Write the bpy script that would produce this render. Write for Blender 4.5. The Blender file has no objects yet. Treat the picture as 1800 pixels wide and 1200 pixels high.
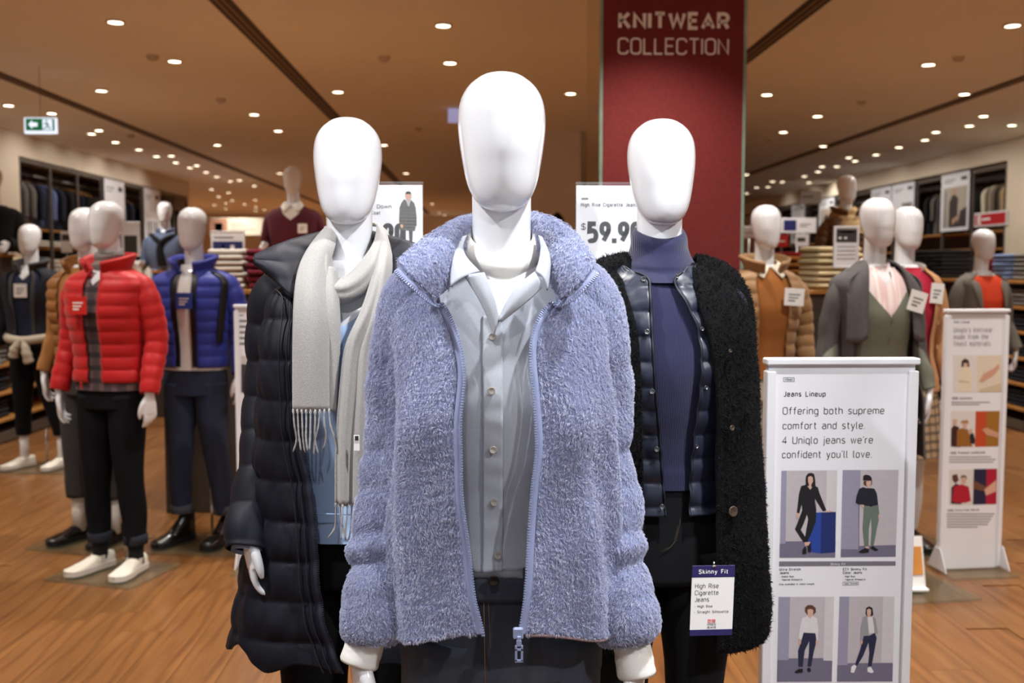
import bpy, bmesh, math, random
import numpy as np
from mathutils import Vector, Matrix

random.seed(7)
RNG = np.random.default_rng(11)
scene = bpy.context.scene
COL = scene.collection
PI = math.pi

# ------------------------------------------------------------------ camera
CAM_H = 1.52
FPX = 1750.0                       # focal length for the 1800 px wide frame
PITCH = math.radians(4.25)
YAW = math.radians(1.83)
cam_data = bpy.data.cameras.new('camera')
cam_data.sensor_width = 36.0
cam_data.lens = 35.0
cam_data.dof.use_dof = True
cam_data.dof.focus_distance = 1.80
cam_data.dof.aperture_fstop = 4.5
cam_data.clip_start = 0.05
cam = bpy.data.objects.new('camera', cam_data)
COL.objects.link(cam)
cam.location = (0, 0, CAM_H)
cam.rotation_euler = (PI / 2 - PITCH, 0, -YAW)
scene.camera = cam

# ------------------------------------------------------------------ world, view
world = bpy.data.worlds.new('world')
scene.world = world
world.use_nodes = True
world.node_tree.nodes['Background'].inputs[0].default_value = (0.88, 0.94, 1.0, 1)   # cool white fill light, enters by the opening added behind the camera
world.node_tree.nodes['Background'].inputs[1].default_value = 0.85
scene.view_settings.view_transform = 'Standard'
scene.view_settings.look = 'None'
scene.view_settings.exposure = 0.0
scene.view_settings.gamma = 1.0
scene.view_settings.use_curve_mapping = False
scene.cycles.use_denoising = True
scene.cycles.max_bounces = 7
scene.cycles.diffuse_bounces = 4
scene.cycles.glossy_bounces = 3
scene.cycles.transmission_bounces = 5
scene.cycles.transparent_max_bounces = 8
scene.cycles.sample_clamp_indirect = 6.0
scene.cycles.caustics_reflective = False
scene.cycles.caustics_refractive = False
LAMP_W = 150.0                      # radiant power of one ceiling downlight
LAMP_COL = (1.0, 0.965, 0.90)
FRONT_W = 280.0                    # stronger lamps over the shop front
FRONT_COL = (0.94, 0.97, 1.0)

# ------------------------------------------------------------------ pixel to place
_Rx = np.array(Matrix.Rotation(PI / 2 - PITCH, 3, 'X'))
_Rz = np.array(Matrix.Rotation(-YAW, 3, 'Z'))
_R = _Rz @ _Rx

def ray(px, py):
    d = np.array([(px - 900.0) / FPX, -(py - 600.0) / FPX, -1.0])
    return _R @ d

def at_depth(px, py, Y):
    """point on the vertical plane y = Y"""
    d = ray(px, py)
    t = Y / d[1]
    return np.array([d[0] * t, Y, CAM_H + d[2] * t])

def at_height(px, py, Z):
    d = ray(px, py)
    t = (Z - CAM_H) / d[2]
    return np.array([d[0] * t, d[1] * t, Z])

def at_side(px, py, X):
    d = ray(px, py)
    t = X / d[0]
    return np.array([X, d[1] * t, CAM_H + d[2] * t])

# ------------------------------------------------------------------ materials
def lin(c):
    out = []
    for v in c[:3]:
        v = v / 255.0
        out.append(v / 12.92 if v <= 0.04045 else ((v + 0.055) / 1.055) ** 2.4)
    return (out[0], out[1], out[2], 1.0)

_mats = {}

def mat(name, col, rough=0.6, metal=0.0, coat=0.0, var=0.0, vscale=40.0, bump=0.0, bscale=300.0,
        stretch=(1, 1, 1), sheen=0.0, emit=0.0, trans=0.0, ior=1.45, weave=0.0, wscale=900.0,
        rib=0.0, ribscale=200.0, spec=0.5, objrand=0.0, alpha=1.0):
    """procedural principled material; col in sRGB 0-255"""
    if name in _mats:
        return _mats[name]
    m = bpy.data.materials.new(name)
    m.use_nodes = True
    nt = m.node_tree
    N, Lk = nt.nodes, nt.links
    b = N['Principled BSDF']
    base = lin(col)
    b.inputs['Base Color'].default_value = base
    b.inputs['Roughness'].default_value = rough
    b.inputs['Metallic'].default_value = metal
    b.inputs['Coat Weight'].default_value = coat
    b.inputs['Coat Roughness'].default_value = 0.08
    b.inputs['IOR'].default_value = ior
    b.inputs['Specular IOR Level'].default_value = spec
    b.inputs['Transmission Weight'].default_value = trans
    b.inputs['Alpha'].default_value = alpha
    if sheen:
        b.inputs['Sheen Weight'].default_value = sheen
        b.inputs['Sheen Roughness'].default_value = 0.5
    if emit:
        b.inputs['Emission Color'].default_value = base
        b.inputs['Emission Strength'].default_value = emit
    if var or bump or weave or rib or objrand:
        tc = N.new('ShaderNodeTexCoord')
        mp = N.new('ShaderNodeMapping')
        mp.inputs['Scale'].default_value = stretch
        Lk.new(tc.outputs['Object'], mp.inputs['Vector'])
        vec = mp.outputs['Vector']
        if var or objrand:
            hsv = N.new('ShaderNodeHueSaturation')
            hsv.inputs['Color'].default_value = base
            src = None
            if var:
                nz = N.new('ShaderNodeTexNoise')
                nz.inputs['Scale'].default_value = vscale
                nz.inputs['Detail'].default_value = 4
                Lk.new(vec, nz.inputs['Vector'])
                mr = N.new('ShaderNodeMapRange')
                mr.inputs[1].default_value = 0.25
                mr.inputs[2].default_value = 0.75
                mr.inputs[3].default_value = 1 - var
                mr.inputs[4].default_value = 1 + var
                Lk.new(nz.outputs[0], mr.inputs[0])
                src = mr.outputs[0]
            if objrand:
                oi = N.new('ShaderNodeObjectInfo')
                mr2 = N.new('ShaderNodeMapRange')
                mr2.inputs[3].default_value = 1 - objrand
                mr2.inputs[4].default_value = 1 + objrand
                Lk.new(oi.outputs['Random'], mr2.inputs[0])
                if src is None:
                    src = mr2.outputs[0]
                else:
                    mu = N.new('ShaderNodeMath')
                    mu.operation = 'MULTIPLY'
                    Lk.new(src, mu.inputs[0])
                    Lk.new(mr2.outputs[0], mu.inputs[1])
                    src = mu.outputs[0]
            Lk.new(src, hsv.inputs['Value'])
            Lk.new(hsv.outputs[0], b.inputs['Base Color'])
        h = None
        if bump:
            nb = N.new('ShaderNodeTexNoise')
            nb.inputs['Scale'].default_value = bscale
            nb.inputs['Detail'].default_value = 3
            Lk.new(vec, nb.inputs['Vector'])
            h = nb.outputs[0]
            st = bump
        if rib or weave:
            wv = N.new('ShaderNodeTexWave')
            wv.inputs['Scale'].default_value = ribscale if rib else wscale
            wv.bands_direction = 'X'
            wv.inputs['Distortion'].default_value = 0.0 if rib else 1.5
            Lk.new(vec, wv.inputs['Vector'])
            h = wv.outputs[0]
            st = rib or weave
            if weave:
                w2 = N.new('ShaderNodeTexWave')
                w2.inputs['Scale'].default_value = wscale
                w2.bands_direction = 'Z'
                w2.inputs['Distortion'].default_value = 1.5
                Lk.new(vec, w2.inputs['Vector'])
                ad = N.new('ShaderNodeMath')
                ad.operation = 'ADD'
                Lk.new(wv.outputs[0], ad.inputs[0])
                Lk.new(w2.outputs[0], ad.inputs[1])
                h = ad.outputs[0]
        if h is not None:
            bp = N.new('ShaderNodeBump')
            bp.inputs['Strength'].default_value = st
            bp.inputs['Distance'].default_value = 0.002
            Lk.new(h, bp.inputs['Height'])
            Lk.new(bp.outputs[0], b.inputs['Normal'])
    _mats[name] = m
    return m

def link_mix_color(m, col2, scale, detail=3, lo=0.4, hi=0.6, stretch=(1, 1, 1), tex='noise'):
    """second colour worked in by a procedural pattern"""
    nt = m.node_tree
    N, Lk = nt.nodes, nt.links
    b = N['Principled BSDF']
    old = b.inputs['Base Color']
    mix = N.new('ShaderNodeMix')
    mix.data_type = 'RGBA'
    if old.is_linked:
        Lk.new(old.links[0].from_socket, mix.inputs[6])
    else:
        mix.inputs[6].default_value = old.default_value
    mix.inputs[7].default_value = lin(col2)
    tc = N.new('ShaderNodeTexCoord')
    mp = N.new('ShaderNodeMapping')
    mp.inputs['Scale'].default_value = stretch
    Lk.new(tc.outputs['Object'], mp.inputs['Vector'])
    t = N.new('ShaderNodeTexNoise')
    t.inputs['Scale'].default_value = scale
    t.inputs['Detail'].default_value = detail
    Lk.new(mp.outputs[0], t.inputs['Vector'])
    mr = N.new('ShaderNodeMapRange')
    mr.inputs[1].default_value = lo
    mr.inputs[2].default_value = hi
    Lk.new(t.outputs[0], mr.inputs[0])
    Lk.new(mr.outputs[0], mix.inputs[0])
    Lk.new(mix.outputs[2], old)
    return m

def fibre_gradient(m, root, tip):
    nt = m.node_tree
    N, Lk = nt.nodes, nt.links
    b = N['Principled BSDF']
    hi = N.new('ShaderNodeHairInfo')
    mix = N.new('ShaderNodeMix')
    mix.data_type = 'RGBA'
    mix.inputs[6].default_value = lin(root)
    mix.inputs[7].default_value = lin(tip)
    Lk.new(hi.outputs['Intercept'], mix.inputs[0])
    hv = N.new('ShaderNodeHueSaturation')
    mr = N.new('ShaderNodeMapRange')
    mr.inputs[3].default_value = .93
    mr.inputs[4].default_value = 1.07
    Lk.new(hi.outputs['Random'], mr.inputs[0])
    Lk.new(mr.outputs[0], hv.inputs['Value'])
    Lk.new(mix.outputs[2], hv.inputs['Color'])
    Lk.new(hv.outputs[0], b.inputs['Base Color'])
    return m

# ------------------------------------------------------------------ object helpers
def tag(o, label, cat, group=None):
    o['label'] = label
    o['category'] = cat
    if group:
        o['group'] = group
    return o

ONES = ['', 'first', 'second', 'third', 'fourth', 'fifth', 'sixth', 'seventh', 'eighth', 'ninth', 'tenth', 'eleventh', 'twelfth', 'thirteenth', 'fourteenth', 'fifteenth', 'sixteenth', 'seventeenth', 'eighteenth', 'nineteenth']
def ordinal(n):
    if n < 20:
        return ONES[n]
    t = {2: ('twentieth', 'twenty'), 3: ('thirtieth', 'thirty')}[n // 10]
    return t[0] if n % 10 == 0 else t[1] + '-' + ONES[n % 10]

def structure(o):
    o['kind'] = 'structure'
    return o

def empty(name, loc=(0, 0, 0), rotz=0.0):
    o = bpy.data.objects.new(name, None)
    o.empty_display_size = 0.05
    COL.objects.link(o)
    o.location = loc
    o.rotation_euler = (0, 0, rotz)
    return o

def thing(name, label, cat, loc=(0, 0, 0), rotz=0.0, group=None):
    return tag(empty(name, loc, rotz), label, cat, group)

def new_obj(name, mesh, parent=None, loc=None):
    o = bpy.data.objects.new(name, mesh)
    COL.objects.link(o)
    if parent is not None:
        o.parent = parent
    if loc is not None:
        o.location = loc
    return o

def mesh_from(name, verts, faces, mats=None, smooth=True, fmat=None):
    me = bpy.data.meshes.new(name)
    me.from_pydata([tuple(map(float, v)) for v in verts], [], [tuple(f) for f in faces])
    if mats is not None:
        for m in (mats if isinstance(mats, (list, tuple)) else [mats]):
            me.materials.append(m)
    if fmat is not None:
        me.polygons.foreach_set('material_index', fmat)
    if smooth:
        me.polygons.foreach_set('use_smooth', [True] * len(me.polygons))
    me.update()
    return me

def grid_faces(nu, nv, wrap_v=False, off=0, flip=False):
    F = []
    for i in range(nu - 1):
        for j in range(nv if wrap_v else nv - 1):
            a = off + i * nv + j
            b = off + i * nv + (j + 1) % nv
            c = off + (i + 1) * nv + (j + 1) % nv
            d = off + (i + 1) * nv + j
            F.append((a, d, c, b) if flip else (a, b, c, d))
    return F

def grid_mesh(name, G, m, wrap=False, cap0=False, cap1=False, flip=False):
    nu, nv = G.shape[:2]
    V = [tuple(p) for p in G.reshape(-1, 3)]
    F = grid_faces(nu, nv, wrap, flip=flip)
    if cap0:
        r = list(range(nv))
        F.append(tuple(r if flip else r[::-1]))
    if cap1:
        r = [(nu - 1) * nv + j for j in range(nv)]
        F.append(tuple(r[::-1] if flip else r))
    return mesh_from(name, V, F, m)

def grid_obj(name, G, m, parent=None, wrap=False, cap0=False, cap1=False, flip=False, solid=0.0, off=-1.0):
    o = new_obj(name, grid_mesh(name, G, m, wrap, cap0, cap1, flip), parent)
    if solid:
        md = o.modifiers.new('thickness', 'SOLIDIFY')
        md.thickness = solid
        md.offset = off
    return o

class MB:
    """collects simple shapes into one mesh"""
    def __init__(self):
        self.v = []
        self.f = []
        self.mi = []

    def add(self, verts, faces, mi=0):
        o = len(self.v)
        self.v += [tuple(p) for p in verts]
        self.f += [tuple(o + k for k in f) for f in faces]
        self.mi += [mi] * len(faces)

    def grid(self, G, wrap=False, cap0=False, cap1=False, mi=0, flip=False):
        nu, nv = G.shape[:2]
        F = grid_faces(nu, nv, wrap, flip=flip)
        if cap0:
            r = list(range(nv))
            F.append(tuple(r if flip else r[::-1]))
        if cap1:
            r = [(nu - 1) * nv + j for j in range(nv)]
            F.append(tuple(r[::-1] if flip else r))
        self.add(G.reshape(-1, 3), F, mi)

    def box(self, c, s, mi=0, rot=None, bev=0.0):
        x, y, z = s[0] / 2, s[1] / 2, s[2] / 2
        if bev <= 0:
            P = [(-x, -y, -z), (x, -y, -z), (x, y, -z), (-x, y, -z), (-x, -y, z), (x, -y, z), (x, y, z), (-x, y, z)]
            F = [(3, 2, 1, 0), (4, 5, 6, 7), (0, 1, 5, 4), (1, 2, 6, 5), (2, 3, 7, 6), (3, 0, 4, 7)]
        else:
            b = min(bev, x * .98, y * .98, z * .98)
            P = []
            for sz in (-1, 1):
                for sx, sy in ((-1, -1), (1, -1), (1, 1), (-1, 1)):
                    P += [(sx * (x - b), sy * (y - b), sz * z), (sx * x, sy * (y - b), sz * (z - b)), (sx * (x - b), sy * y, sz * (z - b))]
            bm = bmesh.new()
            for p in P:
                bm.verts.new(p)
            bmesh.ops.convex_hull(bm, input=bm.verts)
            bm.verts.index_update()
            P = [tuple(v.co) for v in bm.verts]
            F = [tuple(v.index for v in f.verts) for f in bm.faces]
            bm.free()
        if rot is not None:
            P = [tuple(rot @ Vector(p)) for p in P]
        self.add([(p[0] + c[0], p[1] + c[1], p[2] + c[2]) for p in P], F, mi)

    def tube(self, pts, rad, n=8, mi=0):
        G = tube_grid(np.array(pts, float), rad, n)
        self.grid(G, True, True, True, mi)

    def lathe(self, prof, n=24, c=(0, 0, 0), mi=0):
        th = np.linspace(0, 2 * PI, n, endpoint=False)
        G = np.array([[(c[0] + r * math.cos(t), c[1] + r * math.sin(t), c[2] + z) for t in th] for r, z in prof])
        self.grid(G, True, True, True, mi)

    def mesh(self, name, mats, smooth=False):
        return mesh_from(name, self.v, self.f, mats, smooth, self.mi)

    def obj(self, name, mats, parent=None, smooth=False, loc=None):
        return new_obj(name, self.mesh(name, mats, smooth), parent, loc)

def tube_grid(P, rad, n=12, disp=None):
    """rings swept along a path; rad scalar, list or (len,2)"""
    P = np.asarray(P, float)
    k = len(P)
    R = np.broadcast_to(np.asarray(rad, float).reshape(-1, 1) if np.ndim(rad) <= 1 else np.asarray(rad, float), (k, 1 if np.ndim(rad) <= 1 else 2))
    T = np.gradient(P, axis=0)
    T /= np.linalg.norm(T, axis=1)[:, None] + 1e-12
    ref = np.array([0, -1.0, 0]) if abs(T[0][1]) < 0.9 else np.array([1.0, 0, 0])
    th = np.linspace(0, 2 * PI, n, endpoint=False)
    G = np.zeros((k, n, 3))
    U = ref
    for i in range(k):
        U = U - T[i] * np.dot(U, T[i])
        U /= np.linalg.norm(U) + 1e-12
        W = np.cross(T[i], U)
        ru = R[i][0]
        rw = R[i][-1]
        d = 0.0
        if disp is not None:
            d = disp(i / (k - 1), th, P[i])
        G[i] = P[i] + np.outer((ru + d) * np.cos(th), U) + np.outer((rw + d) * np.sin(th), W)
    return G

def spline(xs, ys):
    """natural cubic spline through the points"""
    xs = np.asarray(xs, float)
    ys = np.asarray(ys, float)
    o = np.argsort(xs)
    xs, ys = xs[o], ys[o]
    n = len(xs)
    if n < 3:
        return lambda q: np.interp(q, xs, ys)
    h = np.diff(xs)
    A = np.zeros((n, n))
    r = np.zeros(n)
    A[0, 0] = A[-1, -1] = 1
    for i in range(1, n - 1):
        A[i, i - 1] = h[i - 1]
        A[i, i] = 2 * (h[i - 1] + h[i])
        A[i, i + 1] = h[i]
        r[i] = 3 * ((ys[i + 1] - ys[i]) / h[i] - (ys[i] - ys[i - 1]) / h[i - 1])
    c = np.linalg.solve(A, r)
    bq = (ys[1:] - ys[:-1]) / h - h * (2 * c[:-1] + c[1:]) / 3
    dq = (c[1:] - c[:-1]) / (3 * h)

    def f(q):
        q = np.clip(np.asarray(q, float), xs[0], xs[-1])
        i = np.clip(np.searchsorted(xs, q, side='right') - 1, 0, n - 2)
        t = q - xs[i]
        return ys[i] + t * (bq[i] + t * (c[i] + t * dq[i]))
    return f

def pchip(xs, ys):
    """interpolation without overshoot"""
    xs = np.asarray(xs, float)
    ys = np.asarray(ys, float)
    o = np.argsort(xs)
    xs, ys = xs[o], ys[o]
    h = np.diff(xs)
    d = np.diff(ys) / h
    m = np.zeros(len(xs))
    m[0], m[-1] = d[0], d[-1]
    for i in range(1, len(xs) - 1):
        if d[i - 1] * d[i] > 0:
            w1, w2 = 2 * h[i] + h[i - 1], h[i] + 2 * h[i - 1]
            m[i] = (w1 + w2) / (w1 / d[i - 1] + w2 / d[i])

    def f(q):
        q = np.clip(np.asarray(q, float), xs[0], xs[-1])
        i = np.clip(np.searchsorted(xs, q, side='right') - 1, 0, len(xs) - 2)
        t = (q - xs[i]) / h[i]
        t2, t3 = t * t, t * t * t
        return ((2 * t3 - 3 * t2 + 1) * ys[i] + (t3 - 2 * t2 + t) * h[i] * m[i]
                + (-2 * t3 + 3 * t2) * ys[i + 1] + (t3 - t2) * h[i] * m[i + 1])
    return f

def dense(P, n):
    """resample a path through the points by arc length"""
    P = np.asarray(P, float)
    s = np.r_[0, np.cumsum(np.linalg.norm(np.diff(P, axis=0), axis=1))]
    q = np.linspace(0, s[-1], n)
    return np.stack([spline(s, P[:, k])(q) for k in range(P.shape[1])], 1)

def smooth_patch(C, nu, nv):
    """control grid (m,n,3) -> dense grid"""
    C = np.asarray(C, float)
    m, n = C.shape[:2]
    a = np.linspace(0, 1, m)
    b = np.linspace(0, 1, n)
    qa = np.linspace(0, 1, nu)
    qb = np.linspace(0, 1, nv)
    T = np.zeros((m, nv, 3))
    for i in range(m):
        for k in range(3):
            T[i, :, k] = spline(b, C[i, :, k])(qb)
    G = np.zeros((nu, nv, 3))
    for j in range(nv):
        for k in range(3):
            G[:, j, k] = spline(a, T[:, j, k])(qa)
    return G

_nz = {}

def wob(x, y, z, scale, seed=0):
    """smooth pseudo noise, about -1..1"""
    if seed not in _nz:
        r = np.random.default_rng(seed + 100)
        d = r.normal(size=(7, 3))
        d /= np.linalg.norm(d, axis=1)[:, None]
        _nz[seed] = (d * r.uniform(0.6, 1.7, (7, 1)), r.uniform(0, 6.28, 7))
    D, ph = _nz[seed]
    s = 0
    for k in range(7):
        s = s + np.sin((D[k, 0] * x + D[k, 1] * y + D[k, 2] * z) * scale + ph[k])
    return s / 3.2

def evaluated_mesh(o):
    dg = bpy.context.evaluated_depsgraph_get()
    return bpy.data.meshes.new_from_object(o.evaluated_get(dg))

# ------------------------------------------------------------------ lettering (own monoline letters)
def _arc(cx, cy, rx, ry, a0, a1, n=8):
    return [(cx + rx * math.cos(math.radians(a0 + (a1 - a0) * k / n)), cy + ry * math.sin(math.radians(a0 + (a1 - a0) * k / n))) for k in range(n + 1)]

def _rr(x0, y0, x1, y1, r):
    """closed rounded rectangle"""
    P = _arc(x1 - r, y1 - r, r, r, 0, 90, 5) + _arc(x0 + r, y1 - r, r, r, 90, 180, 5) + _arc(x0 + r, y0 + r, r, r, 180, 270, 5) + _arc(x1 - r, y0 + r, r, r, 270, 360, 5)
    return P + [P[0]]

X = 0.70     # x height, cap height is 1, stroke centre lines
GL = {}
def _g(ch, w, *st):
    GL[ch] = (w, st)
W5 = 0.56
R2 = 0.2
_g(' ', 0.34)
_g('A', .64, [(0, 0), (.32, 1), (.64, 0)], [(.1, .3), (.54, .3)])
_g('B', W5, [(0, 0), (0, 1)] + [(.34, 1)] + _arc(.34, .77, .2, .23, 90, -90, 7) + [(0, .54)], [(.34, .54)] + _arc(.34, .27, .22, .27, 90, -90, 7) + [(0, 0)])
_g('C', W5, [(W5, .78)] + _arc(W5 - R2, 1 - R2, R2, R2, 0, 90, 5) + _arc(R2, 1 - R2, R2, R2, 90, 180, 5) + _arc(R2, R2, R2, R2, 180, 270, 5) + _arc(W5 - R2, R2, R2, R2, 270, 360, 5) + [(W5, .22)])
_g('D', W5, [(0, 0), (0, 1)] + _arc(W5 - .24, 1 - .24, .24, .24, 90, 0, 5) + _arc(W5 - .24, .24, .24, .24, 0, -90, 5) + [(0, 0)])
_g('E', .48, [(.48, 1), (0, 1), (0, 0), (.48, 0)], [(0, .52), (.42, .52)])
_g('F', .46, [(.46, 1), (0, 1), (0, 0)], [(0, .52), (.4, .52)])
_g('G', W5, [(W5, .8)] + _arc(W5 - R2, 1 - R2, R2, R2, 0, 90, 5) + _arc(R2, 1 - R2, R2, R2, 90, 180, 5) + _arc(R2, R2, R2, R2, 180, 270, 5) + _arc(W5 - R2, R2, R2, R2, 270, 360, 5) + [(W5, .48), (.32, .48)])
_g('H', W5, [(0, 0), (0, 1)], [(W5, 0), (W5, 1)], [(0, .52), (W5, .52)])
_g('I', .02, [(0, 0), (0, 1)])
_g('J', .42, [(.42, 1)] + _arc(.22, .2, .2, .2, 0, -90, 5) + [(0, 0.01)])
_g('K', .56, [(0, 0), (0, 1)], [(.52, 1), (0, .42)], [(.16, .58), (.56, 0)])
_g('L', .46, [(0, 1), (0, 0), (.46, 0)])
_g('M', .7, [(0, 0), (0, 1), (.35, .35), (.7, 1), (.7, 0)])
_g('N', .58, [(0, 0), (0, 1), (.58, 0), (.58, 1)])
_g('O', .58, _rr(0, 0, .58, 1, .22))
_g('P', .54, [(0, 0), (0, 1)] + [(.28, 1)] + _arc(.28, .73, .26, .27, 90, -90, 8) + [(0, .46)])
_g('Q', .58, _rr(0, 0, .58, 1, .22), [(.36, .22), (.62, -.06)])
_g('R', .54, [(0, 0), (0, 1)] + [(.28, 1)] + _arc(.28, .73, .26, .27, 90, -90, 8) + [(0, .46)], [(.3, .46), (.55, 0)])
_g('S', .52, [(.5, .82)] + _arc(.3, .8, .2, .2, 10, 90, 4) + _arc(.22, .77, .22, .23, 90, 250, 7) + [(.36, .48)] + _arc(.28, .25, .24, .25, 60, -90, 7) + _arc(.22, .2, .22, .2, 270, 180, 4))
_g('T', .56, [(0, 1), (.56, 1)], [(.28, 1), (.28, 0)])
_g('U', W5, [(0, 1)] + _arc(R2, R2, R2, R2, 180, 270, 5) + _arc(W5 - R2, R2, R2, R2, 270, 360, 5) + [(W5, 1)])
_g('W', .86, [(0, 1), (.2, 0), (.43, .9), (.66, 0), (.86, 1)])
_g('Y', .6, [(0, 1), (.3, .48), (.6, 1)], [(.3, .48), (.3, 0)])
_g('Z', .54, [(0, 1), (.54, 1), (0, 0), (.54, 0)])
r_ = .18
w_ = .46
_g('a', w_, [(.03, X - .04)] + _arc(w_ - r_, X - r_, r_, r_, 90, 0, 5) + [(w_, 0)], [(w_, .42), (.17, .42)] + _arc(.17, .21, .17, .21, 90, 270, 6) + [(w_ - .1, 0), (w_, .08)])
_g('b', w_, [(0, 1), (0, 0)], _rr(0, 0, w_, X, r_))
_g('c', .42, [(.42, X - .1)] + _arc(.42 - r_, X - r_, r_, r_, 20, 90, 4) + _arc(r_, X - r_, r_, r_, 90, 180, 5) + _arc(r_, r_, r_, r_, 180, 270, 5) + _arc(.42 - r_, r_, r_, r_, 270, 340, 4) + [(.42, .1)])
_g('d', w_, [(w_, 1), (w_, 0)], _rr(0, 0, w_, X, r_))
_g('e', w_, [(0, .36), (w_, .36)] + _arc(w_ - r_, X - r_, r_, r_, 0, 90, 5) + _arc(r_, X - r_, r_, r_, 90, 180, 5) + _arc(r_, r_, r_, r_, 180, 270, 5) + _arc(w_ - r_, r_, r_, r_, 270, 330, 4))
_g('f', .34, [(.34, 1)] + _arc(.3, .82, .16, .18, 90, 180, 5) + [(.14, 0)], [(0, X), (.32, X)])
_g('g', w_, _rr(0, 0, w_, X, r_), [(w_, X)] + _arc(w_ - r_, -.12, r_, r_, 0, -90, 5) + [(.05, -.3)])
_g('h', w_, [(0, 1), (0, 0)], [(0, X - r_)] + _arc(r_, X - r_, r_, r_, 180, 90, 5) + _arc(w_ - r_, X - r_, r_, r_, 90, 0, 5) + [(w_, 0)])
_g('i', .02, [(0, 0), (0, X)], [(0, .9), (0, 1.02)])
_g('j', .12, [(.1, X), (.1, -.18)] + [(.05, -.28), (-.04, -.3)], [(.1, .9), (.1, 1.02)])
_g('k', .44, [(0, 0), (0, 1)], [(.4, X), (0, .28)], [(.14, .4), (.44, 0)])
_g('l', .12, [(0, 1), (0, .1), (.04, .02), (.12, 0)])
_g('m', .74, [(0, 0), (0, X)], [(0, X - .15)] + _arc(.18, X - .17, .18, .17, 180, 0, 8) + [(.37, 0)], [(.37, X - .15)] + _arc(.555, X - .17, .185, .17, 180, 0, 8) + [(.74, 0)])
_g('n', w_, [(0, 0), (0, X)], [(0, X - r_)] + _arc(r_, X - r_, r_, r_, 180, 90, 5) + _arc(w_ - r_, X - r_, r_, r_, 90, 0, 5) + [(w_, 0)])
_g('o', w_, _rr(0, 0, w_, X, r_))
_g('p', w_, [(0, X), (0, -.3)], _rr(0, 0, w_, X, r_))
_g('q', w_, [(w_, X), (w_, -.3)], _rr(0, 0, w_, X, r_))
_g('r', .28, [(0, 0), (0, X)], [(0, X - .2)] + _arc(.2, X - .2, .2, .2, 180, 90, 5) + [(.28, X)])
_g('s', .4, [(.38, X - .06), (.3, X)] + _arc(.16, X - .16, .16, .16, 90, 250, 6) + [(.26, .35)] + _arc(.22, .17, .18, .17, 70, -90, 7) + [(.1, 0), (.01, .07)])
_g('t', .3, [(.12, .95), (.12, .12), (.17, .03), (.3, 0)], [(0, X), (.3, X)])
_g('u', w_, [(0, X)] + _arc(r_, r_, r_, r_, 180, 270, 5) + _arc(w_ - r_, r_, r_, r_, 270, 360, 5) + [(w_, X)], [(w_, r_), (w_, 0)])
_g('v', .46, [(0, X), (.23, 0), (.46, X)])
_g('w', .68, [(0, X), (.17, 0), (.34, X), (.51, 0), (.68, X)])
_g('x', .44, [(0, 0), (.44, X)], [(0, X), (.44, 0)])
_g('y', .46, [(0, X), (.24, .02)], [(.46, X), (.2, -.22), (.12, -.3), (0, -.3)])
_g('z', .42, [(0, X), (.42, X), (0, 0), (.42, 0)])
_g('.', .02, [(0, 0), (0, .06)])
_g("'", .04, [(.05, 1.02), (0, .82)])
_g('-', .3, [(0, .36), (.3, .36)])
_g('%', .6, _rr(0, .6, .22, 1, .1), _rr(.38, 0, .6, .4, .1), [(.5, 1), (.1, 0)])
_g('0', .5, _rr(0, 0, .5, 1, .22))
_g('1', .2, [(0, .82), (.18, 1), (.18, 0)])
_g('4', .54, [(.4, 0), (.4, 1), (0, .26), (.54, .26)])
_g('5', .48, [(.46, 1), (.02, 1), (0, .56), (.24, .6)] + _arc(.24, .3, .24, .3, 80, -90, 7) + [(.06, 0), (0, .1)])
_g('9', .5, _rr(0, .42, .5, 1, .22), [(.5, .72), (.46, .5), (.14, 0)])
_g('$', .5, [(.48, .74), (.38, .86)] + _arc(.24, .68, .22, .19, 90, 250, 6) + [(.34, .46)] + _arc(.26, .28, .22, .19, 70, -90, 6) + [(.08, .12), (0, .24)], [(.25, 1.02), (.25, -.02)])

def stroke_ribbon(mb, P, w, mi=0):
    """flat ribbon with joined corners, in the XZ plane"""
    P = [np.array(p, float) for p in P]
    Q = [P[0]]
    for p in P[1:]:
        if np.linalg.norm(p - Q[-1]) > 1e-5:
            Q.append(p)
    if len(Q) < 2:
        return
    closed = np.linalg.norm(Q[0] - Q[-1]) < 1e-4
    if closed:
        Q = Q[:-1]
    n = len(Q)
    Lp, Rp = [], []
    for i in range(n):
        a = Q[i - 1] if (i > 0 or closed) else None
        b = Q[(i + 1) % n] if (i < n - 1 or closed) else None
        da = (Q[i] - a) / np.linalg.norm(Q[i] - a) if a is not None else None
        db = (b - Q[i]) / np.linalg.norm(b - Q[i]) if b is not None else None
        if da is None:
            da = db
        if db is None:
            db = da
        t = da + db
        if np.linalg.norm(t) < 1e-4:
            t = da
        t /= np.linalg.norm(t)
        nrm = np.array([-t[1], t[0]])
        c = max(0.45, float(np.dot(nrm, np.array([-da[1], da[0]]))))
        Lp.append(Q[i] + nrm * w / 2 / c)
        Rp.append(Q[i] - nrm * w / 2 / c)
    V = [(p[0], 0, p[1]) for p in Lp] + [(p[0], 0, p[1]) for p in Rp]
    F = []
    for i in range(n if closed else n - 1):
        j = (i + 1) % n
        F.append((i, n + i, n + j, j))
    mb.add(V, F, mi)

def text_width(s, size, weight, gap, sx):
    w = 0
    for ch in s:
        w += GL[ch][0] * sx + weight + gap
    return (w - weight - gap) * size

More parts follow.
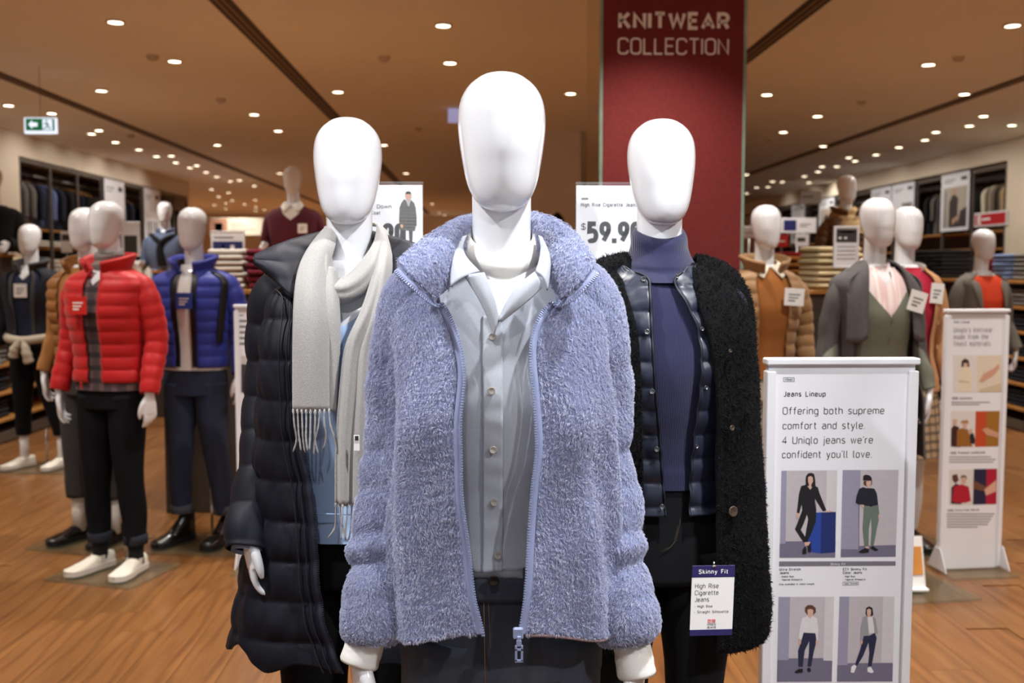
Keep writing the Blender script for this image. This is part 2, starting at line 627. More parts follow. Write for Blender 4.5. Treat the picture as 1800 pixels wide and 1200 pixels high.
def lettering(name, s, size, parent, loc, m, weight=0.11, gap=0.14, sx=1.0, align='L', rot=None, vert=None):
    """size = cap height; stands in the XZ plane facing -Y"""
    mb = MB()
    x = 0.0
    for ch in s:
        w, st = GL[ch]
        n0 = len(mb.v)
        if ch == '.':
            a, b = (x - weight / 2) * size, (x + weight / 2) * size
            mb.add([(a, 0, 0), (b, 0, 0), (b, 0, weight * size), (a, 0, weight * size)], [(0, 1, 2, 3)])
            st = ()
        for P in st:
            Q = []
            for (a, b) in P:
                # keep the outer edge of the stroke inside the cap box
                Q.append(((x + a * sx) * size, (weight / 2 + b * (1 - weight)) * size))
            stroke_ribbon(mb, Q, weight * size)
        if ch.isupper() and ch not in 'JQ':
            lo, hi = (x - weight * .55) * size, (x + w * sx + weight * .55) * size
            for k in range(n0, len(mb.v)):
                v = mb.v[k]
                mb.v[k] = (min(max(v[0], lo), hi), v[1], min(max(v[2], 0.0), size))
        x += w * sx + weight + gap
    tot = (x - gap - weight) * size
    dx = {'L': 0, 'C': -tot / 2, 'R': -tot}[align]
    mb.v = [(v[0] + dx, v[1], v[2]) for v in mb.v]
    o = mb.obj(name, m, parent)
    o.location = loc
    if rot is not None:
        o.rotation_euler = rot
    return o
# ------------------------------------------------------------------ shared materials
CEIL = 3.27
M_ceil = mat('ceiling_paint', (244, 240, 232), .9, var=.02, vscale=2, bump=.05, bscale=120)
M_wall = mat('wall_paint', (222, 206, 184), .85, var=.03, vscale=3, bump=.05, bscale=150)
M_white = mat('white_gloss_mannequin', (228, 228, 231), .16, coat=.6, spec=.5, var=.015, vscale=9)
M_bay = mat('dark_bay_back', (62, 52, 44), .6, var=.12, vscale=6, bump=.05)
M_steel = mat('brushed_steel', (150, 146, 140), .35, metal=.9, var=.06, vscale=30)
M_greymetal = mat('grey_metal_trim', (112, 104, 96), .45, metal=.5, var=.05, vscale=20)
M_chrome = mat('chrome', (215, 215, 215), .12, metal=1.0, var=.02)
M_wood = mat('shelf_wood', (176, 122, 62), .5, var=.22, vscale=5, stretch=(3, 1.5, 24), bump=.1, bscale=60)
M_black = mat('black_plastic', (22, 22, 24), .4, var=.1)
M_paper = mat('white_card', (236, 234, 232), .55, var=.012, vscale=20)
M_signwhite = mat('white_sign_panel', (232, 231, 235), .35, coat=.15, var=.01, vscale=12)
M_ink = mat('black_ink', (34, 32, 34), .6, var=.05)
M_greyink = mat('grey_ink', (120, 116, 116), .6, var=.05)
M_glass = mat('clear_acrylic', (225, 232, 235), .05, spec=.6, alpha=.05)
M_baseglass = mat('base_glass', (110, 112, 90), .05, spec=.6, alpha=.2, coat=.3)

# ------------------------------------------------------------------ floor of wooden boards
M_plank = mat('oak_boards', (128, 84, 44), .36, coat=.1, var=.18, vscale=2.2, stretch=(16, 1.3, 1), bump=.05, bscale=30, objrand=.13)
link_mix_color(M_plank, (96, 58, 27), 3.0, 6, .45, .72, (9, .7, 1))
link_mix_color(M_plank, (146, 102, 58), 2.0, 5, .55, .8, (7, .5, 1))
M_floorfar = mat('oak_floor_far', (124, 80, 42), .36, coat=.1, var=.2, vscale=2.2, stretch=(12, 1.0, 1), bump=.05, bscale=30)
link_mix_color(M_floorfar, (96, 58, 28), 3.0, 6, .45, .72, (8, .6, 1))
fb = MB()
fb.box((0, 14, -.03), (22, 40, .05))
floor = structure(fb.obj('floor', M_floorfar))
PW, PL = 0.178, 1.25
pb = MB()
pb.box((0, 0, 0), (PW - .0016, PL - .0016, .004))
plank_me = pb.mesh('plank', M_plank)
n_pl = 0
for i in range(-30, 31):
    x = i * PW
    offs = random.random() * PL
    for k in range(9):
        y = 3.05 + offs - PL / 2 + k * PL
        if y + PL / 2 < 3.3 or y - PL / 2 > 8.2:
            continue
        px = 844 + x * FPX / y
        if px < -120 or px > 1920:
            continue
        if 560 < px < 1180 and y > 3.4:
            continue
        if n_pl >= 296:
            continue
        p = new_obj('plank', plank_me, floor, (x, y, -.0025))
        n_pl += 1

# ------------------------------------------------------------------ ceiling, walls
cb = MB()
cb.box((0, 14, CEIL + .05), (22, 40.4, .1))
structure(cb.obj('ceiling', M_ceil))
XL, XR = -6.0, 7.3
YB = 34.0
wl = MB()
wl.box((XL - .3, 2.65, CEIL / 2), (.6, 21.3, CEIL))                 # plain wall up to the bays
wl.box((XL - .3, 17.05, (2.97 + CEIL) / 2), (.6, 7.5, CEIL - 2.97))   # soffit over the bays
wl.box((XL - .58, 17.05, 2.97 / 2), (.04, 7.5, 2.97))
wl.box((XL - .3, 20.85, CEIL / 2), (.6, .1, CEIL))
structure(wl.obj('wall_left', M_wall))
wb = MB()
wb.box((-9.9, 27.4, CEIL / 2), (.2, 13.2, CEIL))
structure(wb.obj('wall_left_far', M_wall))
wr = MB()
wr.box((XR + .3, 2.7, CEIL / 2), (.6, 22.0, CEIL))
wr.box((XR + .3, 23.9, (3.0 + CEIL) / 2), (.6, 20.4, CEIL - 3.0))
wr.box((XR + .58, 23.9, 1.5), (.04, 20.4, 3.0))
structure(wr.obj('wall_right', M_wall))
we = MB()
we.box((-1, YB + .1, CEIL / 2), (18, .2, CEIL))
structure(we.obj('wall_back', M_wall))
wf = MB()
wf.box((-9.0, -6.1, CEIL / 2), (4, .2, CEIL))
wf.box((9.0, -6.1, CEIL / 2), (4, .2, CEIL))
wf.box((0, -6.1, CEIL - .15), (14, .2, .3))        # unseen opening between the piers, added to let in cool front fill
structure(wf.obj('wall_front', M_wall))
# free-standing wall block in the middle of the shop
wm = MB()
a0 = at_depth(905, 240, 13.0)
a1 = at_depth(1021, 240, 13.0)
wm.box(((a0[0] + a1[0]) / 2, 13.4, CEIL / 2), (a1[0] - a0[0], .8, CEIL))
structure(wm.obj('wall_middle', M_wall))

# ------------------------------------------------------------------ ceiling slots (air diffusers)
M_slot = mat('slot_dark', (70, 54, 40), .7, var=.05)
M_slotbar = mat('slot_bar', (150, 122, 92), .6, var=.05)
for k, x in enumerate((-1.70, -4.37, 2.23, 5.04)):
    s = MB()
    s.box((x, 13, CEIL - .002), (.15, 40, .006), 0)
    s.box((x - .024, 13, CEIL - .006), (.012, 40, .008), 1)
    s.box((x + .024, 13, CEIL - .006), (.012, 40, .008), 1)
    structure(s.obj('trim_%d' % (k + 1), [M_slot, M_slotbar]))

# ------------------------------------------------------------------ ceiling downlights
M_lens = mat('lamp_lens', (255, 236, 205), .4, emit=9.0)
M_lens.cycles.emission_sampling = 'NONE'
M_ring = mat('lamp_ring', (214, 204, 188), .4, var=.03)
rb = MB()
_th = np.linspace(0, 2 * PI, 29)[:-1]
rb.grid(np.array([[(r * math.cos(t), r * math.sin(t), z) for t in _th] for r, z in [(.052, .010), (.052, .0), (.066, .0), (.068, .004), (.066, .014)]]), True)
ring_me = rb.mesh('trim_ring', M_ring, True)
lb = MB()
lb.lathe([(.053, .006), (.05, .003), (.03, .001), (.0001, .0)], 28)
lens_me = lb.mesh('lens', M_lens, True)
spot_data = bpy.data.lights.new('downlight_beam', 'SPOT')
spot_data.energy = LAMP_W
spot_data.color = LAMP_COL
spot_data.spot_size = math.radians(112)
spot_data.spot_blend = .75
spot_data.shadow_soft_size = .05
front_data = spot_data.copy()
front_data.name = 'front_beam'
front_data.energy = FRONT_W
front_data.color = FRONT_COL
front_data.spot_size = math.radians(58)
front_data.spot_blend = .85
dim_data = spot_data.copy()
dim_data.color = FRONT_COL
dim_data.energy = FRONT_W * .16
fill_data = front_data.copy()
fill_data.energy = FRONT_W * .22
wash_data = spot_data.copy()
wash_data.energy = LAMP_W * .15
def downlight(x, y, label, group, data=spot_data, tilt=0.0, aim=None):
    t = thing('ceiling_downlight', label, 'downlight', (x, y, CEIL - .014), 0, group)
    new_obj('trim_ring', ring_me, t)
    new_obj('lens', lens_me, t)
    so = bpy.data.objects.new('beam', data)
    COL.objects.link(so)
    so.parent = t
    so.location = (0, 0, -.02)
    so.rotation_euler = (0, tilt, 0)
    if aim is not None:
        so.rotation_euler = (Vector(aim) - Vector((x, y, CEIL))).to_track_quat('-Z', 'Y').to_euler()
    return t
vis = [(203, 37), (307, 106), (178, 158), (779, 43), (791, 109), (594, 160), (447, 200), (489, 229), (15, 184), (91, 198),
       (382, 254), (161, 234), (174, 228), (203, 249), (244, 262), (275, 274), (301, 273), (309, 285), (334, 294), (346, 290),
       (362, 302), (381, 310), (405, 318), (421, 316), (447, 326), (492, 304), (372, 332), (402, 338), (384, 345), (408, 352),
       (377, 360), (397, 366), (430, 358), (449, 351), (450, 363), (465, 368), (1003, 163), (675, 254), (714, 304), (759, 358),
       (772, 373), (781, 385), (1780, 43), (1632, 112), (1348, 165), (1695, 164), (1437, 203), (1377, 231), (1447, 256),
       (1729, 203), (1704, 220), (1779, 219), (1645, 231), (1626, 245), (1580, 258), (1540, 271), (1492, 276), (1503, 282),
       (1445, 292), (1471, 292), (1438, 301), (1414, 309), (1422, 320), (1375, 319), (1358, 318), (1330, 329), (1350, 328),
       (1313, 339), (1312, 306)]
seen = {}
for px, py in sorted(vis):
    c = at_height(px, py, CEIL)
    if c[1] > YB - .5:
        c = c * ((YB - .6) / c[1])
    if px < 340 and py > 170:
        lab, g = 'round recessed downlight along the left wall soffit', 'downlights along the left wall'
    elif px > 1300 and py > 200:
        lab, g = 'round recessed downlight along the right wall soffit', 'downlights along the right wall'
    elif c[1] > 15:
        lab, g = 'small round recessed downlight deep in the shop ceiling', 'far downlights'
    else:
        lab, g = 'round recessed downlight in the open ceiling above the aisle', 'downlights over the aisle'
    seen[g] = seen.get(g, 0) + 1
    lab2 = lab + ', %s from left' % ordinal(seen[g])
    downlight(c[0], c[1], lab2, g, wash_data if 'wall' in lab else spot_data, .75 if 'left wall' in lab else (-.75 if 'right wall' in lab else 0.0))
AIMED = {(-1.41, 1.34): (-.1, 1.85, 1.45), (.9, 1.34): (.15, 1.85, 1.45), (-.26, -.16): (.0, 1.8, 1.5), (1.9, -.16): (.8, 2.3, 1.1), (-2.58, -.16): (-.3, 2.1, 1.35)}
for x, y in [(-2.58, -1.46), (-.26, -1.46), (1.9, -1.46), (-2.58, -.16), (-.26, -.16), (1.9, -.16), (-2.58, 2.82), (-.26, 2.82), (1.95, 2.82),
             (3.84, 2.82), (-2.58, 4.12), (-.26, 4.12), (1.95, 4.12), (3.84, 4.12), (-3.73, 1.34), (-1.41, 1.34), (.9, 1.34), (2.89, 1.34),
             (-3.73, 5.62), (-1.41, 5.62), (.95, 5.05), (2.89, 5.62), (4.9, 5.62), (-1.41, -2.9), (.9, -2.9), (-5.2, 4.0), (-5.2, 7.0), (5.9, 4.5), (6.2, 7.5)]:
    downlight(x, y, 'round recessed downlight over the front of the shop', 'downlights over the shop front', (front_data if y > 1 or x > 1 else fill_data) if (x, y) in AIMED else (dim_data if y < 2 else spot_data), 0, AIMED.get((x, y)))

for k in range(14):
    downlight(-8.6 + (k % 7) * 1.7, 27.5 + 3.6 * (k // 7), 'small round downlight near the back wall, %s from left in the %s row' % (ordinal(k % 7 + 1), ('nearer', 'farther')[k // 7]), 'downlights near the back wall')

# smoke detectors and small ceiling plates
M_det = mat('detector_plastic', (196, 176, 150), .6, var=.03)
db = MB()
db.lathe([(.0001, -.035), (.03, -.034), (.045, -.02), (.05, 0), (.05, .004)], 20)
det_me = db.mesh('smoke_detector', M_det, True)
for k, (px, py, lab) in enumerate([(268, 98, 'small smoke detector between two downlights at upper left'), (388, 174, 'small smoke detector left of the ceiling slot'),
                                   (675, 100, 'small smoke detector above the navy coat mannequin'), (735, 225, 'small smoke detector left of the tallest head'),
                                   (1685, 100, 'small smoke detector near the right hand downlights'), (1351, 245, 'small smoke detector right of the red pillar'),
                                   (230, 237, 'small smoke detector beside the left wall downlights'), (1515, 178, 'small smoke detector in the middle of the right ceiling')]):
    c = at_height(px, py, CEIL)
    o = new_obj('smoke_detector', det_me, None, (c[0], c[1], CEIL - .004))
    tag(o, lab, 'smoke detector')
# ------------------------------------------------------------------ mannequin pieces
def head_grid():
    s0 = [0, .017, .058, .105, .146, .20, .25, .32, .37, .455, .556, .67, .78, .864, .925, .976, .992, 1]
    w0 = [0, .36, .60, .765, .858, .936, .974, .997, 1.0, .982, .94, .878, .80, .70, .57, .36, .2, 0]
    d0 = [0, .036, .060, .076, .085, .092, .0955, .098, .098, .097, .094, .084, .073, .062, .050, .031, .018, 0]
    y0 = [.006, .006, .006, .005, .005, .004, .003, .002, .001, -.002, -.006, -.013, -.021, -.028, -.034, -.04, -.042, -.043]
    fw, fd, fy = pchip(s0, w0), pchip(s0, d0), pchip(s0, y0)
    n = 44
    S = (1 - np.cos(np.linspace(0.02, PI - .02, n))) / 2
    th = np.linspace(0, 2 * PI, 56, endpoint=False)
    G = np.zeros((n, 56, 3))
    for i, s in enumerate(S):
        G[i, :, 0] = .0735 * fw(s) * np.cos(th)
        G[i, :, 1] = fy(s) + fd(s) * np.sin(th)
        G[i, :, 2] = 1.845 - .235 * s
    return G

def build_head():
    mb = MB()
    mb.grid(head_grid(), True, True, True, flip=True)
    z = np.linspace(1.46, 1.70, 14)
    th = np.linspace(0, 2 * PI, 40, endpoint=False)
    G = np.zeros((14, 40, 3))
    for i, zz in enumerate(z):
        t = i / 13
        rx = .0485 + .004 * (1 - t) ** 3 + .002 * t
        G[i, :, 0] = rx * np.cos(th)
        G[i, :, 1] = .022 - .014 * t + (rx * 1.06) * np.sin(th)
        G[i, :, 2] = zz
    mb.grid(G, True, True, True, flip=False)
    return mb.mesh('head', M_white, True)

HEAD_ME = build_head()

def sup(th, n):
    s, c = np.sin(th), np.cos(th)
    return np.sign(s) * np.abs(s) ** (2 / n), np.sign(c) * np.abs(c) ** (2 / n)

TZ = [.80, .86, .92, .98, 1.06, 1.14, 1.22, 1.30, 1.38, 1.43, 1.465, 1.49, 1.51, 1.535]
BODY = {
    'f': dict(a=pchip(TZ, [.165, .168, .165, .15, .128, .128, .138, .148, .158, .163, .15, .115, .078, .056]),
              f=pchip(TZ, [.095, .098, .096, .092, .09, .096, .112, .122, .108, .094, .08, .066, .054, .05]),
              b=pchip(TZ, [.11, .112, .1, .085, .075, .078, .088, .096, .1, .097, .092, .085, .078, .072])),
    'm': dict(a=pchip(TZ, [.165, .168, .167, .16, .152, .156, .168, .18, .19, .194, .178, .135, .088, .06]),
              f=pchip(TZ, [.1, .1, .098, .095, .095, .1, .112, .12, .112, .1, .085, .07, .058, .053]),
              b=pchip(TZ, [.115, .115, .1, .09, .085, .088, .096, .104, .106, .102, .095, .087, .08, .075]))}

def shell(sex, z0, z1, nz, nth, th0, th1, da=0.012, df=0.012, disp=None, n=2.3, hem=None, prof=None, widen=None):
    """garment surface around the trunk; th0, th1 may be functions of height; hem(u) lowers the bottom edge"""
    P = prof or BODY[sex]
    U = np.linspace(0, 1, nth)
    Vv = np.linspace(0, 1, nz)
    G = np.zeros((nz, nth, 3))
    for i, v in enumerate(Vv):
        zb = z0 + (hem(U) if hem is not None else 0.0)
        z = zb + (z1 - zb) * v
        ta = th0(z) if callable(th0) else th0
        tb = th1(z) if callable(th1) else th1
        th = ta + (tb - ta) * U
        sx, sc = sup(th, n)
        w = widen(z) if widen is not None else 0.0
        a = P['a'](z) + da + w
        bf = np.where(sc > 0, P['f'](z) + df + w, P['b'](z) + df + w)
        d = disp(th, z, a * sx) if disp is not None else 0.0
        G[i, :, 0] = (a + d) * sx
        G[i, :, 1] = -(bf + d) * sc
        G[i, :, 2] = z
    return G

def theta_at(x, a, n=2.3):
    r = np.clip(np.abs(x) / a, 0, 1)
    return np.sign(x) * np.arcsin(np.clip(r ** (n / 2), 0, 1))

def puff(period, phase, amp, seed=0, wr=0.35):
    """quilted baffles: rounded ribs with puckered seams"""
    def f(th, z, x):
        t = np.mod((z - phase) / period, 1.0)
        b = np.abs(np.sin(PI * t)) ** .55
        pk = wob(th * 9, z * 5, 0 * th, 3.2, seed) * (1 - b) + .5 * wob(th * 14, z * 60, 0 * th, 1.0, seed + 1) * b
        return amp * (b - .6) + amp * wr * pk * .5
    return f

# one hand, palm to the inside, fingers hanging down and slightly curled
def build_hand():
    mb = MB()
    # back of the hand
    P = dense([(0, 0, .03), (0, 0, 0), (.002, -.002, -.04), (.006, -.003, -.085)], 10)
    mb.grid(tube_grid(P, np.stack([pchip([0, 3, 6, 9], [.026, .027, .037, .038])(np.arange(10)), pchip([0, 3, 6, 9], [.02, .017, .0145, .0115])(np.arange(10))], 1), 16), True, True, True)
    # ref axis is -Y, so the first radius runs along y (width), the second along x (thickness)
    fingers = [(-.028, .082, .0092), (-.0095, .09, .0098), (.0095, .084, .0094), (.027, .066, .0082)]
    for k, (y, ln, r) in enumerate(fingers):
        c = .35 + .12 * k
        p = np.array([.006, y, -.078])
        pts = [p + np.array([0, 0, .02]), p]
        ang = .10 + .04 * k
        for seg in (.45, .32, .23):
            p = p + ln * seg * np.array([math.sin(ang), y * .25 * (1 if seg > .4 else 0), -math.cos(ang)])
            pts.append(p)
            ang += c
        Q = dense(pts, 12)
        rr = pchip([0, 2, 8, 10.5, 11], [r * 1.08, r * 1.06, r * .86, r * .7, r * .35])(np.arange(12))
        mb.grid(tube_grid(Q, rr, 10), True, True, True)
    # thumb leaves the front side of the palm
    Q = dense([(.004, -.012, -.01), (.008, -.034, -.035), (.016, -.045, -.066), (.022, -.047, -.095), (.025, -.046, -.108)], 12)
    mb.grid(tube_grid(Q, pchip([0, 4, 9, 11], [.0165, .0135, .0098, .005])(np.arange(12)), 10), True, True, True)
    o = mb.obj('hand_tmp', M_white, None, True)
    md = o.modifiers.new('r', 'REMESH')
    md.mode = 'VOXEL'
    md.voxel_size = .0026
    sm = o.modifiers.new('s', 'SMOOTH')
    sm.iterations = 5
    sm.factor = .5
    bpy.context.view_layer.update()
    me = evaluated_mesh(o)
    me.name = 'hand'
    bpy.data.objects.remove(o)
    if not me.materials:
        me.materials.append(M_white)
    me.polygons.foreach_set('use_smooth', [True] * len(me.polygons))
    mi = me.copy()
    mi.name = 'hand_mirrored'
    for v in mi.vertices:
        v.co.x = -v.co.x
    mi.flip_normals()
    return me, mi

HAND_R, HAND_L = build_hand()     # HAND_R: palm faces +x (stands on the viewer's left of the body)

def add_hand(parent, side, loc, rot=(0, 0, 0)):
    """side -1: viewer's left"""
    o = new_obj('hand', HAND_R if side < 0 else HAND_L, parent, loc)
    o.rotation_euler = rot
    return o

def build_neckbody(sex):
    z = np.linspace(1.0, 1.535, 30)
    G = shell(sex, 1.0, 1.535, 30, 48, 0, 2 * PI * 47 / 48, 0.0, 0.0)
    return grid_mesh('torso', G, M_white, True, True, True, flip=True)

TORSO = {k: build_neckbody(k) for k in 'fm'}

def build_bust(sex):
    G = shell(sex, 1.135, 1.535, 24, 48, 0, 2 * PI * 47 / 48, 0.0, 0.0)
    return grid_mesh('bust', G, M_white, True, True, True, flip=True)

BUST = {k: build_bust(k) for k in 'fm'}

def leg_path(side, spread=.085, fwd=0.0, out=0.0):
    s = side
    return dense([(s * .082, 0, .90), (s * .088, 0, .78), (s * (spread + out * .5), -.01 + fwd * .5, .5), (s * (spread + out), .005 + fwd, .30), (s * (spread + out), .012 + fwd, .09)], 40)

def trousers(parent, sex, m, zw=1.0, slim=0.0, ankle=.09, cuffm=None, name='trousers', spread=.085, out=(0, 0), fwd=(0, 0)):
    mb = MB()
    G = shell(sex, .83, zw, 18, 56, 0, 2 * PI * 55 / 56, .006, .006, disp=lambda th, z, x: .002 * wob(th * 3, z * 9, 0 * th, 2.0, 31))
    mb.grid(G, True, True, False, flip=True)
    feet = []
    for s in (-1, 1):
        k = 0 if s < 0 else 1
        P = leg_path(s, spread, fwd[k], out[k])
        P = P[P[:, 2] >= ankle]
        t = (P[:, 2] - .09) / .81
        r = pchip([0, .25, .5, .75, 1.0], [.05 - slim, .058 - slim, .066 - slim * .6, .085 - slim * .4, .094])(t)
        Gt = tube_grid(P, np.stack([r * 1.08, r], 1), 24, disp=lambda q, th, p: .0035 * wob(th * 1.2, p[2] * 16, 0 * th, 1.3, 40 + s))
        mb.grid(Gt, True, True, True)
        feet.append(P[-1])
    o = mb.obj(name, m, parent, True)
    if cuffm is not None:
        for f in feet:
            c = MB()
            r = .054 - slim
            c.lathe([(r, 0), (r + .004, 0), (r + .005, .045), (r, .05)], 24, (f[0], f[1], f[2] - .002))
            c.obj('trouser_cuff', cuffm, o, True)
    return o, feet

def shoe(parent, loc, kind, turn=0.0):
    """toe to -y"""
    t = MB()
    L_, Wd = .275, .047
    ys = np.linspace(0, 1, 22)                        # heel -> toe
    wprof = pchip([0, .06, .2, .45, .7, .88, .97, 1], [.018, .031, .036, .037, .047, .042, .026, .006])
    tall = {'slipon': [.07, .075, .074, .07, .052, .038, .028, .016], 'oxford': [.085, .09, .09, .078, .056, .042, .032, .018],
            'boot': [.16, .165, .165, .11, .062, .045, .034, .018]}[kind]
    hprof = pchip([0, .06, .2, .42, .6, .8, .95, 1], tall)
    up = MB()
    G = np.zeros((22, 17, 3))
    ph = np.linspace(0, PI, 17)
    for i, q in enumerate(ys):
        w, h = float(wprof(q)), float(hprof(q)) - .022
        G[i, :, 0] = w * np.sign(np.cos(ph)) * np.abs(np.cos(ph)) ** .8
        G[i, :, 1] = .085 - q * L_
        G[i, :, 2] = .022 + h * np.abs(np.sin(ph)) ** .7
    up.grid(G, False, True, True, flip=True)
    mm = {'slipon': mat('white_canvas', (228, 220, 206), .75, weave=.25, wscale=300, var=.03), 'oxford': mat('black_leather', (20, 18, 18), .18, coat=.4, var=.2, vscale=30),
          'boot': mat('black_leather', (20, 18, 18), .18, coat=.4, var=.2, vscale=30)}[kind]
    o = up.obj('shoe', mm, parent, True)
    o.location = loc
    o.rotation_euler = (0, 0, turn)
    so = MB()
    n = 44
    ring = [(float(wprof(q)) + .004, .085 - q * L_) for q in np.linspace(0, 1, n // 2)]
    pts = [(x, y) for x, y in ring] + [(-x, y) for x, y in ring[::-1]]
    k = len(pts)
    V = [(x, y, 0) for x, y in pts] + [(x, y, .026) for x, y in pts]
    F = [tuple(range(k))[::-1], tuple(range(k, 2 * k))] + [(i, (i + 1) % k, k + (i + 1) % k, k + i) for i in range(k)]
    so.add(V, F)
    sm = mat('white_rubber', (214, 206, 196), .6, var=.03) if kind == 'slipon' else mat('black_rubber', (16, 15, 15), .5, var=.1)
    s_ = so.obj('sole', sm, o)
    if kind == 'oxford':
        lace = MB()
        for j in range(4):
            y = .012 - j * .018
            z = float(hprof((.085 - y) / L_)) + .001
            lace.tube([(-.018, y, z - .006), (0, y - .003, z + .003), (.018, y, z - .006)], .0022, 6)
        lace.tube([(0, .02, .09), (-.03, .01, .098), (-.036, -.004, .088), (-.008, .012, .088)], .002, 6)
        lace.tube([(0, .02, .09), (.03, .01, .098), (.036, -.004, .088), (.008, .012, .088)], .002, 6)
        lace.obj('laces', M_black, o, True)
    if kind == 'slipon':
        g = MB()
        g.box((.035, -.005, .052), (.006, .028, .03), rot=None)
        g.box((-.035, -.005, .052), (.006, .028, .03), rot=None)
        g.obj('elastic_gusset', mm, o)
    return o

def socks(parent, feet, m, z0=.06, z1=.2, r=.04, name='sock'):
    for f in feet:
        c = MB()
        c.lathe([(r, z0), (r - .002, (z0 + z1) / 2), (r + .002, z1)], 20, (f[0], f[1], 0))
        c.obj(name, m, parent, True)

def glass_base(parent, w, d, cx=0.0, cy=0.0):
    g = MB()
    g.box((cx, cy, .008), (w, d, .012), bev=.002)
    o = g.obj('base_plate', M_baseglass, parent)
    r = MB()
    r.tube([(cx - .02, .1, .012), (cx - .02, .1, .30)], .008, 10)
    r.lathe([(.03, .012), (.03, .022), (.012, .03)], 16, (cx - .02, .1, 0))
    r.obj('support_rod', M_chrome, parent, True)
    return o

# sleeves ------------------------------------------------------------------
def sleeve_pts(side, top=1.445, reach=.20, wrist=(.262, -.045, .93), elbow=(.245, .02, 1.17)):
    s = side
    return [(s * .10, .005, top + .012), (s * (reach - .035), .005, top), (s * (reach + .012), .008, top - .075), (s * (elbow[0] - .008), elbow[1], elbow[2] + .07),
            (s * elbow[0], elbow[1], elbow[2]), (s * (elbow[0] + wrist[0]) / 2, (elbow[1] + wrist[1]) / 2, (elbow[2] + wrist[2]) / 2), (s * wrist[0], wrist[1], wrist[2])]

def sleeve(parent, pts, r, m, n=20, rows=70, amp=0.0, period=.06, wrinkle=.004, seed=0, name='sleeve', solid=.004):
    P = dense(pts, rows)
    s = np.r_[0, np.cumsum(np.linalg.norm(np.diff(P, axis=0), axis=1))]
    R = pchip(np.linspace(0, 1, len(r)), r)(s / s[-1])

    def disp(q, th, p):
        L = q * s[-1]
        d = wrinkle * wob(th * 1.1, L * 26, 0 * th, 1.6, seed) * (0.35 + .65 * q)
        if amp:
            t = np.mod(L / period, 1.0)
            b = abs(math.sin(PI * t)) ** .55
            d = d + amp * (b - .6) + amp * .25 * wob(th * 4, L * 30, 0 * th, 1.7, seed + 5) * (1 - b)
        return d
    G = tube_grid(P, R, n, disp)
    o = grid_obj(name, G, m, parent, wrap=True, solid=solid)
    return o, P[-1], P

def small_card(name, label, cat, c, w, h, m, tilt=0.0, marks=None, rotz=0.0, group=None, mark_mat=None):
    t = thing(name, label, cat, tuple(c), rotz, group)
    t.rotation_euler = (0, tilt, rotz)
    b = MB()
    b.box((0, 0, 0), (w, .002, h), bev=.0006)
    b.obj('card', m, t)
    k = MB()
    k.tube([(0, 0, h / 2 - .004), (0, .004, h / 2 + .006), (0, .012, h / 2 + .012)], .0012, 6)
    k.obj('clip', M_chrome, t, True)
    if marks:
        mk = MB()
        for (x, z, a, b2) in marks:
            mk.add([(x * w, -.0013, z * h), ((x + a) * w, -.0013, z * h), ((x + a) * w, -.0013, (z + b2) * h), (x * w, -.0013, (z + b2) * h)], [(0, 1, 2, 3)])
        mk.obj('print', mark_mat or M_greyink, t)['kind'] = 'stuff'
    return t
# ------------------------------------------------------------------ the three mannequins in front
class Fig:
    def __init__(self, label, pxc, Y, group=None):
        p = at_depth(pxc, 470, Y)
        self.x, self.Y = p[0], Y
        self.root = thing('mannequin', label, 'mannequin', (p[0], Y, 0), 0, group)
    def L(self, px, py, dy=0.0):
        w = at_depth(px, py, self.Y + dy)
        return np.array([w[0] - self.x, dy, w[2]])
    def path(self, pts):
        return [self.L(*p) for p in pts]
    def patch(self, C, nu, nv):
        return smooth_patch(np.array([[self.L(*p) for p in row] for row in C]), nu, nv)
    def edge(self, pts, dy):
        """pixel curve -> (function z -> x) on a front surface dy"""
        Q = np.array([self.L(p[0], p[1], p[2] if len(p) > 2 else dy) for p in pts])
        f = pchip(Q[:, 2], Q[:, 0])
        return f

def tri_soup(o, par):
    me = evaluated_mesh(o) if o.modifiers else o.data
    me.calc_loop_triangles()
    V = np.zeros(len(me.vertices) * 3)
    me.vertices.foreach_get('co', V)
    V = V.reshape(-1, 3)
    T = np.zeros(len(me.loop_triangles) * 3, dtype=np.int32)
    me.loop_triangles.foreach_get('vertices', T)
    T = T.reshape(-1, 3)
    return V[T]

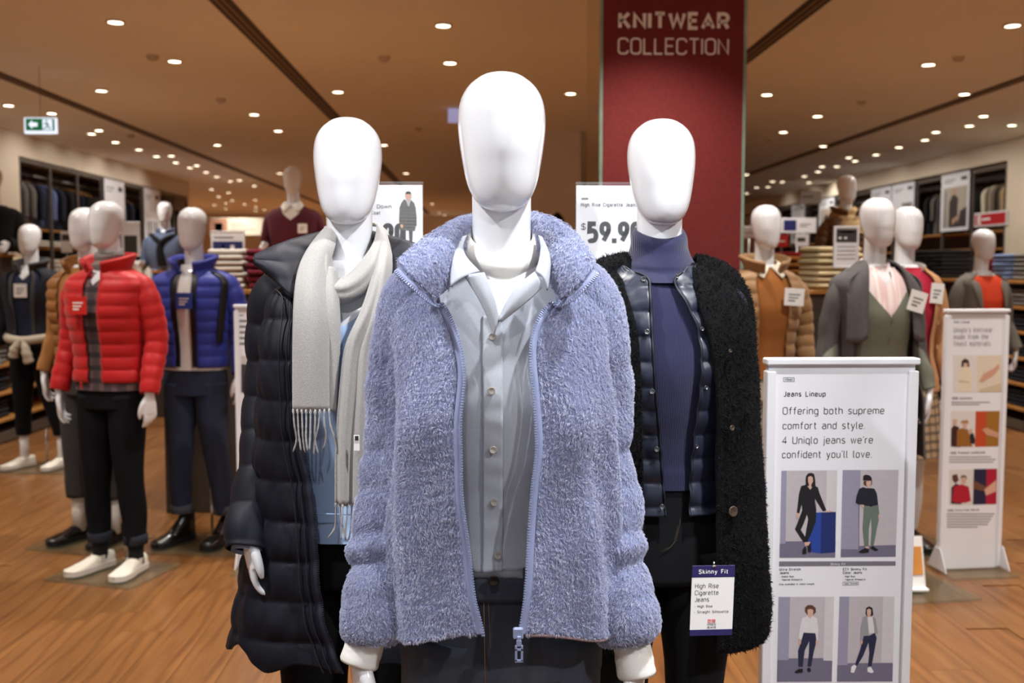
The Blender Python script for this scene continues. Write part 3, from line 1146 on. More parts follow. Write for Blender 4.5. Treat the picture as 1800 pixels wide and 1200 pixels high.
def pile(name, parent, src, n, length, rad, m, seed=0, comb=.9, clump=.004, csize=.012, stand=.7, keep=.35, lab=None):
    """short fibres grown on garment surfaces; src = list of (object, outward reference function)"""
    r = np.random.default_rng(seed)
    Ts, Ns = [], []
    for o, ref in src:
        T = tri_soup(o, parent)
        Nn = np.cross(T[:, 1] - T[:, 0], T[:, 2] - T[:, 0])
        c = T.mean(1)
        out = ref(c)
        s = np.sign((Nn * out).sum(1))
        Nn = Nn * s[:, None]
        Ts.append(T)
        Ns.append(Nn)
    T = np.concatenate(Ts)
    Nn = np.concatenate(Ns)
    ar = np.linalg.norm(Nn, axis=1)
    Nn = Nn / (ar[:, None] + 1e-12)
    ok = Nn[:, 1] < keep
    w = np.where(ok, ar, 0)
    idx = r.choice(len(T), n, p=w / w.sum())
    u, v = r.random(n), r.random(n)
    f = u + v > 1
    u[f], v[f] = 1 - u[f], 1 - v[f]
    P = T[idx, 0] + (T[idx, 1] - T[idx, 0]) * u[:, None] + (T[idx, 2] - T[idx, 0]) * v[:, None]
    N = Nn[idx]
    k = 2 * PI / csize
    x, y, z = P[:, 0], P[:, 1], P[:, 2]
    cl = np.stack([wob(x, y, z, k * .35, seed + 1), wob(x, y, z, k * .35, seed + 2), wob(x, y, z, k * .35, seed + 3)], 1) * .6
    cl += np.stack([wob(x, y, z, k, seed + 4), wob(x, y, z, k, seed + 5), wob(x, y, z, k, seed + 6)], 1)
    big = np.stack([wob(x, y, z, 55, seed + 7), 0 * x, .5 * wob(x, y, z, 40, seed + 8)], 1)
    dn = np.array([0, 0, -1.0]) + .6 * big
    dn = dn - N * (dn * N).sum(1)[:, None]
    dr = N * stand + dn * comb + r.normal(size=(n, 3)) * .16
    dr /= np.linalg.norm(dr, axis=1)[:, None]
    ln = length * r.uniform(.7, 1.15, n)[:, None]
    tip = P + dr * ln + cl * clump - N * .001
    mid = P + N * ln * .42 + dr * ln * .22 + cl * clump * .35
    pts = np.stack([P - N * .001, mid, tip], 1).astype(np.float32)
    hc = bpy.data.hair_curves.new(name)
    hc.add_curves([3] * n)
    hc.attributes['position'].data.foreach_set('vector', pts.ravel())
    ra = hc.attributes.get('radius') or hc.attributes.new('radius', 'FLOAT', 'POINT')
    ra.data.foreach_set('value', np.tile(np.array([rad, rad * .8, rad * .3], np.float32), n))
    hc.materials.append(m)
    o = bpy.data.objects.new(name, hc)
    COL.objects.link(o)
    o.parent = parent
    o['kind'] = 'stuff'
    if lab:
        o['label'] = lab
    return o

def ref_axis(c):
    return np.stack([c[:, 0], c[:, 1], 0 * c[:, 2]], 1)

def ref_path(P):
    P = np.asarray(P)
    def f(c):
        d = ((c[:, None, :] - P[None]) ** 2).sum(2)
        return c - P[d.argmin(1)]
    return f

def ref_cam(c):
    return np.tile(np.array([[0, -1.0, .35]]), (len(c), 1))

def neck_roll(name, parent, m, prof, cy=.012, n=64, rough=.0015, seed=5, solid=0.0):
    th = np.linspace(0, 2 * PI, n, endpoint=False)
    rows = dense(np.array(prof, float), len(prof) * 4)
    G = np.zeros((len(rows), n, 3))
    for i, (r, zf, zs) in enumerate(rows):
        q = ((1 + np.cos(th)) / 2) ** 1.4
        z = zs + (zf - zs) * q
        d = rough * wob(np.sin(th) * 2, np.cos(th) * 2, z * 60, 1.5, seed)
        G[i, :, 0] = (r + d) * np.sin(th)
        G[i, :, 1] = cy - (r * 1.04 + d) * np.cos(th)
        G[i, :, 2] = z + d
    return grid_obj(name, G, m, parent, wrap=True, solid=solid)

def ribbon_along(name, P, N, w, t, m, parent):
    """flat tape along a path; N side direction"""
    P = np.asarray(P)
    N = np.asarray(N)
    N = N / np.linalg.norm(N, axis=1)[:, None]
    T = np.gradient(P, axis=0)
    B = np.cross(T, N)
    B /= np.linalg.norm(B, axis=1)[:, None] + 1e-9
    G = np.stack([P - N * w / 2 - B * t, P - N * w / 2 + B * t, P + N * w / 2 + B * t, P + N * w / 2 - B * t], 1)
    mb = MB()
    mb.grid(G, True, True, True)
    return mb.obj(name, m, parent, True)

def zip_teeth(name, P, S, m, parent, pitch=.0042, size=(.0045, .0022, .0028)):
    """row of moulded teeth along a path; S direction pointing to the opening"""
    s = np.r_[0, np.cumsum(np.linalg.norm(np.diff(P, axis=0), axis=1))]
    q = np.arange(0, s[-1], pitch)
    Q = np.stack([np.interp(q, s, P[:, k]) for k in range(3)], 1)
    D = np.stack([np.interp(q, s, S[:, k]) for k in range(3)], 1)
    D /= np.linalg.norm(D, axis=1)[:, None]
    T = np.gradient(Q, axis=0)
    T /= np.linalg.norm(T, axis=1)[:, None]
    B = np.cross(D, T)
    mb = MB()
    for i in range(len(Q)):
        a, b, c = D[i] * size[0] / 2, T[i] * size[1] / 2, B[i] * size[2] / 2
        V = [Q[i] + sa * a + sb * b + sc * c for sc in (-1, 1) for sb in (-1, 1) for sa in (-1, 1)]
        mb.add(V, [(0, 2, 3, 1), (4, 5, 7, 6), (0, 1, 5, 4), (2, 6, 7, 3), (0, 4, 6, 2), (1, 3, 7, 5)])
    o = mb.obj(name, m, parent)
    o['kind'] = 'stuff'
    return o

def disc_button(parent, p, r, m, nrm=(0, -1, 0), name='button', holes=True, h=.0022):
    b = MB()
    b.lathe([(r * .9, 0), (r, h * .5), (r, h * .8), (r * .85, h), (r * .7, h * .75), (.0001, h * .7)], 18)
    o = b.obj(name, m, parent, True)
    o.location = tuple(p)
    o.rotation_euler = Vector((0, 0, 1)).rotation_difference(Vector(nrm)).to_euler()
    return o

# ================================================================== 1. blue fleece jacket
F1 = Fig('tallest white mannequin in a lavender blue fleece jacket over a grey shirt', 882, 1.69)
R1 = F1.root
new_obj('head', HEAD_ME, R1)
new_obj('torso', TORSO['f'], R1)
M_fleece = mat('lavender_fleece_base', (132, 140, 174), .95, var=.1, vscale=60, bump=.3, bscale=200)
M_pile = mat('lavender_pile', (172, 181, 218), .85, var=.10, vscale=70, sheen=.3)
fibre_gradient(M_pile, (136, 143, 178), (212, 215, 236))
M_tape = mat('zip_tape_blue', (142, 150, 184), .7, var=.04, weave=.2)
M_teeth = mat('zip_teeth_blue', (136, 144, 176), .4, var=.05)

JZ = [.86, .95, 1.05, 1.15, 1.25, 1.35, 1.42, 1.462, 1.485, 1.505, 1.53]
JP = dict(a=pchip(JZ, [.205, .212, .208, .203, .197, .194, .188, .168, .138, .105, .078]),
          f=pchip(JZ, [.148, .152, .15, .15, .15, .145, .130, .116, .102, .088, .07]),
          b=pchip(JZ, [.13, .135, .132, .13, .13, .128, .12, .108, .1, .092, .085]))
zl = F1.edge([(838, 1108), (822, 1040), (812, 950), (803, 850), (802, 750), (805, 665), (795, 605), (776, 560), (757, 522, -.115), (765, 490, -.09), (790, 455, -.05)], -.145)
zr = F1.edge([(922, 1108), (931, 1050), (940, 950), (948, 860), (956, 780), (952, 700), (947, 625), (958, 575), (992, 525, -.115), (985, 490, -.09), (965, 455, -.05)], -.145)
NJ = 2.5
thl = lambda z: theta_at(zl(z), JP['a'](z), NJ)
thr = lambda z: theta_at(zr(z), JP['a'](z), NJ)

def jfold(th, z, x):
    low = np.clip((1.40 - z) / .25, 0, 1)
    d = .010 * np.sin(th * 10 + 7 * z + .8) * low * np.exp(-((np.abs(np.mod(th + PI, 2 * PI) - PI) - .95) / .5) ** 2)
    d = d + .006 * wob(th * 1.6, z * 6, 0 * z, 2.0, 3) + .0025 * wob(th * 4, z * 14, 0 * z, 2.0, 4)
    # bust
    t = np.mod(th + PI, 2 * PI) - PI
    d = d + .016 * np.exp(-((z - 1.28) / .07) ** 2) * np.exp(-((np.abs(t) - .62) / .3) ** 2)
    d = d - .014 * np.exp(-((np.abs(t) - 1.22) / .10) ** 2) * np.clip((1.43 - z) / .1, 0, 1) * np.clip((z - .9) / .25, .25, 1)
    hemz = .874
    d = d - .018 * np.clip((hemz + .035 - z) / .035, 0, 1) ** 2
    d = d + .006 * np.exp(-((z - .915) / .02) ** 2)
    return d

zh = F1.L(770, 1132, -.14)[2]
hemf = lambda u: .022 * np.exp(-(u / .07) ** 2) + .020 * np.exp(-((1 - u) / .07) ** 2)
JG = shell('f', zh, 1.53, 110, 200, thr, lambda z: 2 * PI + thl(z), 0, 0, jfold, NJ, hemf, JP)
jacket = grid_obj('fleece_jacket', JG, M_fleece, R1, solid=.012)
jacket['label'] = 'lavender blue fluffy fleece zip jacket worn open'
lsp = F1.path([(800, 500, .01), (742, 512, .005), (716, 560, .0), (704, 620, .0), (694, 720, .005), (686, 810, .0), (672, 900, -.02), (664, 985, -.045), (654, 1075, -.07), (652, 1128, -.08)])
rsp = F1.path([(965, 500, .01), (1022, 512, .005), (1046, 560, .0), (1058, 620, .0), (1062, 720, .005), (1063, 810, .0), (1074, 900, -.02), (1084, 985, -.045), (1096, 1075, -.07), (1106, 1128, -.08)])
sl_src = []
for s, pts, sd in ((-1, lsp, 21), (1, rsp, 22)):
    P = dense(pts, 110)
    ss = np.linspace(0, 1, 110)
    R = pchip([0, .12, .25, .5, .72, .84, .93, .975, 1.0], [.05, .052, .050, .048, .047, .046, .052, .05, .038])(ss)
    def sdsp(q, th, p, sd=sd):
        d = .004 * wob(th * 1.2, q * 12, 0 * th, 2.0, sd) + .002 * wob(th * 2, q * 40, 0 * th, 1.2, sd + 3)
        for c0, wdt, am in ((.30, .03, -.004), (.52, .022, -.005), (.62, .02, -.004), (.735, .018, -.006), (.815, .016, -.009), (.775, .015, .004), (.87, .02, .004)):
            d = d + am * np.exp(-((q + .012 * np.sin(th + sd) - c0) / wdt) ** 2)
        return d
    o = grid_obj('sleeve', tube_grid(P, R, 40, sdsp), M_fleece, jacket, wrap=True, solid=.006)
    sl_src.append((o, ref_path(P)))
CC = [[(762, 524, -.117), (795, 492, -.088), (808, 455, -.05), (818, 425, 0.0), (834, 405, .05), (882, 398, .085), (930, 402, .05), (945, 425, 0), (956, 455, -.05), (968, 492, -.088), (990, 527, -.117)],
      [(726, 492, -.135), (760, 462, -.115), (785, 428, -.072), (805, 402, -.01), (835, 388, .055), (882, 382, .1), (930, 385, .055), (960, 398, -.01), (985, 426, -.072), (1003, 462, -.115), (1022, 497, -.135)],
      [(699, 461, -.112), (728, 438, -.085), (764, 413, -.04), (797, 394, .015), (838, 380, .07), (882, 374, .105), (928, 377, .07), (967, 388, .015), (1002, 406, -.04), (1027, 433, -.085), (1046, 464, -.112)]]
CG = F1.patch(CC, 22, 120)
collar = grid_obj('collar', CG, M_fleece, jacket, solid=.012, off=0)
# zip: teeth follow the two front edges up to the collar tips
for side, col, cc in ((1, 0, -1), (-1, -1, 0)):
    E = JG[:, col]
    E = E[E[:, 2] < 1.47]
    C_ = CG[2:, cc]
    P = dense(np.concatenate([E[::4], C_[::4]]), 260)
    if side == 1:
        S = np.tile(np.array([[-1.0, -.35, 0]]), (260, 1))
    else:
        S = np.tile(np.array([[1.0, -.35, 0]]), (260, 1))
    hi = np.clip((P[:, 2] - 1.45) / .03, 0, 1)[:, None]
    S = S * (1 - hi) + hi * np.array([[side * .35, -.6, -.75]])
    T = np.gradient(P, axis=0)
    T /= np.linalg.norm(T, axis=1)[:, None]
    S = S - T * (S * T).sum(1)[:, None]
    S /= np.linalg.norm(S, axis=1)[:, None]
    tp = P + S * .003 + np.array([0, -.005, 0])
    ribbon_along('zip_tape', tp + S * .003 + np.array([0, .003, 0]), S, .010, .0012, M_tape, jacket)
    zip_teeth('zip_teeth', tp + S * .0085 + np.array([0, -.0015, 0]), S, M_teeth, jacket)
    if side == 1:
        zp = tp[0] + S[0] * .006 + np.array([0, -.004, 0])
        sl = MB()
        sl.box(zp + np.array([-.004, -.003, .006]), (.016, .008, .018), bev=.002)
        sl.box(zp + np.array([-.003, -.008, -.004]), (.006, .004, .014), bev=.001)
        pr = MB()
        c = zp + np.array([-.003, -.009, -.022])
        for (dx, dz, w, h) in ((0, .014, .008, .01), (-.0045, -.002, .0035, .026), (.0045, -.002, .0035, .026), (0, -.014, .0125, .005), (0, 0.004, .0125, .004)):
            pr.box(c + np.array([dx, 0, dz]), (w, .0026, h), bev=.0006)
        s1 = sl.obj('zip_slider', M_teeth, jacket)
        pr.obj('zip_pull', M_teeth, jacket)
# inner facing strip of the collar seam
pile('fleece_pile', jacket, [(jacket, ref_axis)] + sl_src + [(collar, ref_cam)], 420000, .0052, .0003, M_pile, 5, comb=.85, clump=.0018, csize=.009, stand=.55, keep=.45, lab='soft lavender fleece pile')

# hem binding strip
hb = dense(np.stack([JG[0, :45, 0] * .99, JG[0, :45, 1] * .99, JG[0, :45, 2] - .003], 1), 60)
hm = MB()
hm.tube(hb, .0028, 8)
hm.obj('hem_binding', mat('hem_binding_brown', (140, 116, 118), .7, var=.05), jacket, True)

# white roll neck
M_knitw = mat('white_fine_knit', (236, 233, 226), .85, var=.02, vscale=30, bump=.12, bscale=700, sheen=.2)
neck_roll('roll_neck_sweater', R1, M_knitw, [(.0515, 1.530, 1.590), (.058, 1.544, 1.608), (.068, 1.536, 1.600), (.0735, 1.514, 1.572), (.069, 1.500, 1.545), (.0735, 1.493, 1.530), (.078, 1.482, 1.51), (.085, 1.468, 1.485), (.105, 1.44, 1.46)], seed=6)
swe = [c for c in R1.children if c.name.startswith('roll_neck')][0]
vg = shell('f', 1.36, 1.50, 20, 40, -1.0, 1.0, .006, .004, None, 2.3)
grid_obj('sweater_front', vg, mat('white_tee', (238, 240, 244), .8, var=.015, bump=.08, bscale=600), swe, flip=False)
# grey shirt
M_shirt = mat('grey_chambray', (166, 171, 183), .85, var=.04, vscale=700, weave=.35, wscale=420)
link_mix_color(M_shirt, (190, 193, 199), 1400, 2, .3, .8, (1, 1, .4))
vt = F1.L(877, 560, -.13)[2]
vl = F1.edge([(877, 560), (868, 522), (850, 480), (835, 455, -.09), (815, 430, -.05)], -.125)
vr = F1.edge([(877, 560), (905, 520), (938, 480), (945, 455, -.09), (952, 430, -.05)], -.125)
def shirt_fold(th, z, x):
    return .0025 * wob(th * 3, z * 10, 0 * z, 2.2, 8) + .003 * np.clip((1.06 - z) / .06, 0, 1) * np.sin(th * 26) + .008 * np.clip((1.07 - z) / .07, 0, 1)
bx = BODY['f']
zs0 = F1.L(870, 1010, -.12)[2]
eL = lambda z: np.where(z > vt, theta_at(vl(z), bx['a'](z) + .014), theta_at(F1.L(884, 600, -.13)[0] + 0 * z, bx['a'](z) + .014))
eR = lambda z: np.where(z > vt, theta_at(vr(z), bx['a'](z) + .014), theta_at(F1.L(850, 600, -.13)[0] + 0 * z, bx['a'](z) + .014))
shirt = grid_obj('shirt', shell('f', zs0, 1.505, 80, 60, -1.3, eL, .014, .012, shirt_fold), M_shirt, R1, solid=.002)
grid_obj('shirt_front', shell('f', zs0 + .001, 1.505, 80, 60, eR, 1.3, .012, .009, shirt_fold), M_shirt, shirt, solid=.002)
pk0 = lambda z: theta_at(F1.L(849, 700, -.13)[0] + 0 * z, bx['a'](z) + .014)
pk1 = lambda z: theta_at(F1.L(884, 700, -.13)[0] + 0 * z, bx['a'](z) + .014)
pk = shell('f', zs0 + .002, vt + .004, 90, 10, pk0, pk1, .014, .0155, lambda th, z, x: shirt_fold(th, z, x) + .0008 * wob(th * 8, z * 70, 0 * z, 2.0, 9))
grid_obj('button_placket', pk, M_shirt, shirt, solid=.003)
M_pearl = mat('pearl_button', (158, 150, 140), .2, coat=.5, var=.08, vscale=200)
for (px, py) in ((866, 593), (864, 687), (867, 792), (869, 889), (876, 986)):
    p = F1.L(px, py, -.14)
    z = p[2]
    th = theta_at(p[0], float(bx['a'](z)) + .014)
    y = -(float(bx['f'](z)) + .0175 + float(shirt_fold(np.array([th]), np.array([z]), 0)[0])) * math.cos(th)
    disc_button(shirt, (p[0], y - .0006, z), .0062, M_pearl, (math.sin(th) * .5, -1, .05))
for C, nm in (([[(821, 414, -.03), (816, 444, -.078), (843, 477, -.115)], [(811, 418, -.036), (801, 452, -.095), (815, 487, -.13)], [(806, 424, -.036), (795, 458, -.092), (792, 504, -.130)]], 'shirt_collar'),
              ([[(946, 414, -.03), (950, 444, -.078), (941, 478, -.115)], [(954, 418, -.036), (962, 452, -.095), (955, 488, -.13)], [(958, 424, -.036), (967, 458, -.092), (962, 510, -.130)]], 'shirt_collar'),
              ([[(816, 484, -.122), (849, 540, -.136), (868, 592, -.14)], [(833, 481, -.128), (858, 530, -.14), (873, 576, -.143)], [(851, 479, -.122), (868, 522, -.136), (878, 563, -.14)]], 'front_facing'),
              ([[(877, 561, -.14), (902, 512, -.134), (940, 478, -.12)], [(878, 563, -.144), (912, 522, -.142), (947, 490, -.128)], [(880, 566, -.142), (924, 532, -.138), (952, 505, -.124)]], 'front_facing')):
    grid_obj(nm, F1.patch(C, 14, 20), M_shirt, shirt, solid=.0025, off=0)
# jeans
M_denim = mat('dark_blue_denim', (56, 61, 72), .8, var=.25, vscale=9, weave=.4, wscale=500)
link_mix_color(M_denim, (84, 88, 96), 5, 4, .55, .8, (2, 2, .8))
jn, _ = trousers(R1, 'f', M_denim, 1.012, .01, name='jeans')
wb_ = shell('f', .975, 1.014, 6, 64, 0, 2 * PI * 63 / 64, .012, .011)
grid_obj('waistband', wb_, M_denim, jn, wrap=True, solid=.004)
disc_button(jn, F1.L(868, 1020, -.112), .0088, mat('dark_metal_button', (54, 44, 38), .35, metal=.8), h=.004)
stitch = MB()
M_stitch = mat('tan_stitch', (150, 122, 92), .7, var=.05)
stitch.tube(F1.path([(850, 1045, -.0975), (851, 1090, -.1005), (852, 1140, -.1025), (853, 1200, -.1035)]), .0009, 6)
stitch.tube(F1.path([(858, 1045, -.0975), (860, 1090, -.1005), (862, 1140, -.1025)]), .0005, 6)
stitch.obj('fly_stitching', M_stitch, jn, True)
bl = MB()
for px in (826, 925):
    q = F1.L(px, 1022, -.104)
    bl.box(q, (.011, .007, .045), bev=.001)
bl.obj('belt_loop', M_denim, jn)
# cuffs and hands
for s, (px, py, px2, py2) in ((-1, (646, 1118, 630, 1168)), (1, (1110, 1130, 1120, 1188))):
    P = dense([F1.L(px, py, -.075), F1.L((px + px2) / 2, (py + py2) / 2, -.08), F1.L(px2, py2, -.085)], 12)
    o = grid_obj('sweater_cuff', tube_grid(P, pchip([0, 2, 10, 11], [.03, .0315, .0325, .031])(np.arange(12)), 28, lambda q, th, p: .0008 * wob(th * 2, q * 9, 0 * th, 2, 77)), M_knitw, swe, wrap=True, solid=.003)
    h = F1.L(px2, py2, -.085)
    h_ = add_hand(R1, s, (h[0], h[1] + .004, h[2] + .014), (0, 0, -s * .35))
    h_.scale = (.9, .9, .9)
glass_base(R1, .5, .45)

# ================================================================== 2. navy down coat, grey scarf
F2 = Fig('white mannequin in a long navy down coat with a pale grey scarf', 614, 2.2)
R2m = F2.root
new_obj('head', HEAD_ME, R2m)
new_obj('torso', TORSO['f'], R2m)
M_navy = mat('navy_nylon', (14, 15, 25), .6, var=.12, vscale=20, bump=.2, bscale=55, spec=.3)
M_piping = mat('navy_piping', (24, 26, 38), .5, var=.1)
NZ = [.60, .75, .9, 1.05, 1.2, 1.33, 1.42, 1.465, 1.495, 1.515, 1.535]
NP = dict(a=pchip(NZ, [.29, .262, .236, .216, .204, .197, .187, .168, .13, .1, .075]),
          f=pchip(NZ, [.165, .16, .155, .152, .15, .145, .122, .1, .082, .07, .06]),
          b=pchip(NZ, [.2, .18, .165, .15, .145, .14, .125, .112, .1, .09, .085]))
nl = F2.edge([(600, 1192), (575, 1130), (560, 1080), (550, 1000), (546, 930), (535, 850), (519, 760), (513, 640), (514, 530), (500, 495, -.1), (540, 440, -.05)], -.15)
nr = F2.edge([(628, 1192), (655, 1130), (668, 1080), (678, 1000), (684, 930), (695, 850), (712, 760), (718, 640), (716, 530), (728, 495, -.1), (690, 440, -.05)], -.15)
NN = 2.7
nthl = lambda z: theta_at(nl(z), NP['a'](z), NN)
nthr = lambda z: theta_at(nr(z), NP['a'](z), NN)
nph = F2.L(490, 705, -.13)[2]
nz0 = F2.L(560, 1172, -.14)[2]
hem2 = lambda u: .055 * np.exp(-((u - .5) / .22) ** 2) + .03 * np.exp(-((u - .84) / .05) ** 2) + .012 * np.sin(u * 60)
pf2 = puff(.0845, nph, .0075, 51, 1.1)
def pf2b(th, z, x):
    return pf2(th, z, x) + .004 * wob(th * 3, z * 4, 0 * z, 2.5, 53) + .0014 * wob(th * 10, z * 25, 0 * z, 3.0, 54)
NG = shell('f', nz0, 1.535, 190, 170, nthr, lambda z: 2 * PI + nthl(z), 0, 0, pf2b, NN, hem2, NP)
coat2 = grid_obj('down_coat', NG, M_navy, R2m, solid=.01)
coat2['label'] = 'long navy quilted down coat worn open'
E = NG[:, -1]
E = E[E[:, 2] < 1.48]
tp = dense(E[::4], 120)
S = np.tile(np.array([[1.0, -.2, 0]]), (120, 1))
ribbon_along('zip_tape', tp + np.array([.004, -.002, 0]), S, .016, .0015, M_piping, coat2)
zip_teeth('zip_teeth', tp + np.array([.0125, -.004, 0]), S, M_piping, coat2, .0045)
for k in range(2):
    pp = MB()
    off = np.array([-.012 - .016 * k, -.004, 0])
    Q = tp + off
    pp.tube(Q, .0016, 6)
    pp.obj('edge_stitching', M_piping, coat2, True)
lp2 = F2.path([(560, 490, .02), (505, 505, .02), (484, 545, .03), (476, 620, .03), (470, 710, .02), (460, 800, -.02), (446, 890, -.07), (435, 966, -.115)])
rp2 = F2.path([(668, 490, .02), (723, 505, .02), (744, 545, .03), (752, 620, .03), (758, 710, .02), (766, 800, -.0), (778, 890, -.03), (790, 966, -.05)])
for s, pts in ((-1, lp2), (1, rp2)):
    o, w, P = sleeve(coat2, pts, [.052, .058, .056, .054, .05, .047, .044], M_navy, 40, 150, .006, .082, .005, 60 + s)
    lin_ = MB()
    Q = np.array([w + (P[-4] - P[-1]) * .3, w + (P[-1] - P[-4]) * .35])
    lin_.grid(tube_grid(dense(Q, 5), .034, 20), True)
    lin_.obj('cuff_lining', mat('pale_blue_lining', (150, 158, 176), .8, var=.04), coat2, True)
    h_ = add_hand(R2m, s, (w[0], w[1] + .008, w[2] + .035), (-.10, 0, -s * .35))
    h_.scale = (.86, .86, .86)
M_navyin = mat('navy_nylon_lining', (20, 20, 31), .6, spec=.3, var=.1, vscale=30, bump=.5, bscale=60)
for mir in (0, 1):
    C = [[(449, 451, -.075), (492, 431, -.04), (532, 418, 0), (566, 409, .03), (596, 398, .06)],
         [(448, 458, -.09), (488, 462, -.085), (524, 462, -.06), (556, 450, -.02), (590, 440, .04)],
         [(452, 464, -.08), (486, 492, -.105), (508, 518, -.125), (530, 515, -.10), (572, 480, -.02)]]
    if mir:
        C = [[(1228 - a, b + 2, c) for (a, b, c) in row] for row in C]
    G = F2.patch(C, 24, 60)
    rr = np.linspace(0, 1, 24)[:, None] + 0 * G[:, :, 0]
    G[:, :, 1] -= .006 * np.abs(np.sin(rr * PI * 2)) ** .6 + .0022 * wob(G[:, :, 0], G[:, :, 1], G[:, :, 2], 130, 57)
    co = grid_obj('collar', G, M_navyin, coat2, solid=.012, off=0)
    mb = MB()
    mb.tube(dense(G[-1], 60), .003, 8)
    mb.tube(dense(G[:, 0], 30), .003, 8)
    mb.obj('collar_piping', M_piping, coat2, True)
# light blue sweater and black trousers
M_lblue = mat('pale_blue_knit', (164, 190, 228), .85, var=.03, vscale=30, bump=.15, bscale=500, sheen=.2)
vn = F2.L(607, 580, -.12)[2]
hz = F2.L(580, 955, -.11)[2]
swp = shell('f', hz, 1.535, 70, 80, 0, 2 * PI * 79 / 80, .016, .014, lambda th, z, x: .003 * wob(th * 3, z * 8, 0 * z, 2.2, 58) + .008 * np.clip((1.02 - z) / .08, 0, 1) - .05 * np.clip((z - vn + np.abs(np.mod(th + PI, 2 * PI) - PI) * -.16) / .03, 0, 1) * (np.abs(np.mod(th + PI, 2 * PI) - PI) < .6))
sw2 = grid_obj('sweater', swp, M_lblue, R2m, wrap=True)
sh2 = MB()
sh2.tube(F2.path([(548, 905, -.128), (575, 903, -.135), (610, 904, -.137), (650, 905, -.135)]), .0015, 6)
sh2.obj('hem_seam', M_lblue, sw2, True)
M_blacktr = mat('black_cotton', (10, 10, 12), .9, spec=.2, var=.15, vscale=30, weave=.2)
trousers(R2m, 'f', M_blacktr, 1.0, .0)
# scarf
M_scarf = mat('pale_grey_wool', (152, 149, 146), .95, var=.04, vscale=220, bump=.35, bscale=420, sheen=.35)
link_mix_color(M_scarf, (182, 178, 172), 700, 2, .35, .75)
sc = []
C = [[(600, 398, .085), (612, 396, .085), (626, 398, .085)], [(582, 394, .03), (590, 393, .015), (598, 398, .01)], [(556, 418, -.03), (574, 416, -.05), (590, 425, -.045)], [(532, 455, -.085), (556, 455, -.105), (580, 462, -.085)],
     [(520, 500, -.135), (546, 500, -.152), (577, 505, -.125)], [(516, 560, -.165), (546, 560, -.178), (578, 562, -.155)], [(515, 640, -.172), (546, 640, -.184), (578, 640, -.165)], [(515, 721, -.172), (546, 722, -.182), (579, 721, -.168)]]
G = F2.patch(C, 60, 20)
scarf = grid_obj('scarf', G, M_scarf, R2m, solid=.005, off=0)
scarf['label'] = 'pale grey wool scarf with knotted fringe'
tail_l = G[-1]
C = [[(575, 470, -.10), (585, 470, -.10), (592, 480, -.09)], [(572, 530, -.145), (584, 530, -.15), (596, 540, -.14)], [(573, 600, -.158), (586, 600, -.16), (598, 600, -.155)], [(573, 665, -.16), (586, 665, -.162), (593, 665, -.157)], [(573, 722, -.16), (584, 722, -.16), (590, 722, -.157)]]
grid_obj('under_fold', F2.patch(C, 40, 12), M_scarf, scarf, solid=.005, off=0)
C = [[(585, 392, .015), (579, 396, .005), (571, 400, .01)], [(582, 455, -.065), (573, 450, -.088), (568, 446, -.075)], [(589, 486, -.09), (576, 494, -.118), (569, 498, -.105)], [(601, 489, -.095), (592, 508, -.132), (587, 526, -.115)],
     [(615, 480, -.092), (613, 505, -.132), (611, 531, -.118)], [(637, 457, -.08), (638, 488, -.122), (637, 517, -.112)], [(656, 428, -.055), (660, 458, -.095), (661, 487, -.092)], [(663, 392, .01), (673, 415, -.03), (684, 440, -.03)]]
G = F2.patch(C, 70, 22)
qq = np.linspace(0, 1, 22)[None, :]
G[:, :, 1] += .003 * np.sin(qq * PI * 4) * np.sin(np.linspace(0, PI, 70))[:, None]
grid_obj('neck_loop', G, M_scarf, scarf, solid=.006, off=0)
C = [[(640, 398, .085), (654, 396, .085), (668, 398, .085)], [(661, 396, .03), (671, 400, .03), (682, 412, .04)], [(664, 440, -.06), (676, 440, -.07), (688, 450, -.045)], [(653, 490, -.115), (668, 492, -.125), (686, 502, -.09)], [(631, 553, -.155), (652, 555, -.16), (676, 565, -.12)],
     [(607, 605, -.165), (633, 610, -.172), (665, 625, -.14)], [(597, 680, -.168), (626, 685, -.175), (660, 695, -.15)], [(590, 775, -.168), (620, 778, -.174), (655, 785, -.155)], [(589, 887, -.168), (618, 888, -.172), (650, 888, -.158)]]
G = F2.patch(C, 80, 30)
qq = np.linspace(0, 1, 30)[None, :]
G[:, :, 1] += .008 * np.sin(qq * PI * 5 + .6) * np.clip(np.linspace(-.3, 1, 80), 0, 1)[:, None]
grid_obj('hanging_tail', G, M_scarf, scarf, solid=.005, off=0)
tail_r = G[-1]
def fringe(E, ln, n, seed):
    r = np.random.default_rng(seed)
    for q in np.linspace(.02, .98, n):
        p = np.array([np.interp(q, np.linspace(0, 1, len(E)), E[:, k]) for k in range(3)])
        l_ = ln * r.uniform(.9, 1.05)
        dx = r.normal(0, .006, 3)
        pts = dense([p + (0, 0, .004), p + (dx[0] * .3, -.002, -l_ * .35), p + (dx[0], dx[1] * .4, -l_ * .7), p + (dx[0] + dx[2], dx[1] * .5, -l_)], 16)
        mb = MB()
        rad = pchip([0, 1, 2, 13, 15], [.0028, .0032, .0018, .0022, .0012])(np.arange(16)) * (1 + .18 * np.sin(np.arange(16) * 2.4))
        mb.grid(tube_grid(pts, rad, 6), True, True, True)
        mb.obj('fringe_strand', M_scarf, scarf, True)
fringe(tail_l, .088, 9, 1)
fringe(tail_r, .075, 9, 2)
lb_ = MB()
lb_.box(F2.L(627, 778, -.19), (.012, .001, .032))
lt = lb_.obj('care_label', M_paper, scarf)
lm_ = MB()
q = F2.L(627, 770, -.1925)
lm_.box(q, (.007, .0006, .009))
lm_.obj('care_label_print', M_ink, scarf)
glass_base(R2m, .5, .38)

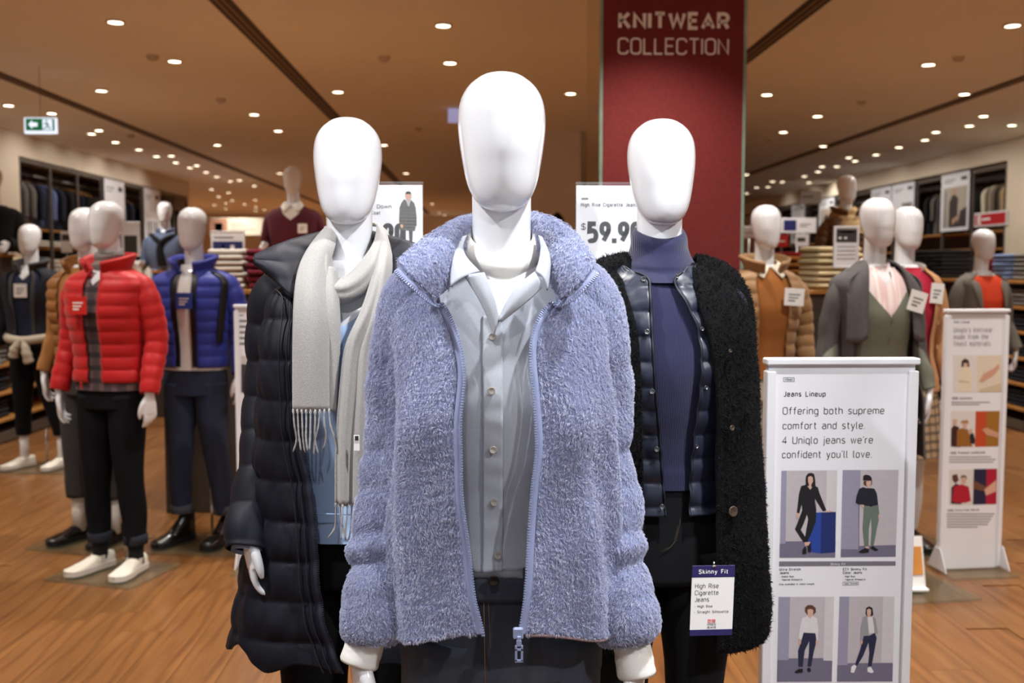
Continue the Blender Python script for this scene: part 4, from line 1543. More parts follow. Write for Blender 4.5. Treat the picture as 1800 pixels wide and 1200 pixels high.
# ================================================================== 3. black sherpa coat, quilted liner, navy roll neck
F3 = Fig('white mannequin in a black sherpa coat over a navy roll neck', 1160, 2.2)
R3 = F3.root
hd = new_obj('head', HEAD_ME, R3)
new_obj('torso', TORSO['f'], R3)
M_rib = mat('navy_rib_knit', (22, 23, 64), .85, var=.04, vscale=20, rib=.55, ribscale=95, sheen=.25)
neck = neck_roll('roll_neck_sweater', R3, M_rib, [(.05, 1.57, 1.60), (.0535, 1.583, 1.618), (.058, 1.578, 1.612), (.064, 1.555, 1.585), (.072, 1.530, 1.552), (.0755, 1.523, 1.545), (.078, 1.518, 1.538), (.079, 1.513, 1.532), (.087, 1.502, 1.518), (.098, 1.488, 1.505)], seed=9, rough=.001)
hz3 = F3.L(1190, 864, -.11)[2]
sg = shell('f', hz3, 1.515, 70, 70, -1.5, 1.5, .010, .010, lambda th, z, x: .0015 * wob(th * 3, z * 8, 0 * z, 2.2, 70) + .006 * np.clip((hz3 + .05 - z) / .01, 0, 1) * .6)
grid_obj('sweater_front', sg, M_rib, neck)
# quilted liner jacket
M_liner = mat('slate_navy_nylon', (34, 38, 54), .38, var=.12, vscale=25, bump=.2, bscale=45)
BP = BODY['f']
LP = dict(a=lambda z: BP['a'](z) + .028, f=lambda z: BP['f'](z) + .026, b=lambda z: BP['b'](z) + .02)
ll = F3.edge([(1173, 908), (1168, 850), (1160, 760), (1152, 690), (1148, 630), (1147, 560), (1148, 492), (1128, 482, -.09), (1100, 466, -.06), (1083, 452, -.03)], -.135)
lr = F3.edge([(1216, 908), (1218, 850), (1225, 750), (1232, 650), (1230, 590), (1212, 540), (1193, 492), (1200, 478, -.09), (1212, 462, -.06), (1222, 448, -.03)], -.135)
lth = lambda z: theta_at(ll(z), LP['a'](z))
rth = lambda z: theta_at(lr(z), LP['a'](z))
lz0 = F3.L(1195, 908, -.12)[2]
lph = F3.L(1137, 592, -.13)[2]
plin = puff(.0845 * .62, lph, .0065, 73, .9)
LG = shell('f', lz0, 1.525, 150, 150, rth, lambda z: 2 * PI + lth(z), 0, 0, lambda th, z, x: plin(th, z, x) + .0012 * wob(th * 16, z * 40, 0 * z, 2.5, 75), 2.3, None, LP)
liner = grid_obj('quilted_liner', LG, M_liner, R3, solid=.006)
liner['label'] = 'slate navy quilted collarless liner jacket'
for c_, sgn in ((0, -1), (-1, 1)):
    E = LG[:, c_]
    mb = MB()
    mb.tube(dense(E[::5], 100) + np.array([0, -.001, 0]), .0026, 6)
    mb.obj('edge_binding', M_piping, liner, True)
M_snap = mat('gunmetal_snap', (120, 120, 124), .25, metal=.9)
for (px, py) in ((1137, 491), (1137, 583), (1144, 686), (1155, 790), (1165, 892), (1196, 486), (1234, 578), (1239, 680), (1226, 786)):
    p = F3.L(px, py, -.13)
    z = p[2]
    th = theta_at(p[0], float(LP['a'](z)))
    y = -(float(LP['f'](z)) + .005) * math.cos(th)
    disc_button(liner, (p[0], y, z), .0058 if px < 1180 else .0045, M_snap, (math.sin(th) * .7, -1, .1), name='snap_button', h=.003)
# sherpa coat
M_sherpa = mat('black_sherpa_base', (10, 10, 12), .95, spec=.2, var=.2, vscale=90, bump=.6, bscale=160)
M_sherpap = mat('black_sherpa_pile', (17, 17, 19), .8, var=.2, vscale=80, spec=.25)
SZ = [.64, .728, .98, 1.231, 1.34, 1.407, 1.455, 1.485, 1.507, 1.53]
SP = dict(a=pchip(SZ, [.238, .242, .234, .218, .208, .196, .18, .155, .12, .085]),
          f=pchip(SZ, [.16, .162, .16, .155, .15, .138, .118, .1, .085, .07]),
          b=pchip(SZ, [.17, .17, .165, .155, .15, .14, .125, .112, .1, .09]))
cl_ = F3.edge([(1130, 1150), (1130, 900), (1128, 700), (1124, 600), (1112, 532), (1095, 490, -.10), (1078, 462, -.05), (1072, 452, -.02)], -.15)
cr_ = F3.edge([(1262, 1150), (1259, 980), (1263, 850), (1263, 700), (1252, 610), (1240, 555), (1222, 500, -.10), (1214, 470, -.05), (1213, 458, -.02)], -.15)
NS = 2.7
cth = lambda z: theta_at(cl_(z), SP['a'](z), NS)
crh = lambda z: theta_at(cr_(z), SP['a'](z), NS)
sz0 = F3.L(1300, 1152, -.13)[2]
SG = shell('f', sz0, 1.53, 120, 160, crh, lambda z: 2 * PI + cth(z), 0, 0, lambda th, z, x: .006 * wob(th * 2, z * 5, 0 * z, 2.2, 80) + .0035 * wob(th * 6, z * 16, 0 * z, 2.2, 81) - .02 * np.clip((sz0 + .03 - z) / .03, 0, 1) ** 2, NS, lambda u: .012 * np.exp(-(u / .06) ** 2), SP)
coat3 = grid_obj('sherpa_coat', SG, M_sherpa, R3, solid=.014)
coat3['label'] = 'long black curly sherpa coat hanging open'
slv_src = []
for s, pts in ((-1, F3.path([(1110, 480, .02), (1062, 500, .02), (1035, 560, .03), (1020, 700, .04), (1012, 850, .03), (1010, 980, .0)])),
               (1, F3.path([(1215, 480, .02), (1262, 502, .02), (1280, 560, .03), (1293, 700, .04), (1300, 850, .03), (1304, 990, .0)]))):
    P = dense(pts, 60)
    R = pchip([0, .2, .5, 1], [.05, .055, .052, .05])(np.linspace(0, 1, 60))
    o = grid_obj('sleeve', tube_grid(P, R, 28, lambda q, th, p: .004 * wob(th * 1.3, q * 9, 0 * th, 2.0, 83)), M_sherpa, coat3, wrap=True, solid=.01)
    slv_src.append((o, ref_path(P)))
pile('sherpa_pile', coat3, [(coat3, ref_axis)] + slv_src, 170000, .0034, .0005, M_sherpap, 15, comb=.1, clump=.0042, csize=.006, stand=.8, keep=.4, lab='curly black sherpa pile')
M_horn = mat('dark_horn_button', (70, 58, 48), .25, coat=.4, var=.2, vscale=120)
for (px, py, r) in ((1281, 892, .0115), (1280, 748, .006), (1278, 615, .004)):
    p = F3.L(px, py, -.13)
    th = theta_at(p[0], float(SP['a'](p[2])), NS)
    y = -(float(SP['f'](p[2])) + .010) * np.sign(math.cos(th)) * abs(math.cos(th)) ** (2 / NS)
    disc_button(coat3, (p[0], y - .006, p[2]), r, M_horn, (.45, -1, .1), h=.004)
# jeans
M_bdenim = mat('black_blue_denim', (17, 18, 22), .85, spec=.25, var=.2, vscale=12, weave=.35, wscale=500)
j3, _ = trousers(R3, 'f', M_bdenim, 1.075, .012, name='jeans')
st = MB()
for o_ in (0, .004):
    st.tube([F3.L(px, py, dy) + np.array([-o_, -.001, -o_]) for px, py, dy in ((1197, 870, -.090), (1195, 920, -.096), (1188, 950, -.1), (1178, 962, -.103), (1165, 966, -.106))], .0007, 5)
st.obj('pocket_stitching', mat('brown_stitch', (70, 56, 40), .7), j3, True)
glass_base(R3, .5, .38)

# clipped paper tag on the jeans
tp3 = F3.L(1252, 1055, -.20)
tg = thing('product_tag', 'white and navy paper product tag clipped to the dark jeans', 'tag', (F3.x + tp3[0], F3.Y - .20, tp3[2]))
tw, thh = .0915, .148
tg.rotation_euler = (0, math.radians(1.6), math.radians(6))
b = MB()
b.box((0, 0, 0), (tw, .0012, thh), bev=.0005)
b.obj('card', M_paper, tg)
M_tagnavy = mat('navy_print', (42, 36, 92), .5, var=.03)
M_redp = mat('red_print', (204, 44, 44), .5, var=.03)
b = MB()
b.box((0, -.0003, thh / 2 - .0125), (tw, .0015, .025), bev=.0004)
b.obj('navy_band', M_tagnavy, tg)
b = MB()
b.box((0, -.0003, -thh / 2 + .0065), (tw, .0015, .013), bev=.0004)
b.obj('navy_band', M_tagnavy, tg)
lettering('lettering', 'Skinny Fit', .0098, tg, (-.0005, -.0016, thh / 2 - .0175), M_paper, .17, .16, .95, 'C')
x0 = -tw / 2 + .008
for k, s in enumerate(('High Rise', 'Cigarette', 'Jeans')):
    lettering('lettering', s, .0098, tg, (x0, -.001, thh / 2 - .0475 - k * .0142), M_ink, .10, .14, .95)
for k, s in enumerate(('- High Rise', '- Straight Silhouette')):
    lettering('lettering', s, .0058, tg, (x0, -.001, thh / 2 - .0885 - k * .0118), M_ink, .13, .15, .95)
b = MB()
for cx in (-.0045, .0045):
    b.box((cx, -.0008, -.0435), (.0074, .0006, .0074))
b.obj('logo_square', M_redp, tg)
lg = MB()
for P in ([(-.0075, -.0415), (-.0055, -.0415), (-.0055, -.0428)], [(-.0078, -.0431), (-.0052, -.0431)], [(-.0040, -.0412), (-.0016, -.0412)], [(-.0042, -.0428), (-.0013, -.0428)],
          [(-.0072, -.0440), (-.0078, -.0465)], [(-.0070, -.0442), (-.0052, -.0442), (-.0064, -.0466)], [(-.004, -.0442), (-.0015, -.0442), (-.0015, -.0464), (-.004, -.0464), (-.004, -.0442)]):
    stroke_ribbon(lg, P, .0006)
lo = lg.obj('logo_print', M_paper, tg)
lo.location = (0, -.0013, 0)
lettering('logo_print', 'UNI', .0028, tg, (.0045, -.0013, -.0430), M_paper, .16, .18, .9, 'C')
lettering('logo_print', 'QLO', .0028, tg, (.0045, -.0013, -.0466), M_paper, .16, .18, .9, 'C')
lettering('lettering', 'UNIQLO', .004, tg, (0, -.001, -.0525), M_ink, .17, .15, 1.05, 'C')
lettering('lettering', 'JEANS', .0046, tg, (0, -.001, -.0588), M_ink, .18, .16, 1.05, 'C')
b = MB()
b.box((0, -.002, thh / 2 - .001), (.009, .004, .004), bev=.0008)
b.tube([(0, -.001, thh / 2), (0, .001, thh / 2 + .008)], .0022, 8)
b.obj('clip', M_chrome, tg, True)
# ------------------------------------------------------------------ mannequins further back
def front_open(a0, k=0.0, zv=9.0):
    """opening half angle as a function of height"""
    return lambda z: a0 + np.clip(z - zv, 0, 1) * k

def stand_collar(parent, m, open_ang=.5, r0=.074, r1=.098, z0=1.49, z1=1.575, cy=.012, drop=.03, thick=.012, seed=1, name='collar'):
    U = np.linspace(0, 1, 48)
    th = open_ang + (2 * PI - 2 * open_ang) * U
    G = np.zeros((8, 48, 3))
    for i, v in enumerate(np.linspace(0, 1, 8)):
        fr = ((1 + np.cos(th)) / 2) ** 2
        r = r0 + (r1 - r0) * v + .012 * v * fr + .002 * wob(th * 3, v * 4, 0 * th, 2, seed)
        z = z0 + (z1 - z0) * v - drop * fr
        G[i, :, 0] = r * np.sin(th)
        G[i, :, 1] = cy - r * 1.03 * np.cos(th)
        G[i, :, 2] = z
    return grid_obj(name, G, m, parent, solid=thick, off=0)

def leaf_collar(parent, m, name='shirt_collar', z=1.53):
    for s in (-1, 1):
        C = np.array([[(s * .056, .01, z + .03), (s * .048, -.045, z + .018), (s * .006, -.064, z - .012)], [(s * .074, .008, z + .014), (s * .072, -.058, z - .006), (s * .028, -.092, z - .038)], [(s * .088, .005, z - .006), (s * .09, -.062, z - .032), (s * .05, -.108, z - .066)]])
        grid_obj(name, smooth_patch(C, 8, 10), m, parent, solid=.003, off=0)

def jacket(parent, sex, m, z0, period=0.0, amp=.011, op=(.25, 0, 9), name='jacket', sleeves=True, wrist=(.268, -.05, .95), extra=.03, seed=0, collar=True, cm=None, hem=None, slr=None, open_at=0.0, nz=90, widen=None):
    oa = front_open(*op)
    t0 = lambda z: oa(z) + open_at
    t1 = lambda z: 2 * PI - oa(z) + open_at
    pf = puff(period, z0, amp, seed, .4) if period else None
    def dsp(th, z, x):
        d = .004 * wob(th * 2, z * 6, 0 * z, 2.2, seed + 2)
        return d + (pf(th, z, x) if pf else 0)
    G = shell(sex, z0, 1.52, nz, 84, t0, t1, extra, extra, dsp, 2.4, hem, None, widen)
    o = grid_obj(name, G, m, parent, solid=.008)
    ends = []
    if sleeves:
        for s in (-1, 1):
            reach = .20 if sex == 'm' else .175
            pts = sleeve_pts(s, 1.44 if sex == 'm' else 1.43, reach, wrist, (reach + .045, .02, 1.17))
            so, w, P = sleeve(o, pts, slr or [.05, .062, .06, .055, .05, .046], m, 20, 70, amp * .8 if period else 0, period or .06, .004, seed + s)
            ends.append((s, w))
    if collar:
        stand_collar(o, cm or m, .34, .078, .122, 1.485, 1.592, .012, .05, .018, seed)
    return o, ends

def top(parent, sex, m, z0, vn=None, k=4.0, name='sweater', z1=1.52, sleeves=False, extra=.012, wrist=(.262, -.045, .95), slr=None, seed=0, flat=.0):
    oa = front_open(.0, k, vn if vn else 9)
    G = shell(sex, z0, z1, 50, 64, oa, lambda z: 2 * PI - oa(z), extra, extra, lambda th, z, x: .003 * wob(th * 2, z * 7, 0 * z, 2.2, seed + 3) * np.sin(th / 2) ** .3, 2.3)
    o = grid_obj(name, G, m, parent)
    bm = bmesh.new()
    bm.from_mesh(o.data)
    bmesh.ops.remove_doubles(bm, verts=bm.verts, dist=.0004)
    bm.to_mesh(o.data)
    bm.free()
    ends = []
    if sleeves:
        for s in (-1, 1):
            reach = .19 if sex == 'm' else .165
            pts = sleeve_pts(s, 1.44 if sex == 'm' else 1.43, reach, wrist, (reach + .045, .02, 1.17))
            so, w, P = sleeve(o, pts, slr or [.045, .052, .05, .045, .04, .034], m, 18, 60, 0, .06, .005, seed + s)
            ends.append((s, w))
    return o, ends

def figure(label, px, Y, sex, rotz=0.0, zoff=0.0, torso=True):
    p = at_depth(px, 470, Y)
    r = thing('mannequin', label, 'mannequin', (p[0], Y, zoff), rotz)
    new_obj('head', HEAD_ME, r)
    if torso:
        new_obj('bust' if zoff > .1 else 'torso', BUST[sex] if zoff > .1 else TORSO[sex], r)
    return r

def hands(root, ends, turn=-.35, pitch=.05):
    for s, w in ends:
        add_hand(root, s, (w[0], w[1], w[2] - .012), (pitch, 0, s * turn))

def plaid(name, base, c2, c3, scale=9.0):
    m = mat(name, base, .85, var=.03)
    nt = m.node_tree
    N, Lk = nt.nodes, nt.links
    b = N['Principled BSDF']
    tc = N.new('ShaderNodeTexCoord')
    col = None
    prev = None
    for ax, c in (('X', c2), ('Z', c3)):
        w = N.new('ShaderNodeTexWave')
        w.bands_direction = ax
        w.inputs['Scale'].default_value = scale
        Lk.new(tc.outputs['Object'], w.inputs['Vector'])
        mr = N.new('ShaderNodeMapRange')
        mr.inputs[1].default_value = .55
        mr.inputs[2].default_value = .75
        mr.inputs[4].default_value = .75
        Lk.new(w.outputs[0], mr.inputs[0])
        mx = N.new('ShaderNodeMix')
        mx.data_type = 'RGBA'
        if prev is None:
            mx.inputs[6].default_value = lin(base)
        else:
            Lk.new(prev, mx.inputs[6])
        mx.inputs[7].default_value = lin(c)
        Lk.new(mr.outputs[0], mx.inputs[0])
        prev = mx.outputs[2]
    Lk.new(prev, b.inputs['Base Color'])
    return m

TURN = math.radians(-18)
CARD_MARKS = [(-.3, .1, .6, .08), (-.3, -.08, .5, .08), (-.3, -.26, .35, .1)]
def card_on(root, label, lx, ly, lz, w, h, m, mark=None, tilt=0.0):
    R = Matrix.Rotation(root.rotation_euler.z, 3, 'Z')
    p = R @ Vector((lx, ly, lz)) + Vector(root.location)
    return small_card('price_card', label, 'price card', p, w, h, m, tilt, CARD_MARKS, root.rotation_euler.z, None, mark)

# red puffer
M_red = mat('red_nylon', (186, 26, 28), .52, spec=.35, var=.08, vscale=20, bump=.12, bscale=60, sheen=.1)
M_navytr = mat('black_navy_cotton', (13, 13, 18), .9, spec=.2, var=.15, vscale=25)
r = figure('white mannequin in a red quilted down jacket and white slip-on shoes', 190, 4.95, 'm', TURN)
j, ends = jacket(r, 'm', M_red, .965, .062, .0075, (.15, 0, 9), 'down_jacket', wrist=(.262, -.06, .915), seed=201)
zp = MB()
zp.box((-.055, -.15, .955), (.008, .006, .03), bev=.001)
zp.obj('zip_pull', M_red, j)
M_plaid = plaid('dark_plaid', (74, 62, 64), (112, 84, 84), (30, 27, 32), 5)
top(r, 'm', M_plaid, .925, 1.44, 5, 'plaid_shirt', extra=.016, seed=204)
neck_roll('scarf', r, mat('grey_knit_scarf', (128, 122, 118), .95, bump=.4, bscale=200, var=.08), [(.05, 1.575, 1.60), (.058, 1.585, 1.615), (.072, 1.57, 1.59), (.068, 1.548, 1.565), (.078, 1.535, 1.54), (.078, 1.51, 1.52)], rough=.004)
hands(r, ends)
_, ft = trousers(r, 'm', M_navytr, 1.0, .0, .15, mat('rolled_denim_dark', (30, 36, 48), .8, var=.1), out=(.02, .02))
socks(r, ft, mat('black_sock', (14, 14, 16), .95, var=.1), .05, .16, .038)
for f, t in zip(ft, (-.25, .1)):
    shoe(r, (f[0], f[1] - .01, .014), 'slipon', t)
glass_base(r, .50, .40, 0, -.03)
card_on(r, 'red price card on the red down jacket', -.04, -.172, 1.34, .098, .086, mat('red_card', (206, 36, 34), .5, var=.02), M_paper)

# camel vest behind him
M_camel = mat('camel_nylon', (140, 92, 44), .5, var=.1, vscale=20, bump=.12, bscale=60)
M_camelk = mat('camel_knit', (158, 108, 58), .9, var=.06, vscale=40, bump=.25, bscale=300)
r = figure('white mannequin in a camel quilted vest standing half behind the red jacket', 152, 5.5, 'm', TURN)
j, _ = jacket(r, 'm', M_camel, .97, .062, .011, (.35, 0, 9), 'quilted_vest', False, seed=211)
_, ends = top(r, 'm', M_camelk, .95, None, name='knit_sweater', sleeves=True, extra=.018, seed=212)
hands(r, ends)
M_char = mat('charcoal_wool', (54, 52, 52), .95, var=.15, vscale=40, bump=.2)
_, ft = trousers(r, 'm', M_char, 1.0, -.006, .25, out=(.02, .03))
socks(r, ft, mat('white_sock', (222, 218, 210), .95, var=.03, bump=.2), .06, .30, .04)
for f, t in zip(ft, (-.3, .0)):
    shoe(r, (f[0], f[1] - .01, .014), 'oxford', t)
glass_base(r, .52, .42, 0, -.03)

# blue puffer
M_blue = mat('royal_blue_nylon', (44, 54, 142), .52, spec=.35, var=.08, vscale=20, bump=.12, bscale=60, sheen=.1)
r = figure('white mannequin in a royal blue down jacket and black boots', 340, 5.45, 'm', math.radians(-8))
j, ends = jacket(r, 'm', M_blue, .985, .062, .0075, (.27, 0, 9), 'down_jacket', seed=221)
lin2 = shell('m', .99, 1.50, 40, 12, .14, .30, .024, .022)
grid_obj('zip_lining', lin2, M_black, j)
lin2 = shell('m', .99, 1.50, 40, 12, -.30, -.14, .024, .022)
grid_obj('zip_lining', lin2, M_black, j)
stand_collar(j, M_black, .55, .068, .086, 1.495, 1.57, name='collar_lining', thick=.004)
_, _e = top(r, 'm', mat('white_tee2', (232, 230, 226), .85, var=.02, bump=.1), .97, 1.46, 6, 'tee_shirt', seed=223)
hands(r, ends)
st = shell('m', 1.12, 1.50, 40, 6, .92, 1.16, .046, .05)
grid_obj('backpack_strap', st, M_black, r, solid=.006)
bk = MB()
bk.box((.0, .21, 1.25), (.3, .14, .42), bev=.04)
bk.obj('backpack', M_black, r)
M_jean2 = mat('indigo_denim', (36, 44, 66), .85, var=.25, vscale=8, weave=.3)
_, ft = trousers(r, 'm', M_jean2, 1.01, .0, .16, mat('rolled_cuff_denim', (78, 84, 96), .85, var=.1), 'jeans', out=(.02, .05))
for f, t in zip(ft, (-.45, -.2)):
    shoe(r, (f[0], f[1] - .01, .014), 'boot', t)
glass_base(r, .5, .42, .05, -.03)
card_on(r, 'blue price card on the royal blue down jacket', .02, -.172, 1.345, .09, .085, mat('blue_card', (42, 78, 164), .5, var=.02), M_paper)

# dark jacket far left
M_dkn = mat('dark_navy_wool', (24, 26, 36), .9, var=.15, vscale=30, bump=.15)
M_dkg = mat('dark_grey_quilt', (60, 58, 58), .85, var=.15, vscale=30, bump=.2)
r = figure('white mannequin in a dark navy jacket with pale sleeves tied at the waist', 54, 7.6, 'm', math.radians(-6))
j, ends = jacket(r, 'm', M_dkn, .93, 0, 0, (.3, 1.2, 1.2), 'wool_jacket', cm=M_dkg, seed=231)
for s in (-1, 1):
    a, b2 = (.28, .42) if s > 0 else (-.42, -.28)
    grid_obj('jacket_lining', shell('m', .95, 1.5, 30, 8, a, b2, .034, .034, puff(.04, .95, .004, 233)), M_dkg, j, solid=.006)
top(r, 'm', mat('navy_knit', (26, 34, 60), .9, var=.1, bump=.2), .97, 1.43, 5, seed=234)
hands(r, ends)
M_beige = mat('beige_jersey', (176, 164, 146), .9, var=.08, vscale=20, bump=.2)
kn = MB()
kn.tube(dense([(-.17, -.05, 1.0), (-.1, -.13, .99), (0, -.15, .98), (.1, -.13, .99), (.17, -.05, 1.0)], 24), .032, 12)
ko = kn.obj('tied_sleeves', M_beige, r, True)
for s, P in ((-1, [(-.01, -.16, .98), (-.045, -.175, .92), (-.06, -.17, .86)]), (1, [(.02, -.16, .98), (.045, -.18, .9), (.06, -.17, .82)])):
    kk = MB()
    kk.grid(tube_grid(dense(P, 14), pchip([0, 6, 13], [.02, .032, .036])(np.arange(14)), 12, lambda q, th, p: .004 * wob(th * 2, q * 8, 0 * th, 2, 9)), True, True, True)
    kk.obj('hanging_sleeve', M_beige, ko, True)
_, ft = trousers(r, 'm', M_navytr, 1.0, .004, .24, out=(.02, .10))
socks(r, ft, M_white, .06, .30, .034, 'ankle')
for f, t in zip(ft, (-.45, -.25)):
    shoe(r, (f[0], f[1] - .01, .014), 'slipon', t)
glass_base(r, .62, .42, .04, -.03)
card_on(r, 'white price card on the dark navy jacket', .0, -.15, 1.35, .1, .1, M_paper)

# half figures standing on the display units
ZOFF = .27
def half_base(root, z=1.115):
    b = MB()
    b.lathe([(.10, z), (.10, z + .012), (.03, z + .02), (.03, z + .05)], 24)
    b.obj('bust_base', M_steel, root, True)

M_maroon = mat('maroon_knit', (78, 18, 34), .9, var=.08, vscale=40, bump=.25, bscale=300)
M_maroon2 = mat('maroon_folded', (112, 24, 44), .9, var=.1, vscale=30, bump=.25, bscale=300)
M_shirtw = mat('white_poplin', (226, 222, 214), .8, var=.02, bump=.06)
r = figure('half mannequin in a maroon V-neck sweater standing on the display unit', 517, 8.3, 'm', 0, .505)
o, ends = top(r, 'm', M_maroon, 1.13, 1.40, 5, 'v_neck_sweater', sleeves=True, wrist=(.20, -.16, 1.20), seed=241, extra=.02)
top(r, 'm', M_shirtw, 1.2, 1.49, 6, 'shirt', seed=242)
leaf_collar(r, M_shirtw)
hands(r, ends, .2, -1.25)
half_base(r)
card_on(r, 'white price card on the maroon sweater', .1, -.15, 1.33, .075, .075, M_paper)

M_bluek = mat('slate_blue_knit', (96, 108, 136), .9, var=.08, bump=.25, bscale=300)
M_blackk = mat('black_knit', (18, 18, 20), .95, var=.15, bump=.3, bscale=250)
r = figure('half mannequin in a slate blue sweater with a black scarf around the neck', 292, 10.8, 'm', 0, .375)
o, ends = top(r, 'm', M_bluek, 1.13, None, name='sweater', sleeves=True, wrist=(.19, -.17, 1.20), seed=251, extra=.02)
stand_collar(o, M_bluek, .3, .07, .09, 1.495, 1.57)
hands(r, ends, .2, -1.25)
sc_ = MB()
sc_.grid(tube_grid(dense([(.16, .02, 1.49), (.1, -.09, 1.47), (.0, -.14, 1.40), (-.01, -.155, 1.3), (.01, -.15, 1.16)], 30), np.stack([np.full(30, .018), pchip([0, 14, 20, 29], [.03, .03, .045, .05])(np.arange(30))], 1), 12), True, True, True)
sc_.grid(tube_grid(dense([(-.16, .02, 1.49), (-.1, -.09, 1.47), (.0, -.145, 1.40)], 18), .024, 12), True, True, True)
sc_.obj('scarf', M_blackk, r, True)
half_base(r)

r = figure('half mannequin in a black sweater at the left edge', -8, 8.6, 'm', 0, .52)
o, ends = top(r, 'm', M_blackk, 1.13, None, name='sweater', sleeves=True, wrist=(.19, -.17, 1.20), seed=261, extra=.025, slr=[.055, .062, .06, .052, .046, .04])
hands(r, ends, .2, -1.25)
half_base(r)
card_on(r, 'white price card on the black sweater at the left edge', .06, -.155, 1.36, .08, .085, M_paper)

M_brownp = mat('brown_nylon', (92, 62, 36), .45, var=.1, vscale=20, bump=.12)
M_tan = mat('tan_wool', (176, 146, 104), .95, var=.08, bump=.3, bscale=250)
r = figure('half mannequin in a brown down jacket with a tan scarf over it', 1485, 8.3, 'f', math.radians(8), .445)
j, ends = jacket(r, 'f', M_brownp, 1.12, .055, .011, (.3, 0, 9), 'down_jacket', wrist=(.19, -.15, 1.20), seed=271)
hands(r, ends, .2, -1.25)
neck_roll('scarf', r, M_tan, [(.06, 1.55, 1.575), (.072, 1.555, 1.585), (.1, 1.52, 1.555), (.135, 1.46, 1.51), (.165, 1.39, 1.47), (.175, 1.35, 1.45)], rough=.005, solid=.006)
sg = np.array([[(-.09, -.15, 1.42), (-.04, -.175, 1.41), (.02, -.16, 1.42)], [(-.10, -.17, 1.28), (-.04, -.19, 1.28), (.02, -.175, 1.28)], [(-.11, -.165, 1.14), (-.04, -.185, 1.13), (.02, -.17, 1.14)]])
grid_obj('scarf_tail', smooth_patch(sg, 20, 14), M_tan, r, solid=.008, off=0)
half_base(r)

# women on the right
M_tanp = mat('tan_nylon', (150, 114, 76), .52, spec=.35, var=.1, vscale=20, bump=.12, bscale=60, sheen=.1)
M_rust = mat('rust_knit', (146, 88, 36), .9, var=.06, bump=.2, bscale=300)
r = figure('white mannequin in a tan quilted jacket over a rust sweater beside the red pillar', 1345, 5.15, 'f', math.radians(6))
j, ends = jacket(r, 'f', M_tanp, .86, .066, .008, (.42, 0, 9), 'quilted_jacket', seed=281, wrist=(.235, -.04, .93))
top(r, 'f', M_rust, .95, None, name='sweater', extra=.016, seed=283, flat=.01)
leaf_collar(r, mat('cream_poplin', (232, 224, 204), .8, var=.02))
hands(r, ends)
_, ft = trousers(r, 'f', M_beige, 1.0, .008, .12)
for f in ft:
    shoe(r, (f[0], f[1] - .01, .014), 'oxford', 0)
glass_base(r, .5, .42, 0, -.03)
card_on(r, 'white price card on the rust sweater', .095, -.155, 1.37, .105, .088, M_paper, None, .06)

M_olive = mat('olive_grey_knit', (112, 114, 100), .9, var=.06, vscale=30, bump=.18, bscale=400)
M_pink = mat('pink_stripe_shirt', (226, 196, 194), .8, var=.02)
link_mix_color(M_pink, (240, 226, 222), 60, 1, .45, .55, (1, .2, .05))
M_chk = mat('charcoal_knit', (82, 78, 78), .95, var=.1, vscale=60, bump=.3, bscale=300)
r = figure('white mannequin in an olive grey cardigan with a long charcoal knit on the shoulders', 1540, 4.6, 'f', math.radians(8))
o, ends = top(r, 'f', M_olive, .93, 1.30, 4.2, 'cardigan', sleeves=True, extra=.02, seed=291)
bt = MB()
for k in range(5):
    z = 1.28 - k * .072
    disc_button(o, (.0, -.150 + .006 * k, z), .006, mat('grey_button', (86, 88, 84), .3, var=.1), (0, -1, 0))
top(r, 'f', M_pink, 1.1, 1.44, 4, 'striped_shirt', seed=292, extra=.014)
pc = neck_roll('shirt_stand_collar', r, M_pink, [(.055, 1.515, 1.555), (.061, 1.525, 1.565), (.07, 1.50, 1.54), (.078, 1.485, 1.51)], rough=.001)
hands(r, ends)
lk, _ = jacket(r, 'f', M_chk, .63, 0, 0, (.95, 0, 9), 'long_knit_coat', True, (.262, .02, .95), .05, 293, False, None, None, [.055, .06, .055, .05, .048, .045], widen=lambda z: np.clip((1.2 - z) * .06, 0, .05))
for s in (-1, 1):
    C = np.array([[(s * .05, .08, 1.545), (s * .115, .02, 1.52), (s * .165, -.02, 1.475)], [(s * .07, -.05, 1.54), (s * .125, -.07, 1.49), (s * .18, -.06, 1.44)], [(s * .10, -.115, 1.42), (s * .145, -.12, 1.38), (s * .19, -.09, 1.36)], [(s * .115, -.14, 1.2), (s * .15, -.14, 1.18), (s * .195, -.1, 1.18)]])
    grid_obj('lapel', smooth_patch(C, 26, 12), M_chk, lk, solid=.01, off=0)
_, ft = trousers(r, 'f', M_navytr, 1.0, .012, .12)
for f in ft:
    shoe(r, (f[0], f[1] - .01, .014), 'oxford', 0)
glass_base(r, .62, .46, .1, -.05)
card_on(r, 'white price card hanging crooked on the olive cardigan', .125, -.145, 1.365, .085, .095, M_paper, None, .28)

M_coral = mat('camel_boucle', (190, 142, 100), .95, var=.08, bump=.4, bscale=220)
M_fuch = mat('crimson_knit', (170, 24, 54), .9, var=.06, bump=.2)
M_skirt = plaid('tan_plaid', (176, 146, 112), (110, 92, 74), (78, 68, 60), 7)
r = figure('white mannequin in a camel boucle jacket over a crimson top and plaid skirt', 1592, 5.25, 'f', math.radians(10))
j, ends = jacket(r, 'f', M_coral, .86, 0, 0, (.5, 0, 9), 'boucle_jacket', seed=301, wrist=(.262, -.03, .92), collar=False, slr=[.055, .062, .06, .056, .054, .05])
stand_collar(j, mat('grey_lining', (150, 144, 138), .9, var=.05), .6, .07, .095, 1.49, 1.55)
for k in range(3):
    disc_button(j, (.13, -.105, 1.36 - k * .13), .013, M_coral, (.6, -1, 0))
top(r, 'f', M_fuch, .98, None, name='top', seed=303)
hands(r, ends)
sk = MB()
zz = np.linspace(.52, 1.0, 24)
